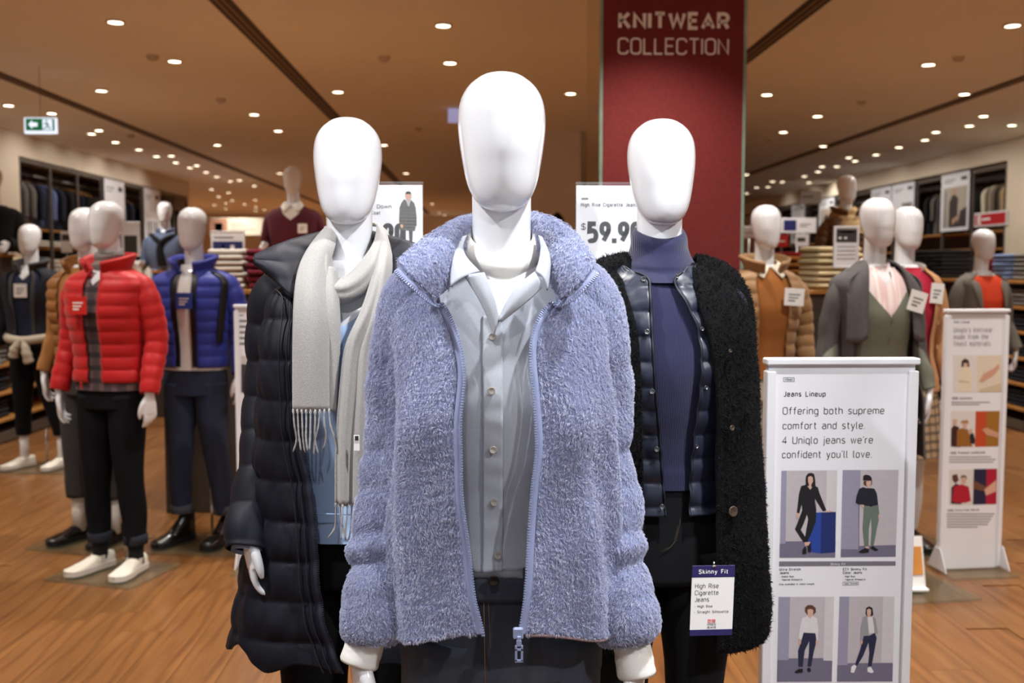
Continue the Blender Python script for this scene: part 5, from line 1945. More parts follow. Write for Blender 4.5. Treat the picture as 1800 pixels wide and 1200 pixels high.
th = np.linspace(0, 2 * PI, 60, endpoint=False)
G = np.array([[((.165 + (1 - z) * .16 + .008 * math.sin(t * 14) * (1 - z) * 2) * math.sin(t), -(.12 + (1 - z) * .14 + .008 * math.sin(t * 14) * (1 - z) * 2) * math.cos(t), z) for t in th] for z in zz])
sk.grid(G, True)
sk.obj('plaid_skirt', M_skirt, r, True)
for s in (-1, 1):
    lg_ = MB()
    P = leg_path(s)
    P = P[P[:, 2] < .56]
    lg_.grid(tube_grid(P, pchip([0, .3, .6, 1], [.055, .05, .052, .034])(np.linspace(0, 1, len(P))), 18), True, True, True)
    lg_.obj('leg', M_white, r, True)
    shoe(r, (P[-1][0], P[-1][1] - .01, .014), 'oxford', 0)
glass_base(r, .55, .46, .0, -.03)
card_on(r, 'white price card on the camel boucle jacket', .095, -.14, 1.385, .075, .105, M_paper, None, .1)

M_tweed = mat('grey_tweed', (104, 98, 90), .95, var=.2, vscale=160, bump=.3, bscale=200)
M_orange = mat('orange_knit', (206, 62, 26), .85, var=.05, bump=.15)
r = figure('white mannequin in a grey tweed blazer over an orange dress', 1727, 7.3, 'f', math.radians(10), -.04)
j, ends = jacket(r, 'f', M_tweed, .84, 0, 0, (.55, 1.2, 1.2), 'tweed_blazer', seed=311, collar=False, extra=.035)
for s in (-1, 1):
    C = np.array([[(s * .06, .02, 1.53), (s * .09, .01, 1.52), (s * .12, .0, 1.50)], [(s * .085, -.1, 1.42), (s * .115, -.11, 1.42), (s * .15, -.1, 1.42)], [(s * .09, -.145, 1.25), (s * .10, -.15, 1.25), (s * .11, -.14, 1.25)]])
    grid_obj('lapel', smooth_patch(C, 18, 10), M_tweed, j, solid=.006, off=0)
dz = MB()
zz = np.linspace(.55, 1.0, 18)
G = np.array([[((.16 + (1 - z) * .1) * math.sin(t), -(.115 + (1 - z) * .1) * math.cos(t), z) for t in th] for z in zz])
dr_, _ = top(r, 'f', M_orange, .95, None, name='dress', seed=313, extra=.015, z1=1.50)
dz.grid(G, True)
dz.obj('dress_skirt', M_orange, dr_, True)
hands(r, ends)
for s in (-1, 1):
    lg_ = MB()
    P = leg_path(s)
    P = P[P[:, 2] < .6]
    lg_.grid(tube_grid(P, pchip([0, .3, .6, 1], [.058, .05, .052, .034])(np.linspace(0, 1, len(P))), 18), True, True, True)
    lg_.obj('leg', M_white, r, True)
    shoe(r, (P[-1][0], P[-1][1] - .01, .014), 'oxford', 0)
glass_base(r, .5, .42, 0, -.03)

# small head on the right hand unit and a knitted hat display deep in the shop
p = at_depth(1780, 456, 9.95)
t = thing('head_form', 'small white head form on the shelf unit at the right edge', 'head form', (p[0], 9.95, 1.402))
o = MB()
o.lathe([(.0001, .26), (.03, .255), (.06, .235), (.082, .20), (.088, .165), (.08, .125), (.06, .09), (.045, .07), (.042, .03), (.075, .012), (.078, 0)], 28)
o.obj('form', M_white, t, True)
p = at_depth(980, 400, 12.2)
t = thing('hat_stand', 'dark knitted hat on a stand in front of the middle wall', 'hat stand', (p[0], 12.2, 0))
o = MB()
o.lathe([(.0001, .11), (.02, .105), (.05, .075), (.078, .035), (.086, .0), (.09, -.04), (.086, -.045), (.07, 0), (.0001, .06)], 24, (0, 0, 2.08))
o.obj('knitted_hat', M_blackk, t, True)
o = MB()
o.lathe([(.15, 0), (.15, .012), (.02, .02), (.012, .05), (.012, 1.93)], 20)
o.lathe([(.0001, 2.16), (.05, 2.14), (.07, 2.09), (.072, 2.02), (.055, 1.96), (.03, 1.92)], 20)
o.obj('stand', mat('beige_form', (190, 164, 130), .8, var=.05), t, True)
# ------------------------------------------------------------------ display units
def shelf_unit(label, x0, x1, y0, y1, levels, ztop, name='shelf_unit', group=None):
    """free standing unit of dark panels with oak shelves"""
    t = thing(name, label, 'shelf unit', ((x0 + x1) / 2, (y0 + y1) / 2, 0), 0, group)
    w, d = x1 - x0, y1 - y0
    for s in (-1, 1):
        b = MB()
        b.box((0, s * (d / 2 - .012), ztop / 2), (w, .024, ztop - .002), bev=.003)
        b.obj('side_panel', M_bay, t)
    b = MB()
    b.box((0, 0, ztop / 2), (.03, d - .06, ztop - .03), bev=.003)
    b.obj('centre_panel', M_bay, t)
    b = MB()
    b.box((0, 0, .05), (w - .06, d - .06, .09), bev=.004)
    b.obj('plinth', M_greymetal, t)
    for z in levels:
        b = MB()
        b.box((0, 0, z - .014), (w + .01, d - .05, .026), bev=.003)
        b.obj('shelf', M_wood, t)
    b = MB()
    b.box((0, 0, ztop + .014), (w + .03, d + .03, .028), bev=.004)
    b.obj('top_board', M_wood, t)
    return t

def folded_mesh():
    """one folded sweater: two soft layers with a round front fold"""
    n = 26
    t = np.linspace(0, 2 * PI, n, endpoint=False)
    def ring(sc, x):
        y = np.sign(np.cos(t)) * np.abs(np.cos(t)) ** .35 * sc
        z = np.sign(np.sin(t)) * np.abs(np.sin(t)) ** .6
        z = z * (1 - .28 * np.exp(-((np.abs(np.cos(t)) - 1) / .08) ** 2) * (np.abs(z) < .4))
        return np.stack([np.full(n, x), y * .5, z * .5], 1)
    G = np.stack([ring(.55, -.5) * (1, 1, .3), ring(.93, -.485) * (1, 1, .8), ring(1, -.44), ring(1, 0), ring(1, .44), ring(.93, .485) * (1, 1, .8), ring(.55, .5) * (1, 1, .3)])
    return grid_mesh('folded_sweater', G, M_paper, True, True, True)

FOLD = {}
def folded(m, name='folded_sweater'):
    k = (m.name, name)
    if k not in FOLD:
        me = folded_mesh()
        me.name = name
        me.materials.clear()
        me.materials.append(m)
        FOLD[k] = me
    return FOLD[k]

def stack(label, group, m, x, y, z, n, w=.26, d=.32, h=.04, rot=0.0, name='folded_sweater', cat='sweater'):
    me = folded(m, name)
    for k in range(n):
        o = new_obj(name, me, None, (x + random.uniform(-.005, .005), y + random.uniform(-.005, .005), z + h / 2 + k * h * .985))
        o.scale = (w * random.uniform(.97, 1.02), d * random.uniform(.97, 1.02), h)
        o.rotation_euler = (0, 0, rot + random.uniform(-.03, .03))
        tag(o, label + (', %s up' % ordinal(k + 1) if n > 1 else ''), cat, group)

M_cream = mat('cream_knit', (206, 186, 146), .95, var=.1, vscale=30, bump=.3, bscale=200)
M_must = mat('mustard_knit', (150, 92, 30), .95, var=.1, bump=.3, bscale=200)
M_wht = mat('white_cotton_folded', (214, 206, 194), .9, var=.05, bump=.15)
M_gry = mat('grey_marl_folded', (120, 116, 112), .95, var=.15, vscale=90, bump=.25)
M_sky = mat('sky_blue_folded', (112, 130, 168), .9, var=.08, bump=.2)
M_dnm = mat('dark_denim_folded', (30, 32, 42), .9, var=.15, bump=.2)
M_redk = mat('red_knit_folded', (150, 24, 32), .9, var=.08, bump=.2)
LV = [.22, .45, .69, .93, 1.16]
UT = 1.382
# right hand unit seen along the aisle
shelf_unit('long oak and dark shelf unit with folded clothes at the right edge', 5.0, 5.9, 8.9, 13.6, LV, 1.372)
for k, (y, m, c) in enumerate(((9.12, M_gry, 'grey marl'), (9.50, M_sky, 'sky blue'), (9.88, M_gry, 'grey marl'))):
    if k < 2:
        stack(c + ' folded sweater stacked on the right hand shelf unit', c + ' stack on the right unit top', m, 5.2, y, 1.402, 6, .36, .33, .042, PI / 2)
    for lv, zz in enumerate(LV):
        mm, cc, nm = ((M_dnm, 'dark denim', 'folded_jeans') if lv < 4 else (m, c, 'folded_sweater'))
        if lv == 4 or k < 3:
            stack('%s folded garment on level %s of the right unit, %s stack' % (cc, ['one', 'two', 'three', 'four', 'five'][lv], ('nearest', 'middle', 'farthest')[k]), '%s stacks on right unit' % cc, mm, 5.2, y, zz, 4, .36, .33, .04, PI / 2, nm, 'folded clothes')
for y, w_n in ((10.9, 'nearest'), (11.3, 'middle'), (11.7, 'farthest')):
    stack('black folded sweater in the %s black stack on the right unit' % w_n, 'black stacks on the right unit', M_blackk, 5.2, y, 1.402, 7, .36, .34, .045, PI / 2)
# unit left
shelf_unit('long oak and dark shelf unit with pale folded clothes at the left edge', -5.0, -4.1, 7.9, 12.0, LV, 1.372)
for k, (y, m, c) in enumerate(((8.2, M_wht, 'white'), (9.1, M_cream, 'cream'), (9.5, M_wht, 'pale'))):
    stack(c + ' folded shirt in the %s stack on the left hand shelf unit' % ('nearest', 'middle', 'farthest')[k], c + ' stacks on the left unit', m, -4.32, y, 1.402, 5, .34, .34, .042, PI / 2, 'folded_shirt', 'shirt')
for k, y in enumerate((8.25, 8.7, 9.15)):
    for lv in (0, 1, 2, 3, 4):
        stack('folded trousers on level %s of the left unit, %s stack' % (['one', 'two', 'three', 'four', 'five'][lv], ('nearest', 'middle', 'farthest')[k]), 'dark stacks on the left unit', M_dnm if (k + lv) % 3 else M_gry, -4.32, y, LV[lv], 4, .34, .34, .04, PI / 2, 'folded_trousers', 'trousers')
# units under the half figures
shelf_unit('oak topped shelf unit under the maroon sweater half mannequin', -1.95, -.95, 6.15, 8.75, LV, 1.357)
stack('white folded shirt in the stack beside the maroon stack', 'white stack behind the blue jacket', M_wht, -1.58, 6.40, UT + .005, 7, .22, .30, .036, 0, 'folded_shirt', 'shirt')
stack('maroon folded sweater in the stack behind the navy collar', 'maroon stack', M_maroon2, -1.31, 6.34, UT + .005, 6, .27, .30, .042)
for lv in (3, 4):
    stack('maroon folded sweater on %s shelf behind the navy coat' % ('a lower' if lv == 3 else 'the upper'), 'maroon sweaters on shelves', M_maroon2, -1.22, 6.35, LV[lv], 4, .27, .30, .04)
    stack('white folded shirt on %s shelf behind the navy coat' % ('a lower' if lv == 3 else 'the upper'), 'white shirts on shelves', M_wht, -1.70, 6.35, LV[lv], 4, .2, .30, .036, 0, 'folded_shirt', 'shirt')
shelf_unit('oak topped shelf unit under the brown down jacket half mannequin', 1.95, 2.7, 6.0, 7.75, LV, 1.357)
shelf_unit('oak topped shelf unit behind the sweater stacks on the right', 2.62, 3.5, 7.85, 8.8, LV, 1.357)
stack('cream cable folded sweater in the stack next to the dark header sign', 'cream stack', M_cream, 2.20, 6.22, UT + .005, 7, .30, .32, .038, .1)
stack('mustard folded sweater in the stack between maroon and cream', 'mustard stack', M_must, 2.12, 6.62, UT + .005, 5, .25, .3, .042, .05)
stack('dark red folded sweater in the stack left of the mustard one', 'dark red stack', M_maroon2, 2.10, 7.05, UT + .005, 5, .25, .3, .042, .05)
stack('bright red folded sweater behind the mustard stack', 'red stack', M_redk, 2.32, 7.42, UT + .005, 6, .26, .26, .042)
shelf_unit('oak topped shelf unit under the slate blue half mannequin', -3.9, -2.9, 10.2, 11.5, LV, 1.357)
stack('slate folded sweater in a stack under the slate blue half mannequin', 'slate stack', M_bluek, -3.04, 10.37, UT + .005, 3, .26, .3, .04)
stack('white folded shirt in a stack left of the slate blue half mannequin', 'white stack left of slate', M_wht, -3.7, 10.4, UT + .005, 5, .26, .3, .038, 0, 'folded_shirt', 'shirt')
def riser(label, x, y, z0, z1, w=.24):
    t = thing('display_riser', label, 'riser', (x, y, z0))
    b = MB()
    b.box((0, 0, (z1 - z0) / 2 - .01), (w - .03, w - .03, z1 - z0 - .02), bev=.004)
    b.obj('box', M_bay, t)
    b = MB()
    b.box((0, 0, z1 - z0 - .012), (w, w, .024), bev=.003)
    b.obj('top_board', M_wood, t)
for px, Y, zo, zu, lab in ((517, 8.3, .505, 1.386, 'oak topped riser under the maroon half mannequin'), (292, 10.8, .375, 1.386, 'oak topped riser under the slate blue half mannequin'), (-8, 8.6, .52, 1.401, 'oak topped riser under the black half mannequin'), (1485, 8.3, .445, 1.386, 'oak topped riser under the brown half mannequin')):
    riser(lab, at_depth(px, 470, Y)[0], Y, zu, 1.113 + zo)

# ------------------------------------------------------------------ clothes on hangers
def hanger_mesh():
    b = MB()
    b.tube(dense([(-.21, 0, -.10), (-.12, 0, -.05), (0, 0, 0), (.12, 0, -.05), (.21, 0, -.10)], 17), .011, 8)
    return b.mesh('hanger', mat('hanger_wood', (170, 116, 58), .4, var=.1), True)
def hook_mesh():
    b = MB()
    b.tube(dense([(0, 0, 0), (0, 0, .05), (.018, 0, .075), (0, 0, .098), (-.018, 0, .08)], 14), .0025, 6)
    return b.mesh('hook', M_chrome, True)
HANG, HOOK = hanger_mesh(), hook_mesh()
def hung_mesh(kind):
    """garment on a hanger, origin at the hanger top"""
    mb = MB()
    th = np.linspace(0, 2 * PI, 32, endpoint=False)
    if kind == 'trousers':
        for s in (-1, 1):
            zz = np.linspace(-.06, -.95, 14)
            G = np.array([[(s * (.07 + .02 * (i / 13)) + (.085 - .025 * i / 13) * math.cos(t), .035 * math.sin(t), z) for t in th] for i, z in enumerate(zz)])
            mb.grid(G, True, True, True)
    else:
        L_ = {'jacket': .72, 'coat': .95, 'shirt': .75}[kind]
        zz = np.linspace(-.01, -L_, 22)
        a = pchip([0, .05, .1, .2, .6, 1.0], [.05, .13, .2, .215, .21, .225])
        G = np.zeros((22, 32, 3))
        for i, z in enumerate(zz):
            q = -z
            w = float(a(q / L_ * 1.0 if q > .1 else q / L_ * 1.0))
            d = .035 + .045 * min(1, q / .15)
            pfx = .008 * abs(math.sin(q * 40)) if kind == 'coat' else 0
            G[i, :, 0] = (w + pfx) * np.cos(th)
            G[i, :, 1] = (d + pfx + .008 * np.sin(th * 5 + q * 3)) * np.sin(th)
            G[i, :, 2] = z
        mb.grid(G, True, True, True)
        for s in (-1, 1):
            P = dense([(s * .15, 0, -.09), (s * .22, 0, -.14), (s * .255, -.01, -.35), (s * .265, -.02, -.62)], 18)
            mb.grid(tube_grid(P, pchip([0, 6, 17], [.05, .058, .045])(np.arange(18)), 12), True, True, True)
    return mb
HUNG = {}
def hung(kind, m, loc, rotz, label, group, sc=1.0):
    nm = {'jacket': 'hanging_jacket', 'coat': 'hanging_coat', 'shirt': 'hanging_shirt', 'trousers': 'hanging_trousers'}[kind]
    t = thing(nm, label, kind, loc, rotz, group)
    t.scale = (sc, sc, sc)
    k = (kind, m.name)
    if k not in HUNG:
        HUNG[k] = hung_mesh(kind).mesh('garment', m, True)
    new_obj('garment', HUNG[k], t)
    new_obj('hanger', HANG, t)
    new_obj('hook', HOOK, t)
    return t

# wall bays ------------------------------------------------------------------
def bay(side, Y0, Y1, label, lower=True):
    X0 = XL if side < 0 else XR
    s = side
    t = thing('wall_bay', label, 'wall bay', (X0 + s * .27, (Y0 + Y1) / 2, 0), 0, None)
    d = Y1 - Y0
    b = MB()
    b.box((s * .25, 0, 1.48), (.03, d, 2.96))
    b.obj('back_panel', M_bay, t)
    for e in (-1, 1):
        b = MB()
        b.box((-s * .255, e * (d / 2 - .012), 1.48), (.03, .024, 2.94), bev=.002)
        b.obj('post', M_greymetal, t)
    b = MB()
    b.box((-s * .255, 0, 2.93), (.03, d - .05, .06), bev=.002)
    b.obj('top_rail', M_greymetal, t)
    b = MB()
    b.tube([(0, -d / 2 + .03, 2.80), (0, d / 2 - .03, 2.80)], .013, 10)
    b.obj('hanging_rail', M_steel, t, True)
    for z in (2.05, 1.80, 1.1, .75, .4):
        b = MB()
        b.box((0, 0, z - .015), (.46, d - .05, .028), bev=.003)
        b.obj('shelf', M_wood, t)
    b = MB()
    b.box((0, 0, .06), (.42, d - .05, .1))
    b.obj('plinth', M_greymetal, t)
    return t

def poster(side, Y0, Y1, z0, z1, label, kind):
    X0 = (XL + .02) if side < 0 else (XR - .02)
    t = thing('poster', label, 'poster', (X0, (Y0 + Y1) / 2, z0), PI / 2 if side < 0 else -PI / 2)
    w, h = Y1 - Y0 - .04, z1 - z0
    b = MB()
    b.box((0, 0, h / 2), (w, .02, h), bev=.002)
    b.obj('board', M_signwhite, t)
    fr = MB()
    for (cx, cz, sx, sz) in ((0, .012, w, .024), (0, h - .012, w, .024), (-w / 2 + .012, h / 2, .024, h - .048), (w / 2 - .012, h / 2, .024, h - .048)):
        fr.box((cx, -.004, cz), (sx, .026, sz))
    fr.obj('frame', M_signwhite, t)
    pr = MB()
    cols = [mat('poster_bg', (176, 164, 150), .6, var=.1, vscale=3), mat('poster_dark', (58, 50, 50), .6, var=.1), mat('poster_skin', (186, 146, 120), .6), mat('poster_blue', (54, 62, 96), .6), mat('poster_grey', (140, 136, 136), .6)]
    def poly(P, mi, lay):
        pr.add([((x - .5) * w, -.0112 - .0004 * lay, y * h) for x, y in P], [tuple(range(len(P)))], mi)
    if kind == 0:
        poly([(.08, .06), (.92, .06), (.92, .76), (.08, .76)], 0, 0)
        poly([(.3, .06), (.62, .06), (.6, .35), (.62, .55), (.52, .62), (.4, .62), (.3, .5)], 1, 1)
        poly([(.4, .62), (.54, .62), (.53, .72), (.47, .75), (.41, .71)], 2, 2)
        poly([(.6, .06), (.92, .06), (.92, .4), (.7, .34)], 1, 1)
        poly([(.42, .1), (.62, .2), (.6, .26), (.42, .2)], 2, 3)
        poly([(.1, .06), (.2, .06), (.2, .7), (.12, .7)], 4, 1)
    elif kind == 1:
        poly([(.45, .06), (.92, .06), (.92, .62), (.45, .62)], 4, 0)
        poly([(.55, .06), (.85, .06), (.84, .3), (.8, .42), (.6, .42), (.56, .3)], 3, 1)
        poly([(.62, .42), (.78, .42), (.77, .53), (.7, .56), (.63, .53)], 2, 2)
        poly([(.62, .5), (.78, .5), (.76, .58), (.66, .58)], 1, 3)
    else:
        for k in range(5):
            poly([(.12 + .16 * k, .1), (.22 + .16 * k, .1), (.23 + .16 * k, .5), (.19 + .16 * k, .56), (.13 + .16 * k, .5)], 1 if k % 2 else 4, 1)
            poly([(.15 + .16 * k, .56), (.2 + .16 * k, .56), (.2 + .16 * k, .62), (.15 + .16 * k, .62)], 2, 2)
    poly([(.1, .88), (.5, .88), (.5, .90), (.1, .90)], 4, 1)
    poly([(.1, .84), (.4, .84), (.4, .855), (.1, .855)], 4, 1)
    poly([(.7, .86), (.9, .86), (.9, .92), (.7, .92)], 1, 1)
    pr.obj('print', cols, t)
    return t

ordn = ['first', 'second', 'third', 'fourth', 'fifth', 'sixth', 'seventh', 'eighth', 'ninth', 'tenth', 'eleventh', 'twelfth', 'thirteenth', 'fourteenth']
M_gsuit = mat('grey_suiting', (104, 98, 92), .9, var=.15, bump=.15)
M_nsuit = mat('navy_suiting', (32, 36, 52), .9, var=.15, bump=.15)
M_bsuit = mat('black_suiting', (20, 19, 20), .9, var=.15)
M_bshirt = mat('blue_shirt', (98, 112, 156), .85, var=.1)
M_bge = mat('beige_coat', (176, 150, 112), .9, var=.12, bump=.2)
M_crm = mat('cream_coat', (218, 208, 184), .9, var=.08, bump=.2)
M_chkc = plaid('check_shirt', (150, 138, 120), (60, 52, 48), (110, 96, 84), 9)
# left wall, front edge of the bays at x = -6
LY = [13.32, 14.26, 15.20, 16.13, 17.07, 18.01, 18.95, 19.87, 20.78]
lk = ['hang', 'hang', 'trous', 'post', 'hang2', 'post2', 'hang2', 'hang2']
for i in range(8):
    bay(-1, LY[i], LY[i + 1], '%s dark wall bay from the front along the left wall' % ordn[i])
    yc = (LY[i] + LY[i + 1]) / 2
    k = lk[i]
    if k == 'hang':
        for q, (m, kd) in enumerate((((M_gsuit, 'coat'), (M_gsuit, 'coat'), (M_nsuit, 'coat')) if i == 0 else ((M_bshirt, 'shirt'), (M_nsuit, 'coat'), (M_bsuit, 'coat')))):
            hung(kd, m, (XL - .25, LY[i] + .18 + q * .28, 2.70), random.uniform(-.12, .12), '%s on a wooden hanger in the %s left wall bay, %s along' % ({'coat': 'long dark coat', 'shirt': 'blue shirt'}[kd], ordn[i], ordn[q]), 'clothes hanging in the left wall bays', .84)
    elif k == 'trous':
        for q in range(4):
            hung('trousers', M_bsuit if q % 2 else M_nsuit, (XL - .25, LY[i] + .16 + q * .2, 2.70), random.uniform(-.12, .12), 'dark trousers on a hanger in the %s left wall bay, %s along' % (ordn[i], ordn[q]), 'trousers hanging in the left wall bays', .8)
    elif k == 'hang2':
        for q in range(4):
            hung('trousers' if q % 2 else 'jacket', M_bsuit if q % 2 else M_nsuit, (XL - .25, LY[i] + .16 + q * .2, 2.70), random.uniform(-.12, .12), 'dark %s on a hanger in the %s left wall bay, %s along' % ('trousers' if q % 2 else 'jacket', ordn[i], ordn[q]), 'clothes hanging in the left wall bays', .8)
    else:
        poster(-1, LY[i], LY[i + 1], 1.72 if k == 'post' else 1.72, 2.94, 'white poster with %s in the %s left wall bay' % ('a standing figure' if k == 'post' else 'a row of small figures', ordn[i]), 1 if k == 'post' else 2)
    for q in range(2):
        stack('%s folded shirt on the upper shelf of the %s left wall bay' % (('nearer', 'farther')[q], ordn[i]), 'pale shirts in left wall bays', M_wht if (i + q) % 3 else M_sky, XL - .15, LY[i] + .25 + q * .42, 1.80, 2, .36, .3, .045, PI / 2, 'folded_shirt', 'shirt')
        stack('%s folded shirt on the middle shelf of the %s left wall bay' % (('nearer', 'farther')[q], ordn[i]), 'shirts on middle shelves left', M_wht if (i + q) % 2 else M_sky, XL - .15, LY[i] + .25 + q * .42, 1.10, 9, .36, .3, .06, PI / 2, 'folded_shirt', 'shirt')
# right wall at x = 7.3
RY = [13.72 + .945 * k for k in range(15)]
rk = ['hangb', 'post0', 'hangd', 'post1', 'plain', 'hangd', 'hangb', 'post0', 'hangd', 'post2', 'hangr', 'hangd', 'post1', 'hangb']
for i in range(14):
    bay(1, RY[i], RY[i + 1], '%s wall bay from the front along the right wall' % ordn[i])
    k = rk[i]
    if k.startswith('hang'):
        ms = {'hangb': [(M_bge, 'coat'), (M_chkc, 'shirt'), (M_crm, 'coat')], 'hangd': [(M_nsuit, 'coat'), (M_gsuit, 'coat'), (M_bsuit, 'coat')], 'hangr': [(M_redk, 'jacket'), (M_bge, 'coat'), (M_nsuit, 'jacket')]}[k]
        for q, (m, kd) in enumerate(ms):
            hung(kd, m, (XR + .25, RY[i] + .18 + q * .28, 2.72), random.uniform(-.12, .12), '%s garment on a hanger high in the %s right wall bay, %s along' % ('dark' if k == 'hangd' else 'light or coloured', ordn[i], ordn[q]), 'clothes hanging in the right wall bays', .72 if kd == 'coat' else .78)
    elif k == 'plain':
        poster(1, RY[i], RY[i + 1], 2.06, 2.96, 'plain pale panel in the fifth right wall bay', 1)
    else:
        poster(1, RY[i], RY[i + 1], 2.08, 2.96, 'white poster with %s in the %s right wall bay' % ({'0': 'a dark seated figure', '1': 'a figure in blue', '2': 'a row of small figures'}[k[-1]], ordn[i]), int(k[-1]))
    for q in range(3):
        m = [M_bshirt, M_gsuit, M_redk, M_crm, M_nsuit][(i + q * 2) % 5]
        hung('shirt', m, (XR + .22, RY[i] + .18 + q * .28, 1.70), random.uniform(-.12, .12), 'shirt on a hanger low in the %s right wall bay, %s along' % (ordn[i], ordn[q]), 'clothes hanging low in the right wall bays', .75)

# red sale board under the beige coats and other boards on the right wall
def wall_board(label, p0, p1, m, marks, x=XR - .016, name='sale_board'):
    a = at_side(p0[0], p0[1], x)
    b_ = at_side(p1[0], p1[1], x)
    y0, y1 = sorted((a[1], b_[1]))
    z0, z1 = sorted((a[2], b_[2]))
    t = thing(name, label, 'sign', (x, (y0 + y1) / 2, z0), -PI / 2)
    w, h = y1 - y0, z1 - z0
    b = MB()
    b.box((0, 0, h / 2), (w + .05, .03, h + .05), bev=.002)
    b.obj('board', M_signwhite, t)
    b = MB()
    b.box((0, -.016, h / 2), (w, .003, h))
    b.obj('red_field', m, t)
    mk = MB()
    for (x_, z_, ww, hh) in marks:
        mk.add([((x_ - .5) * w, -.0182, z_ * h), ((x_ - .5 + ww) * w, -.0182, z_ * h), ((x_ - .5 + ww) * w, -.0182, (z_ + hh) * h), ((x_ - .5) * w, -.0182, (z_ + hh) * h)], [(0, 1, 2, 3)])
    mk.obj('print', M_paper, t)['kind'] = 'stuff'
    return t
wall_board('red sale board with a white border on the right wall', (1769, 392), (1716, 378), mat('sale_red', (190, 30, 40), .5, var=.02), [(.08, .1, .13, .22), (.08, .4, .13, .22), (.08, .7, .13, .2), (.24, .42, .28, .2)])

# banners, header boxes and acrylic signs seen between the heads
def board(name, label, c, w, h, m, parts, rotz=0.0, stand=None, frame=None, thick=.012):
    """c = centre of the panel; parts = list of (material, x, z, w, h) as fractions from the lower left"""
    t = thing(name, label, 'sign', (c[0], c[1], 0 if stand is None else stand), rotz)
    z0 = c[2] - t.location.z
    b = MB()
    b.box((0, 0, z0), (w, thick, h), bev=.0015)
    b.obj('panel', m, t)
    if frame:
        f = MB()
        e = .012
        for (cx, cz, sx, sz) in ((0, -h / 2, w + e, e), (0, h / 2, w + e, e), (-w / 2, 0, e, h - e), (w / 2, 0, e, h - e)):
            f.box((cx, 0, z0 + cz), (sx, thick + .006, sz), bev=.001)
        f.obj('frame', frame, t)
    groups = {}
    for (pm, x, z, ww, hh) in parts:
        mk = groups.setdefault(pm.name, (pm, MB()))[1]
        y = -thick / 2 - .0012 - .0006 * len(mk.v) / 40
        mk.add([((x - .5) * w, y, z0 + (z - .5) * h), ((x - .5 + ww) * w, y, z0 + (z - .5) * h), ((x - .5 + ww) * w, y, z0 + (z - .5 + hh) * h), ((x - .5) * w, y, z0 + (z - .5 + hh) * h)], [(0, 1, 2, 3)])
    for pm, mk in groups.values():
        mk.obj('print', pm, t)['kind'] = 'stuff'
    if z0 - h / 2 > .03:
        s = MB()
        s.tube([(0, .004, .01), (0, .004, z0 - h / 2)], .008, 8)
        s.lathe([(.09, .0), (.09, .008), (.02, .014), (.01, .02)], 20)
        s.obj('stand', M_steel, t, True)
    return t
M_navyfield = mat('navy_field', (40, 46, 104), .5, var=.05)
M_dkfield = mat('dark_field', (60, 56, 54), .5, var=.05)
M_skinfield = mat('banner_photo', (150, 106, 84), .6, var=.2, vscale=8)
c = at_depth(416, 398, 21.0)
board('banner', 'wide white header banner with a small photo far behind the blue jacket', c, 1.12, .36, mat('cream_banner', (186, 172, 152), .7, var=.03), [(M_skinfield, .0, .05, .33, .9), (M_dkfield, .1, .1, .14, .6), (M_greyink, .4, .65, .2, .06), (M_greyink, .4, .5, .3, .06), (M_greyink, .4, .3, .45, .05)])
c = at_depth(401, 440, 9.1)
board('acrylic_sign', 'white framed sign with navy fields behind the blue jacket', c, .29, .34, M_signwhite, [(M_navyfield, .04, .46, .92, .28), (M_navyfield, .04, .06, .92, .34), (M_paper, .32, .5, .07, .16), (M_paper, .58, .5, .12, .14), (M_paper, .72, .1, .1, .2), (M_greyink, .08, .82, .6, .04)], frame=M_signwhite)
c = at_depth(1487, 434, 5.95)
board('acrylic_sign', 'white framed sign with a dark header behind the olive cardigan', c, .14, .24, M_signwhite, [(M_dkfield, .06, .62, .88, .32), (M_paper, .2, .85, .6, .05), (M_paper, .16, .7, .12, .05), (M_paper, .4, .7, .12, .05), (M_greyink, .1, .5, .8, .02), (M_greyink, .1, .4, .8, .02), (M_greyink, .1, .3, .8, .02), (M_greyink, .1, .2, .8, .02)], stand=1.386, frame=M_signwhite)
c = at_depth(1402, 396, 10.6)
board('header_board', 'long pale header board with a navy field right of the tan jacket', c, .40, .16, M_signwhite, [(M_navyfield, .12, .15, .34, .7), (M_greyink, .55, .55, .3, .06), (M_greyink, .55, .4, .2, .06)])
c = at_depth(1410, 422, 10.4)
board('price_sign', 'small white price sign with a dark strip under the long header board', c, .14, .13, M_signwhite, [(M_dkfield, .12, .4, .6, .3)])
c = at_depth(1374, 423, 9.9)
board('price_sign', 'small red price sign beside the tan jacket head', c, .13, .12, mat('red_sign', (200, 44, 44), .5, var=.03), [(M_paper, .2, .4, .55, .12)])
c = at_depth(1317, 408, 10.2)
board('header_board', 'short pale header board at the right side of the red pillar', c, .16, .12, M_signwhite, [(M_greyink, .2, .4, .5, .1)])
c = at_depth(1425, 347, 17.0)
board('header_board', 'pale header board high behind the tan jacket head', c, .36, .22, M_signwhite, [(M_greyink, .1, .5, .5, .1)])
c = at_depth(70, 418, 12.4)
board('price_sign', 'small white price sign on a stand near the left wall shelves', at_depth(117, 425, 12.4), .13, .26, M_signwhite, [(M_dkfield, .1, .55, .8, .3)])
board('acrylic_sign', 'white sign with a dark field behind the red jacket shoulder', at_depth(230, 420, 9.9), .18, .34, M_signwhite, [(M_dkfield, .15, .1, .7, .5)])

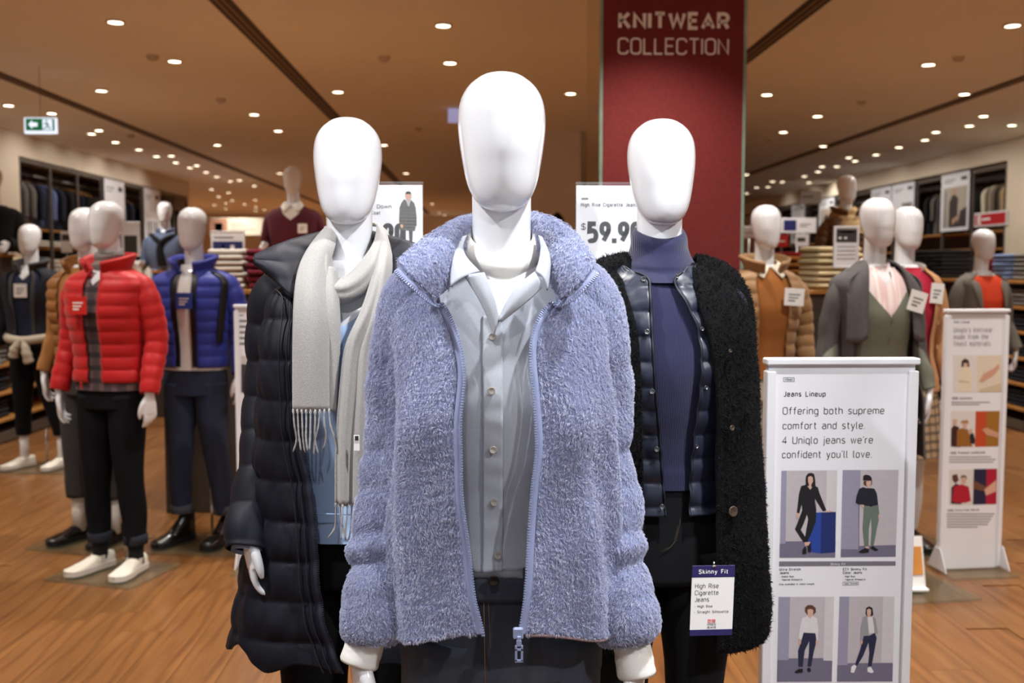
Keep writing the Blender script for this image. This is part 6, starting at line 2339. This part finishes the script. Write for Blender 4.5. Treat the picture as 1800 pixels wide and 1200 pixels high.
# exit signs -----------------------------------------------------------------
M_green = mat('exit_green', (22, 118, 74), .4, emit=.55)
M_exitw = mat('exit_white', (224, 236, 255), .4, emit=1.1)
def exit_sign(label, px, py, Y, w, h, back=False):
    c = at_depth(px, py, Y)
    t = thing('exit_sign', label, 'exit sign', (c[0], Y, c[2]))
    b = MB()
    b.box((0, 0, 0), (w, .03, h), bev=.003)
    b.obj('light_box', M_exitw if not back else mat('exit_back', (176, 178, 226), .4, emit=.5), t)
    if not back:
        b = MB()
        b.box((0, -.016, .008), (w - .03, .003, h - .035))
        b.obj('green_field', M_green, t)
        a = MB()
        y = -.0185
        s = h * .28
        a.add([(-w * .36, y, .008), (-w * .24, y, .008 + s), (-w * .24, y, .008 + s * .45), (-w * .08, y, .008 + s * .45), (-w * .08, y, .008 - s * .45), (-w * .24, y, .008 - s * .45), (-w * .24, y, .008 - s)], [(0, 1, 2, 3, 4, 5, 6)])
        a.obj('arrow', M_exitw, t)
        m_ = MB()
        m_.add([(w * .08, y, -h * .27), (w * .38, y, -h * .27), (w * .38, y, h * .38), (w * .08, y, h * .38)], [(0, 1, 2, 3)])
        m_.obj('doorway', M_exitw, t)
        r_n = MB()
        y2 = y - .001
        for P in ([(w * .2, h * .2), (w * .22, -h * .02)], [(w * .12, h * .08), (w * .2, h * .16), (w * .28, h * .06)], [(w * .22, -h * .02), (w * .3, -h * .1), (w * .28, -h * .24)], [(w * .22, -h * .02), (w * .18, -h * .14), (w * .1, -h * .2)]):
            V = MB()
            stroke_ribbon(V, P, h * .08)
            r_n.add([(v[0], y2, v[2]) for v in V.v], V.f)
        r_n.add([(w * .2 + h * .06 * math.cos(k), y2, h * .29 + h * .06 * math.sin(k)) for k in np.linspace(0, 2 * PI, 12, endpoint=False)], [tuple(range(12))])
        r_n.obj('running_figure', M_green, t)
    d = MB()
    d.tube([(0, 0, h / 2), (0, 0, CEIL - c[2])], .0025, 8)
    d.obj('drop_rod', M_greymetal, t, True)
exit_sign('green exit sign with a left arrow hanging at upper left', 72, 221, 9.0, .28, .14)
exit_sign('pale back of an exit sign behind the tallest head', 817, 203, 11.2, .37, .16, True)
# projector-like camera dome near the far ceiling
# ------------------------------------------------------------------ red pillar with mirror sides
PYf = 5.75
pa = at_depth(1058, 200, PYf)
pb_ = at_depth(1307, 200, PYf)
px0, px1 = pa[0], pb_[0]
pdep = px1 - px0
pil = thing('pillar', 'square pillar with a dark red fabric front and mirrored sides', 'pillar', ((px0 + px1) / 2, PYf + pdep / 2 + .01, 0))
M_mirror = mat('mirror_glass', (206, 196, 172), .03, metal=1.0)
M_mirror.node_tree.nodes['Principled BSDF'].inputs['Roughness'].default_value = .03
M_gedge = mat('glass_edge', (132, 158, 142), .15, coat=.5, var=.15, vscale=6, stretch=(1, 1, 2))
M_redfab = mat('red_knit_print', (124, 36, 34), .8, var=.10, vscale=120, weave=.25, wscale=160, stretch=(1, 1, 1))
link_mix_color(M_redfab, (96, 26, 26), 90, 3, .45, .65, (1, 1, 4))
b = MB()
b.box((0, .02, CEIL / 2), (pdep - .03, pdep - .04, CEIL - .01))
b.obj('core', M_wall, pil)
b = MB()
b.box((0, -pdep / 2 + .0, CEIL / 2), (pdep - .004, .016, CEIL - .012), bev=.002)
front = b.obj('front_panel', M_redfab, pil)
for s in (-1, 1):
    b = MB()
    b.box((s * (pdep / 2 - .006), .012, CEIL / 2), (.012, pdep - .03, CEIL - .012), bev=.001)
    b.obj('mirror_panel', M_mirror, pil)
    b = MB()
    b.box((s * (pdep / 2 + .004), -pdep / 2 + .004, CEIL / 2), (.02, .026, CEIL - .012), bev=.003)
    b.obj('glass_edge', M_gedge, pil)
M_letter = mat('cream_letters', (244, 234, 224), .5, var=.02)
pcx = (px0 + px1) / 2
def pil_text(s, pxl, pxr, pyt, pyb, wt, name):
    a = at_depth(pxl, pyt, PYf)
    b2 = at_depth(pxr, pyb, PYf)
    h = a[2] - b2[2]
    W_ = b2[0] - a[0]
    gap = .10
    n = sum(GL[c][0] for c in s)
    # choose the letter width so that the word has the measured length
    sx = (W_ / h - (len(s) - 1) * (wt + gap) - wt) / n
    return lettering(name, s, h, pil, (a[0] - pcx + wt * h / 2, -pdep / 2 - .011, b2[2]), M_letter, wt, gap, sx)
pil_text('KNITWEAR', 1087, 1282, 20, 53, .20, 'lettering')
pil_text('COLLECTION', 1086, 1281, 66, 97, .105, 'lettering')

# ------------------------------------------------------------------ floor standing lineup signs
def lineup_sign(label, pl, pr, pt, Y, name='lineup_sign', rotz=0.0, foot=True):
    a = at_depth(pl, pt, Y)
    b2 = at_depth(pr, pt, Y)
    w = b2[0] - a[0]
    zt = (a[2] + b2[2]) / 2
    cx = (a[0] + b2[0]) / 2
    t = thing(name, label, 'sign stand', (cx, Y, 0), rotz)
    b = MB()
    b.box((0, .012, (zt - .016) / 2 + .004), (w * .972, .022, zt - .024), bev=.0015)
    b.obj('panel', M_signwhite, t)
    for s in (-1, 1):
        b = MB()
        b.box((s * (w / 2 - .011), .008, (zt - .03) / 2 + .008), (.022, .034, zt - .048), bev=.002)
        b.obj('side_frame', M_signwhite, t)
    b = MB()
    b.box((0, .008, zt - .008), (w + .004, .04, .016), bev=.003)
    b.obj('top_cap', M_signwhite, t)
    b = MB()
    b.box((0, -.005, .007), (w + .02, .30, .012), bev=.002)
    b.obj('base_plate', M_baseglass, t)
    for s in (-1, 1):
        b = MB()
        b.add([(s * (w / 2), -.08, .013), (s * (w / 2), .09, .013), (s * (w / 2), .03, .12), (s * (w / 2), -.02, .12),
               (s * (w / 2 + .004), -.08, .013), (s * (w / 2 + .004), .09, .013), (s * (w / 2 + .004), .03, .12), (s * (w / 2 + .004), -.02, .12)],
              [(0, 1, 2, 3), (7, 6, 5, 4), (0, 4, 5, 1), (1, 5, 6, 2), (2, 6, 7, 3), (3, 7, 4, 0)])
        b.obj('foot_bracket', M_signwhite, t)
    return t, cx, w, zt

class Print:
    """flat print on a vertical panel, given by points of the panel plane"""
    def __init__(self, root, cx, Y, y_local):
        self.root, self.cx, self.Y, self.y = root, cx, Y, y_local
        self.R = root.rotation_euler.z
    def pt(self, px, py):
        # meet of the sight line with the (turned) panel plane
        d = ray(px, py)
        n = np.array([math.sin(self.R), -math.cos(self.R), 0])
        p0 = np.array([self.root.location.x, self.root.location.y, 0]) + n * (-self.y)
        o = np.array([0, 0, CAM_H])
        t = np.dot(p0 - o, n) / np.dot(d, n)
        w = o + d * t
        ux = np.array([math.cos(self.R), math.sin(self.R), 0])
        return float(np.dot(w - p0, ux)), float(w[2])
    def photo(self, name, shapes, conv=lambda x, y: (x, y)):
        mb = MB()
        mats_, idx = [], {}
        for k, (col, P) in enumerate(shapes):
            if col not in idx:
                idx[col] = len(mats_)
                mats_.append(mat('print_%d_%d_%d' % col, col, .5, var=.04, vscale=60))
            pts = [self.pt(*conv(*p)) for p in P]
            mb.add([(x, -k * .00012, z) for x, z in pts], [tuple(range(len(pts)))], idx[col])
        o = mb.obj(name, mats_, self.root)
        o.location = (0, self.y - .0006, 0)
        return o
    def text(self, s, pxl, pyb, cap_px, m=None, wt=.105, gap=.15, sx=None, pxr=None, align='L'):
        x, z = self.pt(pxl, pyb)
        _, z2 = self.pt(pxl, pyb - cap_px)
        h = z2 - z
        if pxr is not None:
            x2, _ = self.pt(pxr, pyb)
            n = sum(GL[c][0] for c in s)
            sx = ((x2 - x) / h - (len(s) - 1) * (wt + gap) - wt) / n
            sx = min(1.5, max(.6, sx))
        return lettering('lettering', s, h, self.root, (x + wt * h / 2, self.y - .0008, z), m or M_ink, wt, gap, sx or .95, align)
    def bars(self, name, rows, m):
        mb = MB()
        for (x0, y0, x1, y1) in rows:
            P = [self.pt(x0, y1), self.pt(x1, y1), self.pt(x1, y0), self.pt(x0, y0)]
            mb.add([(x, 0, z) for x, z in P], [(0, 1, 2, 3)])
        o = mb.obj(name, m, self.root)
        o.location = (0, self.y - .0007, 0)
        o['kind'] = 'stuff'
        return o

t, cx, w, zt = lineup_sign('tall white floor sign about jeans beside the black sherpa coat', 1347.5, 1614, 629, 2.33)
pr = Print(t, cx, 2.33, .0012)
c3 = lambda x, y: (1330 + x / 4.287, 620 + y / 4.287)
c4 = lambda x, y: (1330 + x / 3.748, 880 + y / 3.748)
pr.bars('tag_outline', [(1377, 663.2, 1396.5, 663.9), (1377, 669.8, 1396.5, 670.5), (1377, 663.2, 1377.7, 670.5), (1395.8, 663.2, 1396.5, 670.5)], M_ink)
pr.text('WOMEN', 1379.5, 668.7, 3.6, wt=.17, gap=.16, pxr=1394.2)
pr.text('Jeans Lineup', 1377, 697, 9.6, wt=.145, pxr=1451)
pr.text('Offering both supreme', 1375.5, 728.3, 13.2, wt=.095, pxr=1554)
pr.text('comfort and style.', 1375.5, 754.3, 13.2, wt=.095, pxr=1520)
pr.text("4 Uniqlo jeans we're", 1374.8, 780, 13.2, wt=.095, pxr=1534)
pr.text("confident you'll love.", 1374.5, 805, 13.2, wt=.095, pxr=1532)
BG, PUR, LT, FLR, BLK, SKN, HAIR, BRN = (188, 180, 184), (150, 146, 166), (206, 200, 202), (112, 108, 128), (24, 22, 28), (206, 168, 150), (30, 24, 24), (92, 60, 44)
q3 = lambda P: [c3(*p) for p in P]
q4 = lambda P: [c4(*p) for p in P]
pr.photo('photo', [
    (BG, q3([(187, 887), (607, 884)]) + q4([(517, 370), (150, 373)])),
    (PUR, q3([(187, 887), (226, 887)]) + q4([(190, 285), (155, 285)])),
    (LT, q3([(528, 885), (607, 884)]) + q4([(521, 75), (455, 75)])),
    (FLR, q4([(152, 282), (188, 282), (190, 266), (520, 262), (517, 372), (150, 373)])),
    ((38, 66, 150), q4([(320, 140), (392, 76), (521, 72), (517, 338), (420, 346), (350, 335), (318, 262)])),
    ((28, 44, 104), q4([(426, 76), (521, 72), (517, 338), (420, 346)])),
    (HAIR, q3([(372, 925), (388, 906), (412, 902), (432, 912), (440, 950), (443, 1010), (430, 1012), (385, 1002), (369, 1005), (368, 955)])),
    (SKN, q3([(386, 935), (404, 926), (422, 936), (424, 968), (410, 992), (412, 1020), (398, 1030), (390, 1012), (393, 990), (386, 968)])),
    (BLK, q3([(370, 992), (334, 1002), (318, 1060), (302, 1200)]) + q4([(262, 75), (280, 82), (296, 20), (300, 60), (252, 185), (308, 272), (330, 276), (352, 228), (388, 140), (392, 62), (388, 0)]) + q3([(442, 1180), (438, 1095), (500, 1192), (524, 1184), (474, 1060), (460, 1012), (428, 995), (402, 1030)])),
    (BG, q4([(308, 150), (330, 90), (338, 120), (325, 190), (318, 235), (290, 190)])),
    (SKN, q4([(262, 76), (280, 82), (277, 112), (265, 116), (260, 98)])),
    (SKN, q4([(456, 66), (480, 60), (503, 70), (478, 74), (458, 74)])),
    (SKN, q4([(312, 272), (350, 268), (354, 296), (340, 300), (330, 290), (318, 300)])),
    (BLK, q4([(300, 322), (318, 296), (328, 318), (326, 346), (300, 350)])),
    (BLK, q4([(334, 298), (356, 270), (358, 318), (352, 340), (336, 332)])),
])
pr.photo('photo', [
    (BG, q3([(648, 882), (1070, 880)]) + q4([(915, 366), (553, 370)])),
    (PUR, q3([(648, 882), (783, 882)]) + q4([(672, 318), (556, 318)])),
    ((90, 86, 100), q4([(671, 10), (675, 10), (675, 318), (671, 318)])),
    (FLR, q4([(555, 318), (672, 318), (676, 296), (916, 290), (915, 367), (553, 370)])),
    (BLK, q3([(800, 960), (802, 926), (820, 916), (850, 922), (866, 940), (868, 962), (835, 958)])),
    (BRN, q3([(808, 962), (868, 957), (870, 985), (856, 1002), (838, 1006), (812, 998), (803, 982)])),
    (SKN, q3([(824, 966), (860, 962), (862, 985), (848, 1008), (836, 1024), (826, 995)])),
    ((26, 28, 40), q3([(800, 1010), (828, 1018), (858, 1018), (886, 1022), (905, 1060), (917, 1168), (880, 1150), (850, 1166), (800, 1140), (768, 1142), (744, 1128), (752, 1075), (772, 1022)])),
    (SKN, q3([(778, 1142), (855, 1158), (838, 1174), (800, 1168)])),
    ((102, 116, 104), q4([(706, 28), (745, 40), (800, 24), (808, 100), (790, 185), (770, 292), (750, 292), (757, 190), (754, 100), (738, 180), (736, 300), (710, 302), (698, 180), (704, 80)])),
    (SKN, q4([(800, 88), (812, 84), (810, 114), (800, 120)])),
    (SKN, q4([(712, 300), (736, 298), (738, 312), (714, 312)])),
    (BLK, q4([(668, 336), (690, 320), (716, 308), (740, 316), (736, 338), (692, 343)])),
    (BLK, q4([(744, 308), (766, 294), (776, 304), (802, 322), (782, 329)])),
])
pr.photo('title_bar', [((118, 114, 124), q4([(148, 398), (915, 397), (914, 427), (147, 431)]))])
pr.text('Skinny Fit', 1459.5, 993.3, 4.6, M_paper, wt=.13, pxr=1485.5)
for s, x, y, h, wt, xr in (('Ultra Stretch', 1369.8, 1002.6, 4.6, .17, 1407), ('Jeans', 1369.8, 1008.6, 4.6, .17, 1386.5), ('- Middle Rise', 1369.8, 1014.6, 3.2, .19, 1395), ('- Tapered Silhouette', 1369.8, 1020.0, 3.2, .19, 1410), ('Also available in Ankle Length.', 1369, 1028, 3.4, .17, 1432),
                         ('EZY Skinny Fit', 1481.5, 1002.4, 4.6, .17, 1523.5), ('Color Jeans', 1481.5, 1008.4, 4.6, .17, 1515), ('- High Rise', 1481.5, 1014.4, 3.2, .19, 1502.5), ('- Tapered Silhouette', 1481.5, 1019.8, 3.2, .19, 1521), ('Waist Stretch', 1483.5, 1026.6, 3.0, .19, 1507)):
    if s.startswith('Waist'):
        s = 'Moist Stretch'.replace('Moist', 'Waist')
    pr.text(s, x, y, h, wt=wt, pxr=xr)
pr.bars('tag_outline', [(1481, 1022, 1509, 1022.6), (1481, 1027.6, 1509, 1028.2), (1481, 1022, 1481.6, 1028.2), (1508.4, 1022, 1509, 1028.2)], M_ink)
NV = (36, 40, 66)
pr.photo('photo', [
    (BG, q4([(144, 632), (510, 631), (494, 1189), (133, 1191)])),
    (PUR, q4([(144, 632), (220, 632), (210, 1046), (136, 1048)])),
    (LT, q4([(449, 632), (510, 631), (498, 1052), (438, 1050)])),
    (FLR, q4([(136, 1048), (208, 1047), (210, 1036), (438, 1034), (440, 1050), (498, 1052), (494, 1189), (133, 1191)])),
    (BRN, q4([(318, 702), (334, 686), (364, 685), (388, 704), (390, 732), (372, 750), (330, 746), (317, 726)])),
    (SKN, q4([(334, 716), (352, 710), (372, 716), (372, 742), (364, 766), (350, 778), (342, 764), (335, 744)])),
    ((214, 210, 212), q4([(298, 772), (336, 756), (350, 776), (366, 756), (396, 772), (406, 850), (402, 915), (388, 916), (384, 874), (308, 868), (296, 912), (274, 906), (284, 830)])),
    (NV, q4([(308, 866), (386, 870), (394, 920), (374, 1000), (358, 1090), (334, 1088), (344, 1000), (346, 920), (316, 985), (302, 1092), (274, 1090), (272, 985), (292, 925)])),
    (SKN, q4([(276, 908), (292, 914), (290, 942), (277, 944)])),
    (SKN, q4([(388, 916), (402, 914), (402, 940), (388, 946)])),
    (BLK, q4([(246, 1126), (276, 1104), (304, 1104), (302, 1128), (260, 1133)])),
    (BLK, q4([(330, 1102), (350, 1096), (358, 1120), (338, 1126)])),
])
pr.photo('photo', [
    (BG, q4([(546, 630), (908, 629), (894, 1188), (528, 1190)])),
    (PUR, q4([(546, 630), (610, 630), (598, 1076), (532, 1078)])),
    (LT, q4([(832, 630), (908, 629), (898, 1066), (820, 1066)])),
    (FLR, q4([(531, 1080), (597, 1078), (598, 1068), (897, 1066), (894, 1188), (528, 1190)])),
    (HAIR, q4([(716, 740), (720, 705), (740, 693), (762, 704), (768, 750), (756, 758), (724, 762)])),
    (SKN, q4([(725, 716), (740, 708), (753, 716), (752, 745), (745, 764), (732, 764), (726, 745)])),
    ((216, 212, 214), q4([(728, 764), (766, 762), (776, 868), (736, 872)])),
    ((150, 148, 152), q4([(700, 764), (728, 754), (740, 886), (704, 890), (698, 922), (681, 918), (686, 830)])),
    ((150, 148, 152), q4([(762, 760), (782, 774), (798, 870), (776, 882), (772, 830)])),
    (NV, q4([(704, 888), (740, 886), (776, 868), (790, 900), (776, 980), (756, 1086), (732, 1086), (742, 1000), (736, 930), (700, 1020), (662, 1082), (648, 1072), (680, 980)])),
    (SKN, q4([(683, 916), (698, 920), (694, 942), (683, 940)])),
    ((226, 224, 226), q4([(618, 1128), (622, 1090), (642, 1076), (656, 1088), (640, 1130)])),
    ((226, 224, 226), q4([(728, 1096), (750, 1090), (770, 1124), (756, 1133), (728, 1124)])),
])

# knitwear lineup sign
t, cx, w, zt = lineup_sign('tall white floor sign about knitwear standing near the right hand shelf unit', 1661, 1777, 543, 4.84)
t.rotation_euler = (0, 0, math.radians(5))
pr = Print(t, cx, 4.84, .0012)
c5 = lambda x, y: (1580 + x / 3.636, 530 + y / 3.636)
c6 = lambda x, y: (1580 + x / 3.0, 800 + y / 3.0)
q5 = lambda P: [c5(*p) for p in P]
q6 = lambda P: [c6(*p) for p in P]
pr.text('Knit Lineup', 1677, 568, 4.4, wt=.16, pxr=1704)
pr.text("Uniqlo's knitwear", 1676, 584.5, 9.5, M_greyink, wt=.1, pxr=1741)
pr.text('made from the', 1676, 596.5, 9.5, M_greyink, wt=.1, pxr=1737)
pr.text('finest materials.', 1676, 608.5, 9.5, M_greyink, wt=.1, pxr=1737)
CRM, CRM2 = (222, 206, 184), (204, 184, 158)
pr.photo('photo', [((222, 214, 208), q5([(345, 343), (500, 343), (500, 578), (345, 578)])), (CRM, q5([(500, 343), (660, 342), (655, 576), (500, 578)])),
                   ((60, 44, 38), q5([(398, 420), (400, 380), (422, 362), (446, 375), (452, 415)])), (SKN, q5([(412, 392), (440, 392), (438, 418), (414, 418)])),
                   ((226, 212, 188), q5([(374, 480), (384, 425), (410, 416), (450, 418), (464, 440), (462, 578), (380, 578)])), (CRM2, q5([(380, 500), (450, 510), (450, 520), (380, 516)])),
                   (CRM2, q5([(520, 560), (650, 520), (656, 576), (510, 578)])), ((206, 156, 132), q5([(512, 510), (540, 460), (600, 430), (640, 395), (642, 425), (600, 475), (530, 515)]))])
pr.text('100% Cashmere', 1673, 702, 4.2, wt=.16, pxr=1708.5)
pr.bars('small_print', [(1672, 706, 1740, 707.6), (1672, 710, 1722, 711.6)], M_greyink)
pr.photo('photo', [((220, 212, 206), q5([(332, 700), (490, 700), (486, 930), (330, 930)])), ((190, 74, 40), q5([(490, 700), (562, 699), (556, 926), (486, 928)])), ((156, 106, 40), q5([(562, 699), (645, 698), (636, 924), (556, 926)])),
                   ((64, 34, 30), q5([(332, 925), (334, 810), (350, 790), (384, 800), (392, 930)])), (SKN, q5([(342, 752), (372, 752), (370, 788), (344, 788)])), ((150, 96, 40), q5([(368, 925), (372, 820), (400, 808), (440, 815), (470, 925)])),
                   (SKN, q5([(404, 775), (436, 775), (432, 808), (408, 808)])), ((176, 130, 84), q5([(392, 775), (404, 758), (440, 756), (446, 778)])), ((34, 32, 40), q5([(452, 845), (476, 840), (486, 880), (484, 910), (456, 905)])),
                   (SKN, q5([(446, 815), (470, 812), (470, 840), (450, 842)])), ((202, 150, 120), q5([(530, 815), (560, 805), (636, 838), (634, 870), (560, 852)]))])
pr.text('100% Premium Lambswool', 1670, 798, 4.2, wt=.16, pxr=1731.5)
pr.bars('small_print', [(1668, 802, 1742, 803.6), (1668, 806.5, 1750, 808.1), (1668, 811, 1746, 812.6)], M_greyink)
pr.photo('photo', [((218, 210, 204), q6([(265, 76), (395, 74), (390, 262), (262, 262)])), ((36, 34, 62), q6([(395, 72), (462, 71), (458, 258), (390, 260)])), ((170, 24, 54), q6([(462, 71), (518, 70), (514, 257), (458, 258)])),
                   ((44, 36, 56), q6([(274, 255), (276, 170), (300, 148), (330, 160), (330, 258)])), ((92, 58, 44), q6([(280, 105), (306, 98), (316, 130), (298, 148), (282, 132)])), ((176, 28, 48), q6([(278, 240), (290, 165), (330, 152), (368, 165), (380, 240), (350, 250), (300, 250)])),
                   (SKN, q6([(326, 112), (356, 112), (352, 150), (330, 150)])), ((90, 54, 44), q6([(322, 122), (332, 104), (354, 106), (358, 128), (346, 112)])), ((112, 74, 56), q6([(392, 130), (460, 165), (450, 190), (392, 175)])), ((214, 164, 140), q6([(450, 180), (512, 130), (512, 190), (458, 212)]))])
pr.text('100% Extra Fine Merino', 1665, 899, 4.2, wt=.16, pxr=1721)
pr.bars('small_print', [(1664, 902 + 4.6 * k, 1748 - (30 if k == 5 else 3 * k), 903.8 + 4.6 * k) for k in range(6)], M_greyink)

# sign stand between the blue jacket and the navy coat
t, cx, w, zt = lineup_sign('white floor sign standing half hidden behind the navy down coat', 411, 520, 535, 5.0)
pr = Print(t, cx, 5.0, .0012)
pr.bars('small_print', [(421, 553, 428, 555), (421, 562, 440, 566), (421, 572, 445, 576), (421, 582, 450, 586), (421, 592, 448, 596), (421, 602, 446, 606)], M_greyink)
pr.photo('photo', [((196, 190, 186), [(424, 625), (500, 625), (500, 690), (424, 690)]), ((60, 58, 60), [(424, 640), (445, 640), (445, 690), (424, 690)]), ((160, 150, 140), [(460, 632), (480, 632), (484, 690), (456, 690)])])

# ------------------------------------------------------------------ acrylic price signs behind the front mannequins
def price_sign(label, pl, pr_, pt, pbm, Y):
    a = at_depth(pl, pt, Y)
    b2 = at_depth(pr_, pbm, Y)
    w, h = b2[0] - a[0], a[2] - b2[2]
    cx = (a[0] + b2[0]) / 2
    t = thing('price_sign', label, 'price sign', (cx, Y, 0))
    z0 = b2[2]
    b = MB()
    b.box((0, 0, z0 + h / 2), (w, .002, h), bev=.0005)
    b.obj('card', M_signwhite, t)
    b = MB()
    b.box((0, -.003, z0 + h / 2 + .004), (w + .004, .0016, h + .010), bev=.0005)
    b.obj('acrylic_front', M_glass, t)
    b = MB()
    b.box((0, 0, z0 + h + .006), (w + .004, .006, .004), bev=.001)
    b.obj('acrylic_lip', M_glass, t)
    s = MB()
    s.tube([(0, .012, .012), (0, .012, z0 + .05)], .008, 10)
    s.lathe([(.11, 0), (.11, .008), (.02, .016), (.01, .022)], 24, (0, .012, 0))
    s.obj('stand', M_chrome, t, True)
    s = MB()
    s.box((0, .008, z0 + .03), (.05, .012, .03), bev=.002)
    s.obj('holder', M_chrome, t)
    return t, cx
t, cx = price_sign('white acrylic price sign with a large black price beside the red pillar', 1013, 1172, 326, 520, 2.52)
pr = Print(t, cx, 2.52, -.0008)
pr.bars('tag_field', [(1022, 347.5, 1034, 351)], M_greyink)
pr.text('High Rise Cigarette Jeans', 1021, 363, 6.6, wt=.13, gap=.17, pxr=1120)
pr.text('$', 1021, 405, 14, wt=.10, sx=1.1)
pr.text('59.90', 1032, 427, 38, wt=.215, gap=.05, pxr=1128)
t, cx = price_sign('white acrylic price sign with a small coat picture behind the navy coat', 574, 744, 325, 520, 2.52)
pr = Print(t, cx, 2.52, -.0008)
pr.text('Light Down', 633, 366, 6.6, wt=.13, gap=.17, pxr=688)
pr.text('Coat', 652.5, 377, 6.6, wt=.13, gap=.17, pxr=668.5)
pr.text('.90', 662, 430, 38, wt=.215, gap=.05, pxr=697)
k6 = lambda P: [(660 + x / 8.0, 300 + y / 8.0) for x, y in P]
pr.photo('coat_picture', [
    ((70, 58, 66), k6([(352, 830), (415, 835), (385, 930), (375, 1010), (335, 960)])), ((70, 58, 66), k6([(470, 838), (524, 838), (518, 1010), (478, 1005)])),
    ((92, 88, 82), k6([(405, 400), (440, 425), (500, 410), (545, 455), (562, 520), (578, 640), (578, 775), (560, 785), (556, 845), (340, 835), (342, 760), (332, 700), (340, 520), (365, 450)])),
    ((74, 70, 66), k6([(462, 510), (472, 510), (470, 842), (460, 842)])),
] + [((76, 72, 68), k6([(340, y), (575, y + 8), (575, y + 13), (340, y + 5)])) for y in (515, 560, 605, 655, 700, 745, 790)] + [
    ((176, 172, 172), k6([(425, 410), (500, 412), (470, 512), (450, 480)])),
    ((204, 160, 136), k6([(424, 330), (500, 330), (498, 380), (470, 412), (440, 405), (426, 372)])),
    ((58, 48, 44), k6([(422, 345), (430, 300), (462, 290), (495, 300), (502, 345), (490, 322), (440, 322)])),
    ((204, 160, 136), k6([(352, 755), (388, 755), (392, 795), (370, 812), (352, 790)])),
])

# small floor card with a photo behind the jeans sign
c = at_height(1605, 1040, .0)
t = thing('display_card', 'small white card with an orange photo leaning on the floor behind the jeans sign', 'card', (c[0] + .0, c[1] - .02, .0145))
b = MB()
rt = Matrix.Rotation(math.radians(-14), 3, 'X')
b.box((0, .03, .125), (.10, .012, .24), rot=rt, bev=.002)
b.obj('card', M_paper, t)
b = MB()
b.box((0, .0225, .135), (.08, .002, .13), rot=rt)
b.obj('orange_photo', mat('orange_photo', (206, 140, 66), .6, var=.2, vscale=12), t)
b = MB()
b.box((0, .03, .008), (.11, .12, .014), bev=.003)
b.obj('block', M_paper, t)
